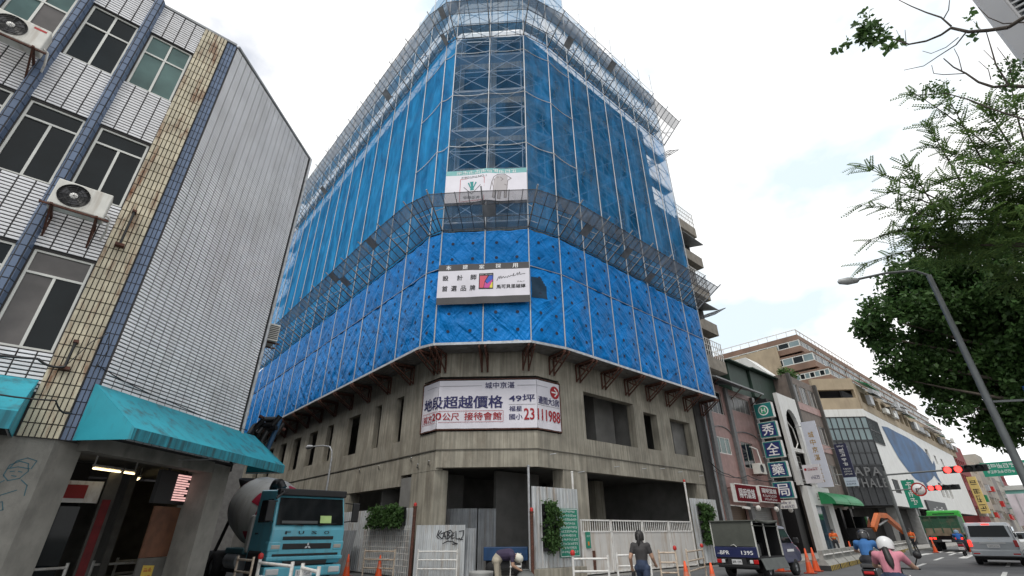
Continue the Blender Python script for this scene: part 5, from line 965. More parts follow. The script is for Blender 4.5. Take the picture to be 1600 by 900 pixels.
HD = hang('hanging_banner', 'dark navy banner with white Chinese characters and pale foot beyond the gold lettered one', 53, 13.85, 14.85, 5.9, 8.8, M('navy_banner', (.02, .022, .06), .5, .1)); m = MB(); m.box((53, 13.85, 5.15), (53.1, 14.85, 5.89)); m.build('pale_foot', M('pale_banner2', (.5, .56, .66), .5, 0), HD)
marks(5, white_ink, HD, lambda s, z: V((52.99, 14.85 - s, z)), .2, 8.52, .6, .14, .011)
for k in range(4): marks(1, white_ink, HD, lambda s, z: V((52.99, 14.85 - s, z)), .28, 8.1 - .4 * k, .44, .33, .011)
for k in range(3): marks(6, white_ink, HD, lambda s, z: V((52.99, 14.85 - s, z)), .2, 6.55 - .22 * k, .62, .13)
marks(12, navy_ink, HD, lambda s, z: V((52.99, 14.85 - s, z)), .12, 5.5, .75, .12); marks(6, navy_ink, HD, lambda s, z: V((52.99, 14.85 - s, z)), .12, 5.28, .75, .12)
SW = hang('clinic_sign', 'small white sign with red emblem and blue text below the pale banner', 44.9, 14.05, 15.3, 5.0, 6.4, M('sign_white', (.66, .64, .67), .5, .05)); marks(4, red_ink, SW, lambda s, z: V((44.89, 15.3 - s, z)), .35, 5.95, .8, .2, .011); marks(3, navy_ink, SW, lambda s, z: V((44.89, 15.3 - s, z)), .45, 5.3, .65, .26, .011); m = MB(); m.add([(44.885, 15.1 + .1 * math.cos(t), 6.05 + .1 * math.sin(t)) for t in np.arange(0, 6.28, .4)], [tuple(range(16))]); m.build('emblem', red_ink, SW)
# --- rooftop green sheds and white gable
grs = M('green_sheet', (.022, .05, .035), .6, .3, 1, streak=.3)
for a, b, lab in (((39.6, 17.2, 10.5), (43.2, 26, 14.6), 'dark green sheet shed on the roof behind the pink building'), ((43.4, 17.0, 12.2), (51.8, 24, 14.6), 'long dark green sheet shed behind the white arch')):
    A = thing('rooftop_shed', lab, 'shed', ((a[0] + b[0]) / 2, a[1], a[2])); m = MB(); m.box(a, b); m.build('wall', grs, A); m = MB(); m.hexa([(a[0] - .3, a[1] - .5, b[2]), (b[0] + .3, a[1] - .5, b[2]), (b[0] + .3, b[1], b[2] + 1.2), (a[0] - .3, b[1], b[2] + 1.2), (a[0] - .3, a[1] - .5, b[2] + .1), (b[0] + .3, a[1] - .5, b[2] + .1), (b[0] + .3, b[1], b[2] + 1.3), (a[0] - .3, b[1], b[2] + 1.3)]); m.build('roof', grs, A)
m = MB(); m.box((39.5, 17.6, 0), (43.15, 28, 10.5)); A = m.build('backing_building', dk); tag(A, 'dark building body under the green rooftop shed', 'building')
m = MB(); m.prism([(24.8, 15), (19.6, 15), (19.6, 17.3), (21.6, 19.6), (24.8, 19.6)], 0, 55, 58); A = m.build('white_gable_house', wht); tag(A, 'white gable house peeping over the green shed', 'building')
# ================= corner block with terraces =============================
WX = thing('corner_block', 'white clad corner block with grey glass corner and blue whale mural', 'building', (74, 16.5, 0))
q0 = V((70.7, 20, 0)); q1 = V((74.4, 16.3, 0)); kd = V((1, .02, 0)).normalized(); kn = V((.02, -1, 0)).normalized(); KL = 64; q2 = q1 + kd * KL; ZR = 15.5
cl_ = (q1 - q0).length
m = MB(); holewall(m, q1 + V((0, 0, 4.2)), (kd.x, kd.y), (kn.x, kn.y), KL, ZR - 4.2, [(2.5, 5.2, 7.3, 10.3), (2.2, 5.2, 1.5, 3.1), (33.5, 36, 2.2, 4.4), (37.5, 40, 2.2, 4.4), (41.5, 44, 2.2, 4.4), (33.5, 36, 8.2, 9.8), (40, 42, 7.8, 9.3), (46, 48, 7.6, 9.2)], .3); m.build('wall', wht, WX)
m = MB(); m.obox(q0 + V((0, 0, 14.6)), (D, -D), (-D, -D), (0, -.3, 0), (cl_, .12, .95)); m.build('white_band', wht, WX)
gls = M('grey_glass', (.17, .23, .24), .12, .25, .3, spec=.6); gls2 = M('dark_grey_glass', (.06, .065, .07), .2, .3, .3); dgf = M('dark_frame', (.03, .032, .035), .5, .2)
def curtain(o, u, n, w, z0, z1, nx, nz, gl, nm):
    fr = MB(); [fr.obox(o, u, n, (w * k / nx - .05, 0, z0), (w * k / nx + .05, .1, z1)) for k in range(nx + 1)]; [fr.obox(o, u, n, (0, .0, z0 + (z1 - z0) * k / nz - .05), (w, .08, z0 + (z1 - z0) * k / nz + .05)) for k in range(nz + 1)]; f_ = fr.build(nm, dgf, WX)
    for i in range(nx):
        for j in range(nz): p = MB(); p.obox(o, u, n, (w * i / nx + .05, -.02, z0 + (z1 - z0) * j / nz + .05), (w * (i + 1) / nx - .05, .02, z0 + (z1 - z0) * (j + 1) / nz - .05)); p.build('pane', gl, f_)
curtain(q0, (D, -D), (-D, -D), cl_, 11.7, 14.55, 7, 2, gls, 'upper_glazing'); curtain(q0, (D, -D), (-D, -D), cl_, 8.8, 11.6, 7, 2, gls2, 'middle_glazing'); curtain(q0, (D, -D), (-D, -D), cl_, 4.3, 8.7, 6, 2, dgf, 'lower_cladding')
curtain(q1 + V((0, 0, 0)), (kd.x, kd.y), (kn.x, kn.y), 5.0, 11.5, 14.5, 8, 2, gls, 'side_glazing')
fc = face(q0, (D, -D), (-D, -D), .35); text('PAPA', M('sign_metal', (.16, .16, .16), .4, .1, metal=.6), WX, fc, .6, 7.5, 4.0, 1.0, .011, spacing=1.2); text('WHALE', MATS['sign_metal'], WX, fc, .6, 6.2, 4.3, 1.0, .011, spacing=1.2)
m = MB(); m.prism([(72.2, 21.6), (75.8, 18.6), (136, 19.8), (136, 30), (72.2, 30)], 2, 0, 15.2); m.build('ground_core', dk, WX); m = MB(); m.prism([(70.9, 20.2), (74.5, 16.6), (136, 17.8), (136, 25), (70.9, 25)], 2, 4.06, 4.18); m.build('arcade_soffit', dk, WX); m = MB(); m.prism([(71, 20.2), (74.5, 16.8), (137, 18), (137, 40), (71, 40)], 2, 15.3, 15.42); m.build('roof', grey_paint, WX)
m = MB(); m.box((70.8, 20.1, 0), (71.0, 40, 15.4)); m.build('side_wall', wht, WX)
for x in (75, 84.5, 93, 101): m = MB(); m.box((x, 16.6, .1), (x + 1.2, 17.6, 4.2)); m.build('arcade_pillar', M('pillar_grey', (.26, .26, .255), .7, .15), WX)
fk = face(q1, (kd.x, kd.y), (kn.x, kn.y), .03); sX = lambda x: (x - q1.x); wh = [(81.5, 14.3), (85, 14.6), (89.7, 14.5), (96, 14.5), (101.2, 14.3), (106, 13.6), (108.9, 12.8), (109.9, 11.6), (112.5, 12.4), (112, 11.4), (110.3, 10.6), (110.2, 9.6), (111.5, 8.6), (109.2, 8.9), (107, 9.6), (104, 8.9), (98.4, 8.0), (94, 7.9), (91, 8.1), (88, 9.0), (85, 10.4), (82.7, 12.6)]
m = MB(); m.add([fk(sX(x), z) for x, z in wh], [tuple(range(len(wh)))]); m.build('whale_mural', M('mural_blue', (.02, .085, .20), .6, .5, .25, stain=(.012, .03, .085), stain_amt=.8, stscale=(.15, .15, .3)), WX)
m = MB(); m.add([fk(sX(x) , z) + kn * .01 for x, z in ((93, 9.2), (97, 8.9), (99, 6.9), (96.5, 7.4))], [(0, 1, 2, 3)]); m.build('whale_fin', MATS['mural_blue'], WX)
m = MB(); m.obox(q1, (kd.x, kd.y), (kn.x, kn.y), (17, -.1, 2.6), (31, .25, 5.4)); sgn = m.build('dark_fascia', dgf, WX); marks(4, white_ink, WX, face(q1, (kd.x, kd.y), (kn.x, kn.y), .26), 20, 3.8, 8, .9, .011)
for a, b in ((2.5, 5.2), ): window(WX, q1 + kd * 2.2 + V((0, 0, 5.7)), (kd.x, kd.y), (kn.x, kn.y), 3, 1.6, 0, [.25, .5, .75], fr=dgf, inset=.05)
# terraced flats above
bei = M('beige_render', (.36, .29, .20), .8, .18, .5, stain=(.22, .17, .12), stain_amt=.5, stscale=(1, 1, .2)); bri = M('brick_band', (.20, .125, .09), .8, .2, .6)
TR = thing('terraced_flats', 'stepped apartment block with brown brick bands and glazed balconies above the white corner', 'building', (76, 20, 15.5))
m = MB(); holewall(m, V((70.6, 20.1, 15.55)), (D, -D), (-D, -D), cl_, 4.1, [(.5, cl_ - .2, 1.5, 2.6)], .6); m.build('balcony_front', bei, TR)
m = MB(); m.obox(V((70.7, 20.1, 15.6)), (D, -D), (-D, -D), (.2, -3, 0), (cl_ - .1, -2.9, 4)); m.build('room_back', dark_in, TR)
m = MB(); holewall(m, q1 + V((0, 0, 15.55)), (kd.x, kd.y), (kn.x, kn.y), 70, 3.4, [(1.2 + 3.4 * k, 3.6 + 3.4 * k, 1.1, 2.6) for k in range(20)], .5); m.build('street_front', bei, TR)
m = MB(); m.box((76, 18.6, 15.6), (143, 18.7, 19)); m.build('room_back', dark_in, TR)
for k, (yc, z0, z1, w) in enumerate(((18.2, 19.6, 21.5, 5.0), (19.6, 21.9, 24.2, 11), (20.9, 24.6, 26.6, 12))):
    xe = 143; h = z1 - z0; bz = h * .40
    m = MB(); m.box((73 + k * .3, yc, z0), (73.3 + k * .3, yc + w, z0 + bz)); m.box((73.3 + k * .3, yc, z0), (xe, yc + .3, z0 + bz)); m.box((73 + k * .3, yc, z1 - .25), (xe, yc + w, z1)); m.build('brick_band', bri, TR)
    o_ = V((73.05 + k * .3, yc + w, z0 + bz)); window(TR, o_, (0, -1), (-1, 0), w, h - bz - .26, 0, [q / 8 for q in range(1, 8)], fr=alu, glass=glass_dark, glass2=gls, inset=.0, bar=.12, name='balcony_glazing')
    for s in range(10): window(TR, V((73.6 + s * 6.9, yc + .1, z0 + bz)), (1, 0), (0, -1), 6.3, h - bz - .26, 0, [.2, .4, .6, .8], fr=alu, glass=glass_dark, glass2=gls2, inset=.0, bar=.12, name='balcony_glazing')
    m = MB(); m.box((73.5 + k * .3, yc + 1, z0), (xe, yc + 1.1, z1 - .26)); m.build('room_back', dark_in, TR)
m = MB(); m.box((73.8, 21, 26.6), (143, 36, 27.2)); m.build('parapet', bri, TR); m = MB(); [m.bar((73.9, y_, 27.2), (73.9, y_, 28.0), .08) for y_ in np.arange(21, 34, 1.4)]; m.bar((73.9, 21, 28), (73.9, 34, 28), .1); [m.bar((x, 21.1, 27.2), (x, 21.1, 28), .08) for x in np.arange(74, 100, 1.5)]; m.bar((73.9, 21.1, 28), (100, 21.1, 28), .1); m.build('railing', white_paint, TR)
m = MB(); m.box((73.2, 24, 15.6), (73.4, 36, 26)); m.build('side_wall', bei, TR)
rg = random.Random(5)
for k in range(46):     # cages, awnings and water tanks cluttering the roofline
    x = 76 + k * 1.5; z = 19.0; lvl = rg.choice((0, 0, 1)); nm = rg.choice(('window_cage', 'rain_canopy', 'window_cage'))
    m = MB(); a = rg.uniform(.8, 1.8); b = rg.uniform(.5, 1.3); y_ = 16.2 + .02 * (x - 74)
    if nm == 'window_cage': m.box((x, y_ - .5, 16.6 + lvl * 2), (x + a, y_ - .02, 16.6 + lvl * 2 + b)); m.build(nm, rg.choice((steel, alu, grey_paint, balm)), TR)
    else: m.hexa([(x, y_ - 1, 18 + lvl), (x + a * 1.6, y_ - 1, 18 + lvl), (x + a * 1.6, y_, 18.5 + lvl), (x, y_, 18.5 + lvl), (x, y_ - 1, 18.06 + lvl), (x + a * 1.6, y_ - 1, 18.06 + lvl), (x + a * 1.6, y_, 18.56 + lvl), (x, y_, 18.56 + lvl)]); m.build(nm, rg.choice((grs, steel, gaw, grey_paint)), TR)
m = MB(); m.hexa([(74.6, 14.8, 18.4), (79.5, 14.9, 18.4), (79.5, 16.3, 19.4), (74.6, 16.2, 19.4), (74.6, 14.8, 18.5), (79.5, 14.9, 18.5), (79.5, 16.3, 19.5), (74.6, 16.2, 19.5)]); m.build('green_canopy', gaw, TR)
# far street buildings
far_cols = [(.20, .03, .03), (.36, .30, .24), (.28, .25, .22), (.32, .29, .25), (.22, .2, .19), (.4, .37, .33), (.3, .22, .18)]
x = 146.; rg = random.Random(11)
for k in range(9):
    w = rg.uniform(10, 18); h = (19, 17, 15, 21, 16, 18, 14, 20, 17)[k]; y_ = 17.8 + .03 * (x - 140) + rg.uniform(0, .8); mt = M('far_render_%d' % k, far_cols[k % 7], .8, .2, .3); nfl = int(h / 3.3); hs = [(x + .8 + 2.6 * i, x + 2.5 + 2.6 * i, 4.5 + 3.2 * j, 6.1 + 3.2 * j) for i in range(int((w - 1) / 2.6)) for j in range(nfl - 1) if 6.1 + 3.2 * j < h - .5]
    nouns = ('red rendered block next to the white mural building', 'tan block, second beyond the mural building', 'drab tan block, third beyond the mural building', 'ochre block, fourth beyond the mural building', 'dull grey block, fifth beyond the mural building', 'pale block, sixth beyond the mural building', 'brownish block, seventh beyond the mural building', 'far red block, eighth beyond the mural building', 'last tan block at the far end of the street')
    A = rowbldg('street_building', nouns[k], x, x + w, y_, 14, h, mt, holes=hs)
    for a, b, c, d_ in hs: m = MB(); m.box((a, y_ + .2, c), (b, y_ + .24, d_)); m.build('window_pane', glass_dark if rg.random() < .7 else glass_green, A)
    for q in range(5): m = MB(); xx = x + rg.uniform(0, w - 2.5); zz_ = rg.choice((4.2, 7.4, 10.6)); m.box((xx, y_ - rg.uniform(.5, 1.2), zz_), (xx + rg.uniform(1.2, 2.4), y_ - .02, zz_ + rg.uniform(.8, 1.5))); m.build('balcony_cage', rg.choice((steel, grey_paint, balm, red_m, gaw)), A)
    x += w + .3
Yb = thing('yellow_sign', 'tall yellow vertical shop sign far along the street', 'sign', (146, 14.5, 4)); m = MB(); m.box((143, 16.0, 4.6), (143.5, 17.5, 11.6)); m.build('panel', M('sign_yellow', (.62, .46, .16), .5, .1), Yb)
for k in range(4): marks(1, ink, Yb, lambda s, z: V((142.97, 17.5 - s, z)), .2, 10.0 - 1.65 * k, 1.1, 1.3, .011)
# overpass
OV = thing('overpass', 'pale green steel overpass crossing the far end of the street', 'bridge', (230, 0, 0)); ovm = M('overpass_green', (.14, .33, .29), .6, .1, .3); p_ = [onX(1480, 768, 235), onX(1640, 735, 235)]
m = MB(); m.box((235, -80, 10.5), (247, 60, 13.2)); m.build('girder', ovm, OV); m = MB(); m.box((234.6, -80, 13.2), (247.4, 60, 14.6)); m.build('parapet', M('overpass_pale', (.42, .42, .40), .7, .1), OV)
for y_ in (-30, 28): m = MB(); m.box((238, y_ - 1.5, 0), (243, y_ + 1.5, 10.5)); m.build('pier', concrete, OV)
for y_ in (-12, -2, 9, 20): m = MB(); m.box((234.4, y_, 14.6), (234.8, y_ + 4, 19.6)); m.build('noise_screen', grey_paint, OV)
SH = thing('sheeted_scaffold', 'far building front covered in pale pink sheeting below the overpass', 'scaffold', (190, 12, 0)); m = MB(); v_ = []
for j in range(7):
    for i in range(13): v_.append((188 + .25 * math.sin(i * 2.1 + j), 16.5 - i * 1.05, 2.5 + j * 1.25 - (.5 if i == 12 and j == 6 else 0)))
m.add(v_, [(j * 13 + i, j * 13 + i + 1, (j + 1) * 13 + i + 1, (j + 1) * 13 + i) for j in range(6) for i in range(12)], 0, True); m.build('sheeting', M('pale_sheeting', (.52, .47, .50), .7, .1, .3), SH); m = MB(); [m.bar((187.8, 16.5 - i * 1.8, 0), (187.8, 16.5 - i * 1.8, 10), .12) for i in range(8)]; m.build('pole', steel, SH)
# tall building on our side of the street (its upper corner shows through the branches)
cpt = atR(1560, 45, 24.); ob_ = thing('office_tower', 'grey framed tower with dark louvred windows looming beside the branches', 'building', (cpt.x, cpt.y, 0)); frm = M('tower_frame', (.30, .30, .31), .5, .1, .5)
tx0, ty0 = cpt.x, cpt.y; hs = [(.7 + 3.6 * i, 3.6 + 3.6 * i, 2 + 3.6 * j, 4.9 + 3.6 * j) for i in range(5) for j in range(8)]; td = V((.93, -.37, 0)).normalized()
m = MB(); holewall(m, (tx0, ty0, 0), (0, -1), (-1, 0), 19, 32, hs, .6); holewall(m, (tx0, ty0, 0), (td.x, td.y), (-td.y, td.x), 22, 32, [(.9 + 3.6 * i, 3.4 + 3.6 * i, 2 + 3.6 * j, 4.9 + 3.6 * j) for i in range(5) for j in range(8)], .6); m.build('frame_wall', frm, ob_)
m = MB(); c_ = V((tx0 + .8, ty0 - 1.0, 0)); m.prism([(c_.x, c_.y), (c_.x, ty0 - 18.9), (c_.x + 19, ty0 - 18.9), (c_.x + 19, c_.y - 19 * .398)], 2, 0, 31.5); m.build('glazing_core', glass_dark, ob_)
for a, b, c, d_ in hs:
    m = MB(); [m.box((tx0 + .3, ty0 - b, z), (tx0 + .36, ty0 - a, z + .1)) for z in np.arange(c + .1, d_, .3)]; tag(m.build('louvre_bank', grey_paint, ob_), kind='stuff')
# ================= alley behind =========================================
AE = rowbldg('alley_end_building', 'grey building closing the far end of the alley', -2, 16, 66, 8, 18, M('alley_grey', (.16, .155, .15), .8, .2), holes=[(1.5 + 3 * i, 3.2 + 3 * i, 2.5 + 3.3 * j, 4.2 + 3.3 * j) for i in range(4) for j in range(4)])
# concrete pump hoses bundled at the end of the sheeting
HO = thing('pump_hose', 'tangle of black pump hoses and steel pipe hanging below the blue sheeting by the alley', 'hose', (8.2, 24, 5)); hp_ = lambda x, y, r: atR(x, y, r)
for pts in ([(440, 655), (412, 655), (396, 672), (392, 690), (400, 705)], [(436, 660), (415, 662), (402, 678), (404, 700)], [(432, 668), (418, 672), (408, 690), (412, 708)], [(438, 650), (425, 665), (398, 665), (388, 680)], [(442, 662), (430, 680), (415, 695), (405, 720)]): MB().path([hp_(x, y, 24 + .3 * math.sin(x)) for x, y in pts], .11, 8).build('hose', black_m, HO)
MB().tube(hp_(405, 650, 24), hp_(445, 672, 24.3), .08).build('steel_pipe', rust, HO); MB().tube(hp_(438, 655, 24), hp_(404, 735, 24), .10).build('steel_pipe', M('pump_blue', (.03, .10, .2), .5, .2), HO)
# ================= vehicles ===============================================
tyre = M('tyre_rubber', (.018, .018, .019), .85, .3, 8); rimm = M('wheel_rim', (.34, .35, .36), .4, .2, metal=.6); lamp_red = M('tail_lamp', (.40, .008, .008), .25, .1); lamp_on = M('tail_lamp_lit', (1, .03, .02), .3, 0, emit=2.2); lamp_w = M('head_lamp', (.55, .56, .56), .12, .1); veh_glass = M('vehicle_glass', (.010, .012, .013), .05, .2, spec=.2); under = M('underbody', (.02, .02, .022), .8, .3); plate_w = M('plate_white', (.66, .66, .66), .5, 0)
def bev(o, w=.03, s=2):
    b = o.modifiers.new('bevel', 'BEVEL'); b.width = w; b.segments = s; b.limit_method = 'ANGLE'; b.angle_limit = .6; return o
def wheel(parent, x, y, r, w, side=1, rim=rimm):
    m = MB(); s = w / 2; m.lathe((x, y, r), (0, 1, 0), [(-s, r * .55), (-s, r * .9), (-s * .7, r), (s * .7, r), (s, r * .9), (s, r * .55)], 24); t = m.build('wheel', tyre, parent); m = MB(); d = side * s * .82; m.lathe((x, y + d, r), (0, side, 0), [(-.04, r * .56), (.0, r * .55), (-.02, r * .45), (-.05, r * .2), (.0, r * .18), (.0, 0)], 20); m.build('rim', rim, t); return t
def profile_body(parent, name, prof, y0, y1, mat, taper=0., b=.05):
    """side profile (x,z) extruded across, optional top taper in y"""
    m = MB(); zs = [p[1] for p in prof]; zmin, zmax = min(zs), max(zs); n = len(prof); f = lambda z: 1 - taper * max(0, (z - zmin) / (zmax - zmin) - .4) / .6; vs = [(x, y0 * f(z), z) for x, z in prof] + [(x, y1 * f(z), z) for x, z in prof]
    m.add(vs, [tuple(range(n)), tuple(range(n, 2 * n))[::-1]] + [(k, k + n, (k + 1) % n + n, (k + 1) % n) for k in range(n)]); o = m.build(name, mat, parent); bev(o, b, 3); return o
def quad(parent, name, pts, mat, th=0.01):
    m = MB(); p = [V(q) for q in pts]; n = (p[1] - p[0]).cross(p[2] - p[0]).normalized() * th; m.add(p + [q + n for q in p], [tuple(range(len(p)))[::-1], tuple(range(len(p), 2 * len(p)))] + [(k, (k + 1) % len(p), (k + 1) % len(p) + len(p), k + len(p)) for k in range(len(p))]); return m.build(name, mat, parent)
def bx(parent, name, a, b, mat, w=0.): m = MB(); m.box(a, b); o = m.build(name, mat, parent); return bev(o, w) if w else o
# --- concrete mixer (front at local x=0, heading +x)
MT = thing('mixer_truck', 'light blue concrete mixer truck with red and white drum parked in the alley', 'truck', (6.35, 17.3, 0), math.atan2(-1, .04), local=True)
tb = M('truck_blue', (.11, .42, .53), .32, .06, 1, coat=.4, stain=(.10, .16, .17), stain_amt=.35)
profile_body(MT, 'cab', [(-1.95, .75), (-.12, .75), (0, .95), (0, 1.72), (-.05, 1.85), (-.26, 2.72), (-.42, 2.90), (-1.95, 2.98)], -1.2, 1.2, tb, .05, .06)
quad(MT, 'windscreen', [(.0, -1.10, 1.86), (.0, 1.10, 1.86), (-.21, 1.06, 2.66), (-.21, -1.06, 2.66)], veh_glass, .012)
quad(MT, 'dash_reflection', [(.006, -.95, 1.9), (.006, .2, 1.9), (-.012, .2, 1.98), (-.012, -.95, 1.98)], M('dash_grey', (.06, .065, .065), .4), .02); quad(MT, 'screen_paper', [(.02, .28, 1.92), (.02, .66, 1.92), (-.03, .66, 2.14), (-.03, .28, 2.14)], M('paper_green', (.42, .58, .22), .7), .006)
bx(MT, 'sun_visor', (-.40, -1.14, 2.72), (-.10, 1.14, 2.93), black_m, .03)
for k, (z0, z1, w) in enumerate(((1.44, 1.54, .82), (1.18, 1.34, .78), (.74, .86, .70), (.995, 1.06, 1.05))): bx(MT, 'grille_slot', (-.02, -w, z0), (.022, w, z1), black_m, .015)
bx(MT, 'bumper', (-.5, -1.22, .42), (.05, 1.22, .72), tb, .05); bx(MT, 'bumper_step', (-.4, -.8, .28), (.03, .8, .42), black_m, .03); bx(MT, 'mid_bumper', (-.35, -1.21, .87), (.035, 1.21, .985), tb, .03)
for s in (-1, 1):
    bx(MT, 'headlight', (-.2, s * .78, .50), (.075, s * 1.16, .67), lamp_w, .03); bx(MT, 'indicator', (-.2, s * .86, 1.19), (.02, s * 1.13, 1.31), M('indicator_glass', (.42, .40, .36), .2), .02)
    bx(MT, 'side_cowl', (-.35, s * .82, 1.10), (.012, s * 1.22, 1.42), tb, .06); m = MB(); m.bar((-.15, s * 1.15, 2.55), (.18, s * 1.42, 2.5), .03); m.bar((-.15, s * 1.15, 1.95), (.18, s * 1.42, 2.0), .03); m.build('mirror_arm', black_m, MT); bx(MT, 'mirror', (.10, s * 1.30, 1.95), (.2, s * 1.54, 2.55), black_m, .03); bx(MT, 'side_window', (-1.5, s * 1.165, 1.95), (-.45, s * 1.19, 2.62), veh_glass); bx(MT, 'door_handle', (-1.4, s * 1.2, 1.6), (-1.2, s * 1.235, 1.65), black_m)
    m = MB(); m.bar((.03, s * .25, 1.84), (-.02, s * .95, 1.93), .02); m.build('wiper', black_m, MT); bx(MT, 'wheel_arch', (-1.75, s * 1.0, .35), (-.55, s * 1.235, 1.15), under, .08)
m = MB(); m.bar((.1, -1.3, 2.68), (.25, -1.0, 2.8), .04); m.path([(-.2, -1.05, 2.85), (.2, -1.1, 2.8), (.28, -1.35, 2.6)], .03); m.build('kerb_mirror', black_m, MT)
for k, ch in enumerate('FUSO'): text(ch, black_m, MT, lambda s, z: V((.012, s, z)), -.78 + k * .42, 1.60, .17, .09, .011)
m = MB()
for a in (90, 210, 330):
    t = math.radians(a); c_ = V((.03, 0, 1.26)); d = V((0, math.cos(t), math.sin(t))); n = V((0, -math.sin(t), math.cos(t))); m.add([c_, c_ + d * .055 + n * .032, c_ + d * .11, c_ + d * .055 - n * .032], [(0, 1, 2, 3)])
m.build('emblem', lamp_w, MT); bx(MT, 'number_plate', (.05, -.26, .44), (.065, .26, .62), plate_w); marks(8, ink, MT, lambda s, z: V((.07, s, z)), -.22, .47, .44, .11, .011)
bx(MT, 'chassis', (-9.0, -.45, .7), (-1.9, .45, 1.0), under); bx(MT, 'cab_back', (-2.1, -1.1, .9), (-1.97, 1.1, 2.6), under)
dm = M('drum_white', (.50, .49, .46), .5, .12, 1.2, stain=(.3, .27, .22), stain_amt=.6); dr_ = M('drum_red', (.36, .02, .045), .45, .1); a0 = V((-2.5, 0, 2.0)); ax = V((-1, 0, .2)).normalized()
prof = [(0, .35), (.1, .75), (.9, 1.12), (1.9, 1.22), (3.0, 1.15), (4.3, .75), (4.9, .55)]
m = MB(); m.lathe(a0, ax, prof, 32); m.lathe(a0, ax, [(0, 0), (0, .35)], 32); D_ = m.build('drum', dm, MT)
m = MB(); m.lathe(a0, ax, [(.12, .775), (.42, .92)], 32); m.build('red_band', dr_, D_); m = MB(); m.lathe(a0, ax, [(3.2, 1.115), (3.7, .96)], 32); m.build('red_band', dr_, D_)
for k in range(5):
    t0 = k * 1.2566; m = MB(); 
    for q in range(6): t = t0 + q * .06; p = lambda tt, l, r: a0 + ax * l + (ax.orthogonal().normalized() * math.cos(tt) + ax.cross(ax.orthogonal().normalized()) * math.sin(tt)) * r; m.add([p(t, .42, .925), p(t + .06, .42, .925), p(t + .06, .88, 1.125), p(t, .88, 1.125)], [(0, 1, 2, 3)])
    m.build('red_stripe', dr_, D_)
m = MB(); 
for q in range(8): t = 3.6 + q * .05; p = lambda tt, l, r: a0 + ax * l + (ax.orthogonal().normalized() * math.cos(tt) + ax.cross(ax.orthogonal().normalized()) * math.sin(tt)) * r; m.add([p(t, 1.15, 1.155), p(t + .05, 1.15, 1.155), p(t + .05, 1.75, 1.215), p(t, 1.75, 1.215)], [(0, 1, 2, 3)])
m.build('drum_mark', dr_, D_)
m = MB(); m.lathe((-7.1, 0, 3.2), (.2, 0, 1), [(0, .35), (.5, .6), (.55, .58), (.05, .3)], 16); m.build('hopper', under, MT); m = MB(); m.bar((-2.4, .9, 1.0), (-2.5, .6, 2.1), .1); m.bar((-2.4, -.9, 1.0), (-2.5, -.6, 2.1), .1); m.bar((-6.8, .9, 1.0), (-6.6, .6, 2.5), .1); m.bar((-6.8, -.9, 1.0), (-6.6, -.6, 2.5), .1); m.build('drum_stand', under, MT)
bx(MT, 'water_tank', (-2.4, -1.2, 1.05), (-2.05, -.5, 2.2), dm, .08); m = MB(); m.path([(-2.0, -.75, 3.05), (-1.7, -.8, 3.2), (-1.3, -.8, 3.18), (-1.2, -.7, 3.0)], .14, 10); m.build('intake_hose', black_m, MT); bx(MT, 'mudguard', (-4.2, -1.25, 1.0), (-2.2, -.85, 1.2), M('mud_teal', (.04, .12, .14), .5), .05); bx(MT, 'side_box', (-4.3, -1.2, .45), (-2.7, -.8, .95), under, .04)
m = MB(); m.tube((-3.9, -1.05, .8), (-2.6, -1.05, .8), .28, n=14); m.build('fuel_tank', rimm, MT)
for x in (-1.15, -5.6, -6.9):
    for s in (-1, 1): wheel(MT, x, s * 1.0, .52, .32 if x > -2 else .5, s)
# --- police-style pickup with canvas box
PK = thing('pickup_truck', 'small dark blue pickup with canvas covered box and open side flap', 'truck', (20.0, 9.95, 0), math.radians(1), local=True); pb = M('pickup_navy', (.016, .022, .085), .35, .1, coat=.5); cv = M('canvas_grey', (.075, .08, .068), .85, .2, 2, bump=.2, bscale=12)
bx(PK, 'tailgate', (0, -.83, .72), (.05, .83, 1.08), pb, .015); bx(PK, 'rear_canvas', (.0, -.80, 1.10), (.03, .80, 1.93), cv); bx(PK, 'roof_canvas', (-.05, -.86, 1.94), (2.35, .86, 1.99), cv, .02); bx(PK, 'floor', (.05, -.83, .66), (2.4, .83, .74), under); bx(PK, 'far_side_canvas', (.04, .80, .74), (2.35, .83, 1.93), cv); bx(PK, 'front_wall', (2.32, -.8, .74), (2.36, .8, 1.93), black_m)
for x in (.03, 1.0, 2.3):
    for y in ((-.83, .83) if x != 1.0 else (-.83,)): m = MB(); m.bar((x, y, .75), (x, y, 1.95), .045); m.build('frame_post', alu, PK)
m = MB(); m.bar((.0, -.84, 1.8), (2.3, -.84, 1.78), .03); m.path([(2.3, -.86, 1.96), (1.2, -.92, 1.90), (.3, -.9, 1.97)], .05, 8); m.build('rolled_canvas', cv, PK)
quad(PK, 'side_flap', [(.15, -.86, .70), (2.3, -.86, .70), (2.3, -.98, .34), (.15, -.98, .34)], M('flap_grey', (.09, .10, .095), .6, .2), .03); bx(PK, 'crate', (.5, -.5, .75), (1.1, .0, 1.15), M('crate_grey', (.13, .13, .13), .7), .02); bx(PK, 'cargo', (1.3, -.2, .75), (2.1, .6, 1.2), black_m, .05); bx(PK, 'cargo', (.3, .1, .75), (.9, .7, 1.3), black_m, .05)
cabp = profile_body(PK, 'cab', [(2.42, .45), (3.9, .45), (4.2, .52), (4.25, .85), (4.0, 1.05), (3.75, 1.12), (3.2, 1.78), (2.42, 1.84)], -.82, .82, pb, .1, .06); quad(PK, 'windscreen', [(3.76, -.68, 1.16), (3.76, .68, 1.16), (3.24, .64, 1.75), (3.24, -.64, 1.75)], veh_glass); 
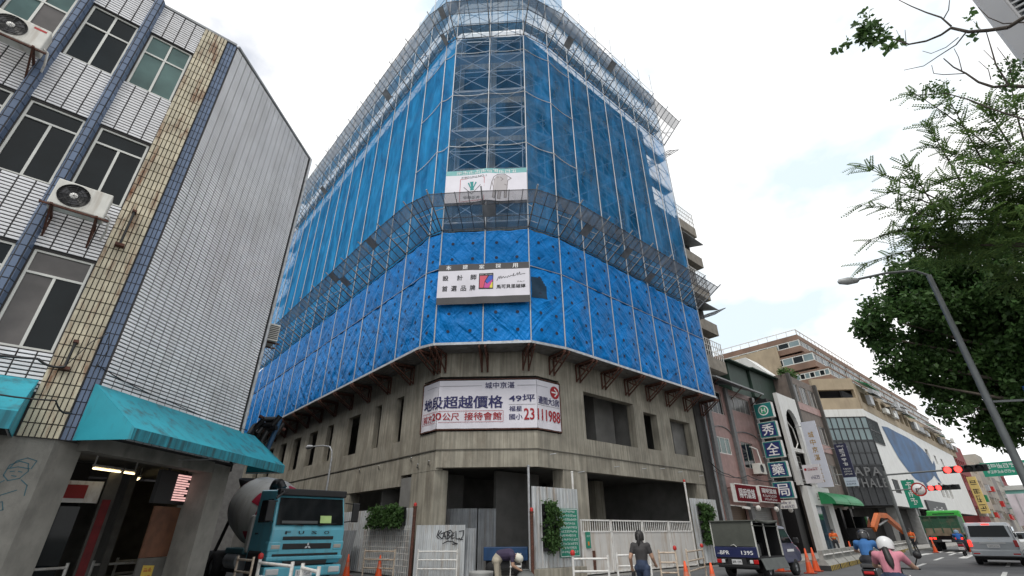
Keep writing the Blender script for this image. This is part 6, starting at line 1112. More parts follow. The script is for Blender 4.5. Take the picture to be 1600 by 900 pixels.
for s in (-1, 1): quad(PK, 'side_window', [(2.55, s * .79, 1.18), (3.55, s * .79, 1.18), (3.16, s * .755, 1.68), (2.55, s * .755, 1.70)], veh_glass, .014 * -s); bx(PK, 'mirror', (3.55, s * .86, 1.15), (3.68, s * 1.05, 1.36), black_m, .03); bx(PK, 'headlight', (4.1, s * .5, .68), (4.25, s * .78, .9), lamp_w, .03); bx(PK, 'tail_light', (-.02, s * .62, .52), (.03, s * .80, .66), lamp_red, .02)
bx(PK, 'tail_lamp_cluster', (-.025, -.60, .53), (.03, -.48, .65), lamp_w, .02); bx(PK, 'tail_lamp_cluster', (-.025, .48, .53), (.03, .60, .65), lamp_w, .02); bx(PK, 'rear_bumper', (-.02, -.78, .38), (.1, .78, .5), black_m, .03); bx(PK, 'plate_recess', (.0, -.35, .42), (.05, .35, .70), under); bx(PK, 'number_plate', (-.035, -.19, .50), (-.024, .19, .66), plate_w); tf = lambda off: (lambda s, z: V((-off, .83 - s, z))); text('BPR·1395', ink, PK, tf(.04), .67, .535, .33, .09, .011); text('BPR', white_ink, PK, tf(.004), .22, .82, .36, .13, .011); text('1395', white_ink, PK, tf(.004), 1.05, .82, .44, .13, .011); marks(2, white_ink, PK, tf(.004), .10, .83, .1, .05)
bx(PK, 'door_stripe', (2.8, -.835, .86), (3.5, -.826, .95), white_ink); m = MB(); m.path([(-.03, .12, 1.12), (-.05, 0, 1.16), (-.03, -.1, 1.08)], .012); m.build('tailgate_latch', alu, PK)
bx(PK, 'chassis', (.1, -.6, .34), (4.0, .6, .64), under); [wheel(PK, x, s * .72, .31, .2, s) for x in (.85, 3.45) for s in (-1, 1)]
# --- silver van
VN = thing('silver_van', 'silver passenger van seen from behind in the open lane', 'van', (36.4, 4.5, 0), math.radians(4), local=True); sv = M('van_silver', (.36, .38, .40), .3, .06, metal=.35, coat=.5)
profile_body(VN, 'body', [(0, .42), (4.5, .42), (4.85, .6), (4.85, .95), (3.9, 1.2), (3.2, 1.88), (2.6, 1.95), (.22, 1.95), (.06, 1.80), (-.02, 1.05)], -.95, .95, sv, .10, .08); quad(VN, 'rear_window', [(-.012, .76, 1.28), (-.012, -.76, 1.28), (.055, -.70, 1.80), (.055, .70, 1.80)], veh_glass, .02); bx(VN, 'rear_bumper', (-.10, -.95, .38), (.25, .95, .72), sv, .06); bx(VN, 'bumper_trim', (-.115, -.9, .36), (-.02, .9, .44), black_m, .02)
bx(VN, 'brake_light', (.10, -.16, 1.82), (.17, .16, 1.88), lamp_on); 
for s in (-1, 1): bx(VN, 'tail_light', (-.055, s * .80, .84), (.12, s * .945, 1.14), lamp_on if s > 0 else lamp_red, .02); bx(VN, 'side_window', (.5, s * .905, 1.25), (3.0, s * .93, 1.75), veh_glass); bx(VN, 'reflector', (-.105, s * .62, .50), (-.098, s * .88, .56), lamp_red); bx(VN, 'mirror', (3.4, s * .97, 1.15), (3.6, s * 1.15, 1.4), black_m, .03)
bx(VN, 'plate_strip', (-.05, -.5, .98), (-.01, .5, 1.06), lamp_w); bx(VN, 'number_plate', (-.05, -.24, .80), (-.035, .24, .95), plate_w); marks(8, ink, VN, lambda s, z: V((-.056, .2 - s, z)), 0, .83, .4, .09, .011); text('VV', alu, VN, lambda s, z: V((-.03, .08 - s, z)), 0, 1.12, .16, .12, .011); bx(VN, 'handle', (-.05, -.1, .62), (-.02, .1, .68), black_m); bx(VN, 'underbody', (.2, -.8, .25), (4.6, .8, .45), under); [wheel(VN, x, s * .84, .34, .24, s) for x in (.95, 3.9) for s in (-1, 1)]
# --- dump truck
DT = thing('dump_truck', 'green dump truck with muddy tailgate and lit tail lamps by the roadworks', 'truck', (57.0, 9.85, 0), math.radians(5), local=True); dg = M('dump_green', (.022, .085, .045), .6, .25, 1, stain=(.16, .12, .08), stain_amt=.7, stscale=(.8, .8, 1.2)); mud = M('dried_mud', (.20, .155, .105), .9, .35, 2, bump=.5)
bx(DT, 'bed_floor', (.1, -1.25, 1.25), (5.2, 1.25, 1.42), mud); bx(DT, 'tailgate', (-.02, -1.25, 1.42), (.08, 1.25, 2.65), dg); bx(DT, 'tailgate_mud', (-.06, -1.22, 1.18), (.0, 1.22, 1.75), mud, .02)
for s in (-1, 1): bx(DT, 'side_board', (.09, s * 1.19, 1.42), (5.2, s * 1.25, 2.65), dg)
for y in (-1.2, -.6, 0, .6, 1.2): bx(DT, 'stake', (-.09, y - .05, 1.4), (-.021, y + .05, 2.68), dg)
bx(DT, 'top_rail', (-.11, -1.28, 2.62), (.1, 1.28, 2.72), dg); brg = M('bright_green', (.05, .42, .06), .5, .1); bx(DT, 'cab', (5.5, -1.2, .9), (7.3, 1.2, 3.25), brg, .1); bx(DT, 'cab_rear_window', (5.47, -.8, 2.35), (5.5, .8, 3.0), veh_glass); bx(DT, 'headboard', (5.22, -1.25, 1.42), (5.32, 1.25, 2.9), brg)
for y in (-1.0, -.72, .72, 1.0): bx(DT, 'tail_lamp', (-.03, y - .1, .92), (.02, y + .1, 1.05), lamp_on)
bx(DT, 'rear_beam', (0, -1.2, .7), (.2, 1.2, .9), under); bx(DT, 'chassis', (.2, -.5, .7), (7.2, .5, 1.2), under); bx(DT, 'number_plate', (-.02, -.3, .75), (-.01, .3, .88), plate_w); [wheel(DT, x, s * .98, .5, .45, s) for x in (1.1, 2.4, 6.4) for s in (-1, 1)]
# --- excavator
EX = thing('excavator', 'orange excavator boom reaching down beside the dug-up lane', 'excavator', (55, 14, 0)); exo = M('excavator_orange', (.55, .12, .02), .5, .15, stain=(.2, .08, .03), stain_amt=.5)
m = MB(); P = [V((54.4, 14.2, 1.7)), V((56.6, 14.1, 2.85)), V((58.6, 14, 2.85)), V((62.0, 14, 1.85))]; [m.bar(a, b, .35, .42) for a, b in zip(P, P[1:])]; m.build('boom', exo, EX); m = MB(); m.bar((62, 14, 1.85), (63.4, 14, 1.35), .3, .32); m.build('stick', exo, EX); m = MB(); m.prism([(63.2, 1.5), (63.9, 1.3), (64.2, .6), (63.6, .3), (63.0, .6)], 1, 13.6, 14.4); m.build('bucket', under, EX); m = MB(); m.tube((56, 14.1, 2.0), (59.5, 14, 2.6), .09); m.build('cylinder', rimm, EX); bx_ = MB(); bx_.box((52.2, 14.2, .9), (54.8, 16.2, 1.8)); bev(bx_.build('house', under, EX), .1); bx_ = MB(); bx_.box((53.4, 14.3, 1.8), (54.6, 15.2, 2.7)); bx_.build('cab', veh_glass, EX)
for y in (14.1, 15.8): m = MB(); m.prism([(51.9, .1), (55.5, .1), (55.8, .5), (55.5, .9), (51.9, .9), (51.6, .5)], 1, y, y + .5); m.build('track', under, EX)
# --- far cars
def car(lab, loc, rz, mat):
    A = thing('parked_car', lab, 'car', loc, rz, local=True); profile_body(A, 'body', [(0, .35), (4.2, .35), (4.4, .6), (4.3, .85), (3.3, .95), (2.7, 1.42), (1.1, 1.45), (.35, 1.0), (0, .9)], -.86, .86, mat, .15, .06); quad(A, 'rear_window', [(.42, .62, 1.04), (.42, -.62, 1.04), (1.05, -.56, 1.40), (1.05, .56, 1.40)], veh_glass, .02)
    for s in (-1, 1): bx(A, 'tail_light', (-.02, s * .55, .68), (.03, s * .82, .84), lamp_red); bx(A, 'side_window', (1.2, s * .75, 1.0), (2.8, s * .80, 1.34), veh_glass)
    bx(A, 'number_plate', (-.03, -.2, .55), (-.015, .2, .68), plate_w); [wheel(A, x, s * .76, .31, .2, s) for x in (.8, 3.4) for s in (-1, 1)]; return A
car('white saloon car in the lane ahead of the silver van', (50, 4.2, 0), .09, M('car_white', (.6, .6, .6), .3, .05, coat=.4)); car('grey saloon car ahead of the white one', (62, 5.2, 0), .09, M('car_grey', (.16, .17, .18), .3, .05, coat=.4)); car('dark saloon car far down the open lane', (78, 6.2, 0), .09, M('car_dark', (.03, .03, .035), .3, .05, coat=.4)); car('silver saloon car farthest down the lane', (95, 7.5, 0), .09, M('car_silver', (.4, .41, .42), .3, .05, metal=.3))
BT = thing('blue_handcart', 'blue steel cart standing in the dark entrance behind the bending man', 'cart', (15, 17.6, 0)); m = MB(); m.obox((14.3, 18.3, 0), (D, -D), (-D, -D), (0, -.7, .55), (1.9, 0, 1.06)); bev(m.build('tray', M('cart_blue', (.012, .055, .15), .5, .3), BT), .02); m = MB(); m.obox((14.3, 18.3, 0), (D, -D), (-D, -D), (.1, -.6, .28), (1.8, -.1, .54)); m.build('frame', under, BT)
for s in (.35, 1.5): m = MB(); c_ = V((14.3, 18.3, .26)) + V((D, -D, 0)) * s + V((-D, -D, 0)) * -.02; m.lathe(c_, (-D, -D, 0), [(-.08, .0), (-.08, .24), (.0, .26), (.08, .24), (.08, 0)], 18); m.build('wheel', tyre, BT)
# --- scooters
def scooter(lab, loc, rz, mat, mat2=None):
    A = thing('scooter', lab, 'scooter', loc, rz, local=True); mat2 = mat2 or mat
    for x in (.22, 1.45): wheel(A, x, 0, .24, .12, 1)
    m = MB(); m.prism([(-.05, .55), (.1, .38), (.5, .34), (.62, .3), (1.1, .3), (1.18, .5), (1.28, .95), (1.2, .98), (1.05, .42), (.72, .42), (.66, .74), (.2, .80), (-.1, .74)], 1, -.16, .16); bev(m.build('body', mat, A), .05, 3); m = MB(); m.prism([(-.12, .76), (.25, .80), (.72, .74), (.74, .80), (.3, .88), (-.08, .86)], 1, -.15, .15); bev(m.build('seat', black_m, A), .03, 2)
    m = MB(); m.tube((1.26, 0, .9), (1.2, 0, 1.05), .03); m.tube((1.2, -.32, 1.06), (1.2, .32, 1.06), .017); m.tube((1.3, 0, .85), (1.46, 0, .3), .035); m.build('handlebar', black_m, A)
    for s in (-1, 1): m = MB(); m.tube((1.22, s * .24, 1.07), (1.2, s * .34, 1.26), .01); m.build('mirror_stem', black_m, A); m = MB(); m.lathe((1.16, s * .36, 1.30), (-1, 0, 0), [(0, 0), (0, .06), (.02, .07), (.05, .03), (.05, 0)], 14); m.build('mirror', black_m, A); bx(A, 'grip', (1.17, s * .22, 1.045), (1.23, s * .34, 1.075), black_m, .01)
    bx(A, 'tail_light', (-.14, -.11, .62), (-.04, .11, .69), lamp_red, .02); quad(A, 'mudguard', [(-.16, .09, .30), (-.16, -.09, .30), (-.06, -.10, .60), (-.06, .10, .60)], black_m, .02); bx(A, 'number_plate', (-.19, -.15, .40), (-.175, .15, .56), plate_w); marks(7, ink, A, lambda s, z: V((-.195, .12 - s, z)), 0, .44, .24, .08, .011); m = MB(); m.tube((-.15, -.2, .36), (.4, -.2, .30), .06, n=12); m.build('exhaust', black_m, A); bx(A, 'floor_board', (.68, -.2, .30), (1.1, .2, .335), black_m, .01); return A
# ================= people =================================================
skin = M('skin', (.42, .25, .17), .6, .08); hair = M('hair', (.012, .010, .009), .5, .2)
def person(name, lab, loc, rz, J, bones, voxel=.016, extra=None):
    """bones: (a, b, ra, rb, material) tapered capsules fused into one continuous surface"""
    A = thing(name, lab, 'person', loc, rz, local=True); m = MB(); mats = []; segs = []
    for a, b, ra, rb, mt in bones:
        p, q = V(J[a]) if isinstance(a, str) else V(a), V(J[b]) if isinstance(b, str) else V(b)
        d = q - p; L = d.length or 1e-4; d = d / L if L > 1e-3 else V((0, 0, 1)); pr = [(-ra, .001)] + [(-ra * math.cos(t), ra * math.sin(t)) for t in (.5, 1.0, 1.57)] + [(L + rb * math.cos(t), rb * math.sin(t)) for t in (1.57, 1.0, .5)] + [(L + rb, .001)]
        m.lathe(p, d, pr, 12)
        if mt not in mats: mats.append(mt)
        segs.append((np.array(p), np.array(q), ra, rb, mats.index(mt)))
    o = m.build('body_source', mats[0]); rm = o.modifiers.new('r', 'REMESH'); rm.mode = 'VOXEL'; rm.voxel_size = voxel; sm = o.modifiers.new('s', 'SMOOTH'); sm.iterations = 3; sm.factor = .5
    dg_ = bpy.context.evaluated_depsgraph_get(); dg_.update(); me = bpy.data.meshes.new_from_object(o.evaluated_get(dg_)); bpy.data.objects.remove(o)
    me.materials.clear(); [me.materials.append(q) for q in mats]; n = len(me.polygons); c = np.zeros(n * 3); me.polygons.foreach_get('center', c); c = c.reshape(-1, 3); best = np.full(n, 1e9); idx = np.zeros(n, np.int32)
    for p, q, ra, rb, k in segs:
        d = q - p; L2 = max(d @ d, 1e-9); t = np.clip(((c - p) @ d) / L2, 0, 1); dist = np.linalg.norm(c - (p + t[:, None] * d), axis=1) - (ra + (rb - ra) * t); w = dist < best; best[w] = dist[w]; idx[w] = k
    me.polygons.foreach_set('material_index', idx); me.polygons.foreach_set('use_smooth', [True] * n); me.update(); me.name = 'body'; link('body', me, A); return A
def limbs(J, shirt, trouser, shoe, sk=skin, sleeve='short'):
    lo = shirt if sleeve == 'long' else sk; B = [('pelvis', 'waist', .145, .135, trouser), ('waist', 'chest', .14, .165, shirt), ('chest', 'neckb', .15, .085, shirt), ('neckb', 'heada', .055, .055, sk), ('heada', 'headb', .085, .092, sk)]
    for s in 'LR':
        B += [('chest', 'sh' + s, .12, .075, shirt), ('sh' + s, 'um' + s, .07, .06, shirt), ('um' + s, 'el' + s, .055, .045, shirt if sleeve == 'long' else sk), ('el' + s, 'wr' + s, .044, .03, lo), ('pelvis', 'hp' + s, .12, .105, trouser), ('hp' + s, 'kn' + s, .095, .065, trouser), ('kn' + s, 'an' + s, .062, .045, trouser), ('an' + s, 'to' + s, .048, .035, shoe)]
        w, h = V(J['wr' + s]), V(J['hd' + s]); d = (h - w); side = d.cross(V((0, 0, 1))); side = side.normalized() if side.length > 1e-3 else V((0, 1, 0)); dn = d.normalized(); cur = side.cross(dn)
        B.append((w, w + d * .5, .028, .034, sk))
        for k, (off, ln) in enumerate(((-.026, .85), (-.009, 1.0), (.009, .95), (.026, .75))): b0 = w + d * .5 + side * off; b1 = b0 + dn * .045 * ln; b2 = b1 + (dn * .6 + cur * -.6) * .035 * ln; B += [(b0, b1, .0105, .0095, sk), (b1, b2, .0095, .008, sk)]
        B.append((w + d * .25 + side * -.03, w + d * .55 + side * -.055, .012, .010, sk))
    n_ = V(J['headb']) * .55 + V(J['heada']) * .45; f = V(J['face']); B += [(n_ + f * .075, n_ + f * .105 - V((0, 0, .01)), .016, .014, sk)]
    sd = f.cross(V(J['headb']) - V(J['heada'])).normalized()
    for s in (-1, 1): B.append((n_ + sd * .088 * s, n_ + sd * .094 * s + V((0, 0, .03)), .012, .014, sk))
    for s in 'LR': J.setdefault('um' + s, tuple(V(J['sh' + s]).lerp(V(J['el' + s]), .55)))
    return B
def facebits(A, J):
    n_ = V(J['headb']) * .6 + V(J['heada']) * .4; f = V(J['face']).normalized(); upv = (V(J['headb']) - V(J['heada'])).normalized(); sd = f.cross(upv).normalized()
    for s in (-1, 1): m = MB(); c = n_ + f * .086 + sd * .034 * s; m.lathe(c - f * .008, f, [(0, .012), (.008, .008), (.01, 0)], 8); m.build('eye', ink, A)
    m = MB(); c = n_ + f * .084 - upv * .065; m.bar(c - sd * .025, c + sd * .025, .012, .008); m.build('mouth', M('lip', (.25, .08, .07), .6), A)
def prep(J):
    for s in 'LR': J.setdefault('um' + s, tuple(V(J['sh' + s]).lerp(V(J['el' + s]), .55)))
    return J
def capmesh(A, name, J, mat, r=.125, full=True, peak=False):
    a, b = V(J['heada']), V(J['headb']); c = a.lerp(b, .75); upv = (b - a).normalized(); pr = [(-.10 if full else .0, r * .92), (-.06 if full else .01, r * .99), (.02, r), (.07, r * .88), (.105, r * .62), (.125, r * .3), (.13, .001)]; m = MB(); m.lathe(c, upv, pr, 20); o = m.build(name, mat, A)
    if peak: f = V(J['face']).normalized(); m = MB(); s = f.cross(upv).normalized(); q = c + upv * .01; m.add([q + f * .09 + s * .08, q + f * .2 + s * .05, q + f * .2 - s * .05, q + f * .09 - s * .08], [(0, 1, 2, 3)]); m.build('peak', mat, A)
    return o
# woman walking past the gate
wp = atR(1002, 872, 13.4); wshirt = M('shirt_charcoal', (.045, .042, .042), .85, .15, 6); jeans = M('jeans_blue', (.03, .045, .085), .85, .2, 6); shoe = M('shoe_dark', (.02, .02, .02), .7)
J = prep(dict(pelvis=(0, 0, .88), waist=(.02, 0, 1.02), chest=(.03, 0, 1.22), neckb=(.03, 0, 1.38), heada=(.045, 0, 1.46), headb=(.05, 0, 1.54), face=(1, 0, 0), shL=(.03, .17, 1.31), shR=(.03, -.17, 1.31), elL=(-.06, .25, 1.05), elR=(.06, -.25, 1.06), wrL=(.06, .27, .84), wrR=(.22, -.27, .90), hdL=(.1, .26, .74), hdR=(.32, -.26, .86), hpL=(0, .09, .84), hpR=(0, -.09, .84), knL=(.2, .09, .48), knR=(-.06, -.09, .46), anL=(.2, .09, .09), anR=(-.32, -.09, .14), toL=(.34, .09, .04), toR=(-.2, -.09, .05)))
WM = person('person', 'person in charcoal shirt and jeans with tied hair walking before the white gate', (wp.x, wp.y, 0), math.radians(20), J, limbs(J, wshirt, jeans, shoe), .012); facebits(WM, J); capmesh(WM, 'hair', J, hair, .108, True); m = MB(); m.lathe((-.05, 0, 1.54), (-.25, 0, -1), [(-.03, 0), (0, .045), (.05, .04), (.16, .035), (.24, .012), (.25, 0)], 12); m.build('ponytail', hair, WM); m = MB(); m.box((.06, .22, .60), (.16, .30, .76)); PH_ = bev(m.build('pouch', black_m, WM), .02)
# man bending over a bag
mp = atR(776, 880, 15.6); mshirt = M('shirt_plum', (.040, .028, .062), .85, .15, 6); beige_t = M('trousers_beige', (.36, .32, .25), .85, .12, 6)
J = prep(dict(pelvis=(0, 0, .90), waist=(.10, 0, 1.04), chest=(.36, 0, 1.05), neckb=(.50, 0, 1.0), heada=(.57, 0, .98), headb=(.66, 0, .94), face=(.4, 0, -.92), shL=(.44, .17, 1.02), shR=(.44, -.17, 1.02), elL=(.48, .2, .76), elR=(.46, -.2, .78), wrL=(.66, .12, .66), wrR=(.64, -.12, .68), hdL=(.76, .08, .62), hdR=(.74, -.08, .64), hpL=(0, .1, .88), hpR=(0, -.1, .88), knL=(.08, .12, .48), knR=(.02, -.12, .48), anL=(-.02, .12, .09), anR=(-.06, -.12, .09), toL=(.14, .12, .04), toR=(.1, -.12, .04)))
MN = person('person', 'person in plum shirt and beige trousers bending over a bag at the entrance', (mp.x, mp.y, 0), math.radians(-41), J, limbs(J, mshirt, beige_t, shoe), .013); facebits(MN, J); capmesh(MN, 'cap', J, M('cap_cream', (.6, .58, .5), .8), .115, True, True)
bp_ = mp + V((math.cos(math.radians(-41)), math.sin(math.radians(-41)), 0)) * .82; m = MB(); m.lathe((bp_.x, bp_.y, 0), (0, 0, 1), [(0, 0), (0, .24), (.3, .30), (.55, .24), (.66, .12), (.68, .15), (.68, 0)], 14); tag(m.build('grey_sack', M('sack_grey', (.14, .145, .14), .8, .2, 4, bump=.4, bscale=8)), 'bulging grey sack in front of the bending person', 'sack')
p_ = atR(752, 890, 16.2); m = MB(); m.lathe((p_.x, p_.y, 0), (0, 0, 1), [(0, 0), (0, .27), (.55, .36), (.6, .36), (.6, .33), (.1, .24), (.1, 0)], 18); tag(m.build('plastic_tub', M('tub_grey', (.30, .30, .29), .6, .15)), 'pale grey plastic tub beside the graffiti panel', 'tub')
CH = thing('folding_chair', 'white folding chair standing by the thick rusty post', 'chair', (13.9, 15.9, 0)); c0 = V((13.75, 15.9, 0)); m = MB()
for s in (0, .42): a = c0 + V((D, -D, 0)) * s; m = MB(); m.tube(a + V((.15, .15, 0)), a + V((-.1, -.1, .9)), .014); m.build('leg', white_paint, CH); m = MB(); m.tube(a + V((-.2, -.2, 0)), a + V((.1, .1, .47)), .014); m.build('leg', white_paint, CH)
m = MB(); a = c0; m.hexa([a + V((-.2, -.2, .44)), a + V((-.2, -.2, .44)) + V((D, -D, 0)) * .42, a + V((.1, .1, .46)) + V((D, -D, 0)) * .42, a + V((.1, .1, .46)), a + V((-.2, -.2, .47)), a + V((-.2, -.2, .47)) + V((D, -D, 0)) * .42, a + V((.1, .1, .49)) + V((D, -D, 0)) * .42, a + V((.1, .1, .49))]); m.build('seat', white_paint, CH); m = MB(); m.hexa([a + V((-.06, -.06, .72)), a + V((-.06, -.06, .72)) + V((D, -D, 0)) * .42, a + V((-.04, -.04, .72)) + V((D, -D, 0)) * .42, a + V((-.04, -.04, .72)), a + V((-.1, -.1, .9)), a + V((-.1, -.1, .9)) + V((D, -D, 0)) * .42, a + V((-.08, -.08, .9)) + V((D, -D, 0)) * .42, a + V((-.08, -.08, .9))]); m.build('backrest', white_paint, CH)
# riders
def rider(lab, loc, rz, shirt, trouser, helmet, hm, vox=.014, hairtail=False, sleeve='short'):
    J = prep(dict(pelvis=(.32, 0, .93), waist=(.33, 0, 1.06), chest=(.40, 0, 1.24), neckb=(.45, 0, 1.37), heada=(.50, 0, 1.43), headb=(.52, 0, 1.52), face=(1, 0, -.1), shL=(.43, .19, 1.31), shR=(.43, -.19, 1.31), elL=(.66, .30, 1.12), elR=(.66, -.30, 1.12), wrL=(1.06, .29, 1.08), wrR=(1.06, -.29, 1.08), hdL=(1.2, .28, 1.075), hdR=(1.2, -.28, 1.075), hpL=(.36, .12, .92), hpR=(.36, -.12, .92), knL=(.80, .16, .78), knR=(.80, -.16, .78), anL=(.84, .12, .40), anR=(.84, -.12, .40), toL=(1.0, .12, .37), toR=(1.0, -.12, .37)))
    A = person('person', lab, loc, rz, J, limbs(J, shirt, trouser, shoe, sleeve=sleeve), vox); capmesh(A, 'helmet', J, hm, .138); facebits(A, J); m = MB(); a = V(J['heada']).lerp(V(J['headb']), .6); m.add([a + V((.11, .11, .03)), a + V((.15, 0, .03)), a + V((.11, -.11, .03)), a + V((.13, -.1, -.09)), a + V((.17, 0, -.09)), a + V((.13, .1, -.09))], [(0, 1, 4, 5), (1, 2, 3, 4)]); m.build('visor', veh_glass, A)
    if hairtail: m = MB(); m.lathe((.33, .0, 1.43), (-.42, -.16, -1), [(-.03, 0), (0, .05), (.08, .055), (.2, .065), (.3, .045), (.38, 0)], 12); m.build('ponytail', hair, A)
    return A
h5 = math.radians(5); pk = atR(1389, 872, 11.6); bl = atR(1358, 872, 17.0); fr3 = V((48.6, 7.7, 0))
for (p, lab, plab, sh, tr, hm, sm_, tail) in ((pk, 'scooter ridden by the person in pink', 'person in pink shirt and white helmet riding a scooter', M('shirt_pink', (.52, .20, .25), .85, .12, 5), jeans, M('helmet_white', (.62, .62, .62), .3, .05, coat=.4), M('scooter_dark', (.05, .05, .055), .35, .1, coat=.4), True), (bl, 'dark scooter with red lamp ridden by the person in bright blue shirt and dark helmet', 'person in blue shirt and black helmet riding a dark scooter', M('shirt_blue', (.035, .13, .33), .85, .12, 5), M('trousers_dark', (.03, .03, .035), .85), M('helmet_black', (.02, .02, .022), .3, .05, coat=.4), M('scooter_black', (.02, .02, .022), .3, .1, coat=.4), False), (fr3, 'red scooter behind the dump truck', 'person in blue shirt and pale blue helmet riding the red scooter', M('shirt_royal', (.02, .12, .42), .85, .1, 5), jeans, M('helmet_blue', (.22, .34, .48), .3, .05), M('scooter_red', (.40, .02, .05), .35, .1, coat=.4), False)):
    dv = V((math.cos(h5), math.sin(h5), 0)); b0 = V((p.x, p.y, 0)) - dv * .42; sc_a = scooter(lab, tuple(b0), h5, sm_); ri_a = rider(plab, tuple(b0), h5, sh, tr, 'helmet', hm, .014, tail); k_ = .93 if tail else 1.; sc_a.scale = (k_, k_, k_); ri_a.scale = (k_, k_, k_)
# road workers
vest = M('vest_orange', (.75, .13, .02), .7, .1, 4); vband = M('vest_band', (.6, .6, .35), .4); wtr = M('work_trousers', (.03, .032, .038), .85, .15)
def worker(lab, loc, rz):
    J = prep(dict(pelvis=(0, 0, .93), waist=(0, 0, 1.08), chest=(.01, 0, 1.30), neckb=(.01, 0, 1.46), heada=(.02, 0, 1.54), headb=(.03, 0, 1.63), face=(1, 0, 0), shL=(0, .19, 1.39), shR=(0, -.19, 1.39), elL=(.0, .27, 1.12), elR=(.06, -.28, 1.13), wrL=(.12, .25, .90), wrR=(.26, -.2, .98), hdL=(.2, .24, .82), hdR=(.36, -.15, .98), hpL=(0, .1, .9), hpR=(0, -.1, .9), knL=(.08, .15, .5), knR=(-.02, -.12, .5), anL=(.02, .2, .09), anR=(-.08, -.14, .09), toL=(.18, .22, .04), toR=(.08, -.16, .04)))
    A = person('person', lab, loc, rz, J, limbs(J, vest, wtr, shoe, sleeve='short'), .018); facebits(A, J); capmesh(A, 'cap', J, black_m, .112, False, True); m = MB(); m.lathe((.005, 0, 1.16), (0, 0, 1), [(0, .165), (.05, .17)], 18); m.build('reflective_band', vband, A); return A
worker('person in orange vest and black trousers standing behind the dump truck', (51.6, 11.0, 0), math.radians(150)); worker('person in orange vest beside the excavator inside the roadworks', (44.5, 14.3, 0), math.radians(200))
# ================= street lamp, signals, signs ============================
lampg = M('lamp_grey', (.16, .17, .17), .5, .15, metal=.3)
b_ = atR(1451, 430, 21.8); LP = thing('street_lamp', 'tall dark street lamp with long arm reaching out of the tree', 'street lamp', (b_.x, b_.y, 0)); zt = 10.0; hd = atR(1322, 438, 20.1)
m = MB(); m.tube((b_.x, b_.y, 0), (b_.x, b_.y, zt), .13, .085, 12); m.build('pole', lampg, LP); m = MB(); m.lathe((b_.x, b_.y, 0), (0, 0, 1), [(0, .22), (.5, .2), (.6, .13)], 12); m.build('base', lampg, LP)
e_ = V((hd.x, hd.y, 9.95)); s_ = V((b_.x, b_.y, zt)); m = MB(); m.path([s_, s_.lerp(e_, .15) + V((0, 0, .25)), s_.lerp(e_, .5) + V((0, 0, .22)), s_.lerp(e_, .85) + V((0, 0, .05))], .045, 8); m.build('arm', lampg, LP); d = (e_ - s_).normalized(); m = MB(); m.lathe(e_ - d * .45, d, [(0, .03), (.08, .1), (.4, .15), (.7, .10), (.78, 0)], 12); m.build('head', M('lamp_head', (.32, .33, .33), .4, .1), LP)
blue_s = M('sign_blue', (.02, .07, .22), .5, .05); m = MB(); m.bar((b_.x, b_.y, 5.3), (b_.x + 1.5, b_.y - 1.6, 5.35), .06); m.build('sign_arm', lampg, LP); m = MB(); m.obox((b_.x + .7, b_.y - .9, 5.0), (.68, -.73), (-.73, -.68), (0, -.03, 0), (1.9, .03, .75)); m.build('blue_sign', blue_s, LP)
# alley lamp
AL = thing('alley_lamp', 'slender grey lamp with curved arm beside the concrete wall in the alley', 'street lamp', (9.6, 25, 0)); m = MB(); m.tube((9.6, 24.9, 0), (9.6, 24.9, 5.0), .06, .045, 10); m.build('pole', steel, AL); m = MB(); m.path([(9.6, 24.9, 5.0), (9.6, 25.0, 5.35), (9.6, 25.4, 5.62), (9.6, 26.4, 5.8), (9.6, 28.2, 5.95)], .035, 8); m.build('arm', steel, AL); m = MB(); m.lathe((9.6, 28.0, 5.93), (0, 1, .08), [(0, .03), (.1, .1), (.6, .13), (.85, .08), (.9, 0)], 10); m.build('head', steel, AL)
sig_on = M('signal_red', (1, .035, .03), .4, 0, emit=5); sig_b = M('signal_black', (.02, .022, .022), .5, .1)
def signal(lab, x, y, zh, base_off, extra=None):
    d = ray(x, y); el = d.z / math.hypot(d.x, d.y); c = atR(x, y, (zh - EYE) / el); A = thing('traffic_signal', lab, 'traffic signal', (c.x, c.y + base_off, 0)); pb_ = V((c.x + .4, c.y + base_off, 0))
    m = MB(); m.tube(pb_, pb_ + V((0, 0, zh + .3)), .12, .09, 10); m.build('pole', lampg, A); m = MB(); m.tube(pb_ + V((0, 0, zh)), V((c.x + .4, c.y - .9, zh + .05)), .06, n=8); m.build('mast_arm', lampg, A); m = MB(); m.box((c.x, c.y - 1.5, zh - .22), (c.x + .25, c.y + .95, zh + .22)); h = bev(m.build('housing', sig_b, A), .05)
    for k, mt in enumerate((sig_on, sig_on, sig_b, sig_b)):
        yy = c.y + .65 - k * .58; m = MB(); m.lathe((c.x - .03, yy, zh), (-1, 0, 0), [(0, .21), (.01, .2), (.05, .1), (.06, 0)], 16); m.build('lens', mt, A); m = MB(); n_ = 10; [m.add([(c.x, yy + .23 * math.cos(t), zh + .23 * math.sin(t)), (c.x - .22, yy + .23 * math.cos(t), zh + .23 * math.sin(t)), (c.x - .22, yy + .23 * math.cos(t + .314), zh + .23 * math.sin(t + .314)), (c.x, yy + .23 * math.cos(t + .314), zh + .23 * math.sin(t + .314))], [(0, 1, 2, 3)]) for t in np.arange(0, 3.1, .314)]; m.build('hood', sig_b, A)
    return A, c
A, c = signal('red traffic signal on a mast over the far crossing', 1499, 733, 5.4, 4.5); A2, c2 = signal('red traffic signal next to the round no-turn sign', 1468, 762, 5.2, 4.0)
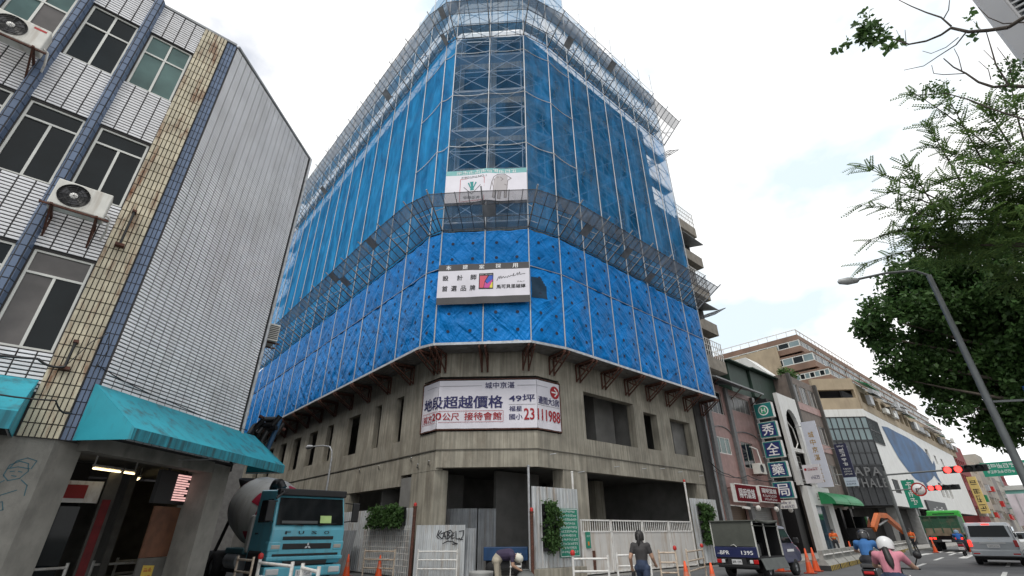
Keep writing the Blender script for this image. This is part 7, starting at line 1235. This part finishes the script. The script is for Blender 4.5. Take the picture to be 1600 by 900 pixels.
NT = thing('no_turn_sign', 'round white sign with red ring and slash beside the signal', 'road sign', (c2.x, c2.y + 2, 4.6)); y_ = c2.y + 1.62; m = MB(); m.lathe((c2.x, y_, 5.15), (1, 0, 0), [(0, 0), (0, .62), (.04, .62), (.04, 0)], 24); m.build('disc', white_ink, NT); m = MB(); m.lathe((c2.x - .012, y_, 5.15), (1, 0, 0), [(0, .5), (0, .62)], 24); m.bar((c2.x - .012, y_ - .4, 5.5), (c2.x - .012, y_ + .4, 4.8), .09, .01); m.build('ring', red_m, NT); m = MB(); m.bar((c2.x - .008, y_ - .25, 5.25), (c2.x - .008, y_ + .2, 5.25), .1, .008); m.bar((c2.x - .008, y_ + .2, 5.25), (c2.x - .008, y_ + .2, 4.9), .1, .008); m.build('arrow', ink, NT)
gd = atR(1425, 773, 66); GSg = thing('street_name_sign', 'upright green street name sign on a pole near the mural', 'road sign', (gd.x, gd.y, 0)); m = MB(); m.tube((gd.x + .2, gd.y, 0), (gd.x + .2, gd.y, 6.3), .09); m.build('pole', lampg, GSg); m = MB(); m.box((gd.x, gd.y - .55, 3.6), (gd.x + .06, gd.y + .55, 6.2)); m.build('panel', M('sign_green', (.01, .24, .15), .5, .05), GSg)
for k in range(3): marks(1, white_ink, GSg, lambda s, z: V((gd.x - .01, gd.y + .55 - s, z)), .25, 5.4 - .75 * k, .6, .6, .011)
hw = atR(1568, 733, 75); HWs = thing('direction_sign', 'wide green direction sign with white text before the overpass', 'road sign', (hw.x, hw.y, 0)); m = MB(); m.box((hw.x, hw.y - 2.1, 6.7), (hw.x + .08, hw.y + 1.7, 8.1)); m.build('panel', MATS['sign_green'], HWs); m = MB(); m.tube((hw.x + .3, hw.y - 4.2, 0), (hw.x + .3, hw.y - 4.2, 9.6), .16); m.tube((hw.x + .25, hw.y - 4.2, 8), (hw.x + .25, hw.y + 2, 8), .08); m.build('gantry', lampg, HWs); fh = lambda s, z: V((hw.x - .01, hw.y + 1.7 - s, z)); marks(5, white_ink, HWs, fh, .3, 7.5, 2.4, .42, .011); marks(8, white_ink, HWs, fh, .3, 7.0, 2.2, .3, .011); text('1', white_ink, HWs, fh, 3.1, 6.95, .3, .9, .011)
# camera box by the direction sign
CC = thing('traffic_camera', 'white traffic camera box on a post before the overpass', 'camera', (hw.x - 8, hw.y - 1.6, 0)); m = MB(); m.box((hw.x - 8.4, hw.y - 2.2, 8.6), (hw.x - 7.6, hw.y - 1.2, 9.7)); bev(m.build('box', white_paint, CC), .08); m = MB(); m.tube((hw.x - 8, hw.y - 1.7, 0), (hw.x - 8, hw.y - 1.7, 8.6), .1); m.build('post', lampg, CC)
# ================= trees ==================================================
def limb(m, pts, r0, r1, n=8, jit=0., rg=None):
    pts = [V(p) for p in pts]; N_ = len(pts) - 1
    for k in range(N_): m.tube(pts[k], pts[k + 1], r0 + (r1 - r0) * k / N_, r0 + (r1 - r0) * (k + 1) / N_, n)
def bez(a, b, c, k=6): return [a.lerp(b, t / k).lerp(b.lerp(c, t / k), t / k) for t in range(k + 1)]
def crown_points(lobes, rg, dens):
    """clump centres, most near each lobe's shell, with gaps"""
    P = []
    for c, r, f in lobes:
        n = int(dens * r ** 2 * f); d = rg.normal(0, 1, (n * 2, 3)); d /= np.linalg.norm(d, axis=1)[:, None]; q = np.array(c) + d * np.array([r, r, r * .8]) * rg.uniform(.45, 1.02, (n * 2, 1)) ** .6
        g = np.sin(q[:, 0] * 2.3 + 1) * np.sin(q[:, 1] * 2.7) + np.sin(q[:, 2] * 3.1 + q[:, 0]) * .7; P.append(q[np.argsort(-g)][:n])
    return np.concatenate(P)
rg = np.random.default_rng(21)
T1 = thing('banyan_tree', 'large dense dark green tree overhanging the road behind the street lamp', 'tree', (30, -5.0, 0)); m = MB(); root = V((30, -5.0, 0)); limb(m, [root, root + V((0, .2, 2)), root + V((-.3, .6, 4.6))], .5, .36, 12); fk_ = root + V((-.3, .6, 4.6))
lobes = [(atR(x, y, r), rad, f) for x, y, r, rad, f in ((1408, 505, 27, 1.75, 1), (1432, 440, 28, 1.7, .9), (1475, 470, 28, 2.1, 1), (1545, 430, 28, 2.6, 1), (1400, 560, 27, 1.0, .7), (1450, 575, 28, 1.35, .7), (1500, 540, 29, 1.9, .9), (1580, 520, 29, 2.5, 1), (1478, 625, 28, .95, .6), (1520, 610, 29, 1.6, .8), (1580, 610, 29, 1.9, .8), (1545, 665, 29, 1.0, .6), (1600, 660, 29, 1.6, .8), (1640, 560, 29, 3, .8), (1640, 450, 28, 3, .8), (1425, 595, 27, .6, .6), (1368, 525, 27, .8, .7))]
for c_, r_, f_ in lobes: limb(m, bez(fk_, V((fk_.x * .4 + c_.x * .6, fk_.y * .4 + c_.y * .6, c_.z - 1.5 - r_ * .3)), c_, 7), .16, .025, 7)
m.build('trunk', bark, T1); cp_ = crown_points(lobes, rg, 40); leafobj('crown', *leaves(cp_, .13, 34, .17, rg), [leaf1, leaf1, leaf3], T1)
T2 = thing('flame_tree', 'lighter feathery-leaved tree with branch tips reaching over the road', 'tree', (21, -6.5, 0)); m = MB(); root = V((21, -6.5, 0)); limb(m, [root, root + V((.1, .3, 3)), root + V((-.2, .9, 6))], .32, .22, 10); fk_ = root + V((-.2, .9, 6))
lob2 = [(atR(x, y, r), rad, f) for x, y, r, rad, f in ((1540, 330, 19, 1.5, 1), (1480, 350, 19.5, 1.2, .9), (1590, 280, 19, 1.5, 1), (1580, 380, 20, 1.6, 1), (1430, 345, 20, .75, .6), (1520, 250, 19, .9, .5), (1600, 200, 19, 1.2, .5), (1650, 320, 19, 2, .9), (1450, 385, 20, .9, .8))]
for c_, r_, f_ in lob2: limb(m, bez(fk_, V((fk_.x * .5 + c_.x * .5, fk_.y * .5 + c_.y * .5, c_.z - 1.0)), c_, 6), .11, .02, 6)
tips = []
for sx_, sy_, tx, ty in ((1500, 330, 1342, 258), (1500, 350, 1345, 320), (1510, 300, 1450, 195), (1540, 260, 1480, 150), (1560, 240, 1428, 145), (1480, 350, 1360, 375), (1470, 340, 1420, 260), (1560, 270, 1450, 225), (1580, 230, 1540, 165), (1500, 380, 1352, 412), (1600, 220, 1580, 130), (1530, 280, 1470, 285), (1480, 330, 1390, 300)):
    a, b = atR(sx_, sy_, 19.3), atR(tx, ty, 18.6); P = bez(a, a.lerp(b, .5) + V((0, 0, .25)), b, 7); limb(m, P, .03, .010, 5); tips += [(P[k], (P[k] - P[k - 1]).normalized(), .55 + .1 * k) for k in range(3, 8)]
m.build('trunk', bark, T2)
# feathery leaves: rachis with paired leaflets
fv, ff = [], []
def frond(p, d, L):
    s = d.cross(V((0, 0, 1))); s = s.normalized() if s.length > .1 else V((0, 1, 0)); nrm = s.cross(d)
    for k in range(9):
        t = k / 8; c = p + d * (L * t) - V((0, 0, .12 * L * t * t))
        for sg in (-1, 1):
            ln = .17 * L * (1 - .55 * t) + .03; e = c + (s * sg * .9 + d * .45) * ln - V((0, 0, .02)); w = d * (.022 + .02 * L); i = len(fv); fv.extend([tuple(c), tuple(c.lerp(e, .5) + w), tuple(e), tuple(c.lerp(e, .5) - w)]); ff.append((i, i + 1, i + 2, i + 3))
rr = random.Random(4)
for p, d, sc_ in tips:
    for k in range(4): dd = (d * .6 + V((rr.uniform(-1, 1), rr.uniform(-1, 1), rr.uniform(-.6, .5)))).normalized(); frond(p, dd, .45 + .25 * rr.random())
for q in crown_points(lob2, rg, 42):
    for k in range(3): dd = V((rr.uniform(-1, 1), rr.uniform(-1, 1), rr.uniform(-.6, .4))).normalized(); frond(V(q), dd, .5 + .3 * rr.random())
leafobj('crown', fv, ff, rg.integers(0, 3, len(ff)), [leaf2, leaf3, leaf2], T2)
T3 = thing('bare_tree', 'almost bare tree reaching thin dark branches with one leafy tip across the sky', 'tree', (9.5, -4.2, 0)); m = MB(); root = V((9.5, -4.2, 0)); z1 = lambda x, y: atR(1280 + x * .3888, y * .3888, 9.0); hub = z1(980, 60); limb(m, [root, root + V((0, .2, 3)), root.lerp(hub, .6) + V((.2, -.2, 2.0)), hub], .17, .06, 9)
for pts, r0, r1 in (([(980, 60), (823, 70), (760, 110), (680, 122), (600, 128), (530, 112), (490, 140), (430, 165), (360, 178), (290, 155)], .035, .012), ([(530, 105), (490, 70), (430, 50), (370, 25), (320, 0)], .016, .007), ([(500, 75), (520, 40), (524, 0)], .010, .006), ([(590, 130), (550, 180), (480, 225), (420, 265), (340, 282)], .012, .005), ([(560, 150), (510, 190), (450, 215), (415, 205)], .008, .004), ([(900, 340), (823, 348), (760, 345), (700, 350), (640, 330), (590, 295), (540, 270), (500, 235)], .03, .008), ([(590, 295), (500, 300), (460, 295), (452, 262)], .008, .004), ([(575, 290), (560, 230), (542, 195)], .007, .004), ([(760, 340), (710, 260), (690, 190), (672, 130)], .014, .006), ([(700, 240), (660, 200)], .006, .004), ([(690, 320), (680, 280), (640, 245)], .007, .004), ([(780, 330), (760, 250), (715, 190)], .009, .004), ([(823, 480), (700, 440), (600, 400), (510, 375), (440, 378), (380, 382)], .014, .005), ([(823, 90), (740, 95), (680, 70), (640, 30)], .010, .005), ([(350, 178), (345, 120)], .006, .004), ([(330, 165), (310, 120)], .005, .003), ([(650, 120), (620, 85)], .005, .003)): limb(m, [z1(*p) for p in pts], r0, r1, 6)
limb(m, [hub, z1(950, 250), z1(900, 340)], .05, .03, 7); limb(m, [z1(950, 250), z1(960, 420), z1(823, 480)], .03, .014, 6)
m.build('trunk', M('twig_bark', (.05, .04, .032), .9, .3, 8), T3); cc = []
for x, y, k in ((180, 110, 9), (230, 110, 8), (170, 150, 8), (250, 140, 6), (210, 160, 7), (150, 95, 3), (180, 60, 2), (80, 180, 2), (300, 180, 2), (330, 180, 1), (120, 180, 2), (600, 75, 2), (595, 150, 1), (260, 180, 2)): cc += [tuple(z1(x + rr.gauss(0, 10), y + rr.gauss(0, 10))) for _ in range(k)]
leafobj('leaves', *leaves(cc, .075, 6, .05, rg), [leaf3, leaf1, leaf3], T3); cc = []
for x, y, k in ((480, 350, 8), (460, 370, 6), (510, 350, 4), (390, 385, 4), (760, 260, 10), (800, 300, 10), (760, 350, 8), (810, 250, 8)): cc += [tuple(z1(x + rr.gauss(0, 14), y + rr.gauss(0, 14))) for _ in range(k)]
leafobj('leaves', *leaves(cc, .035, 7, .06, rg), [leaf3, leaf3, leaf1], T3)
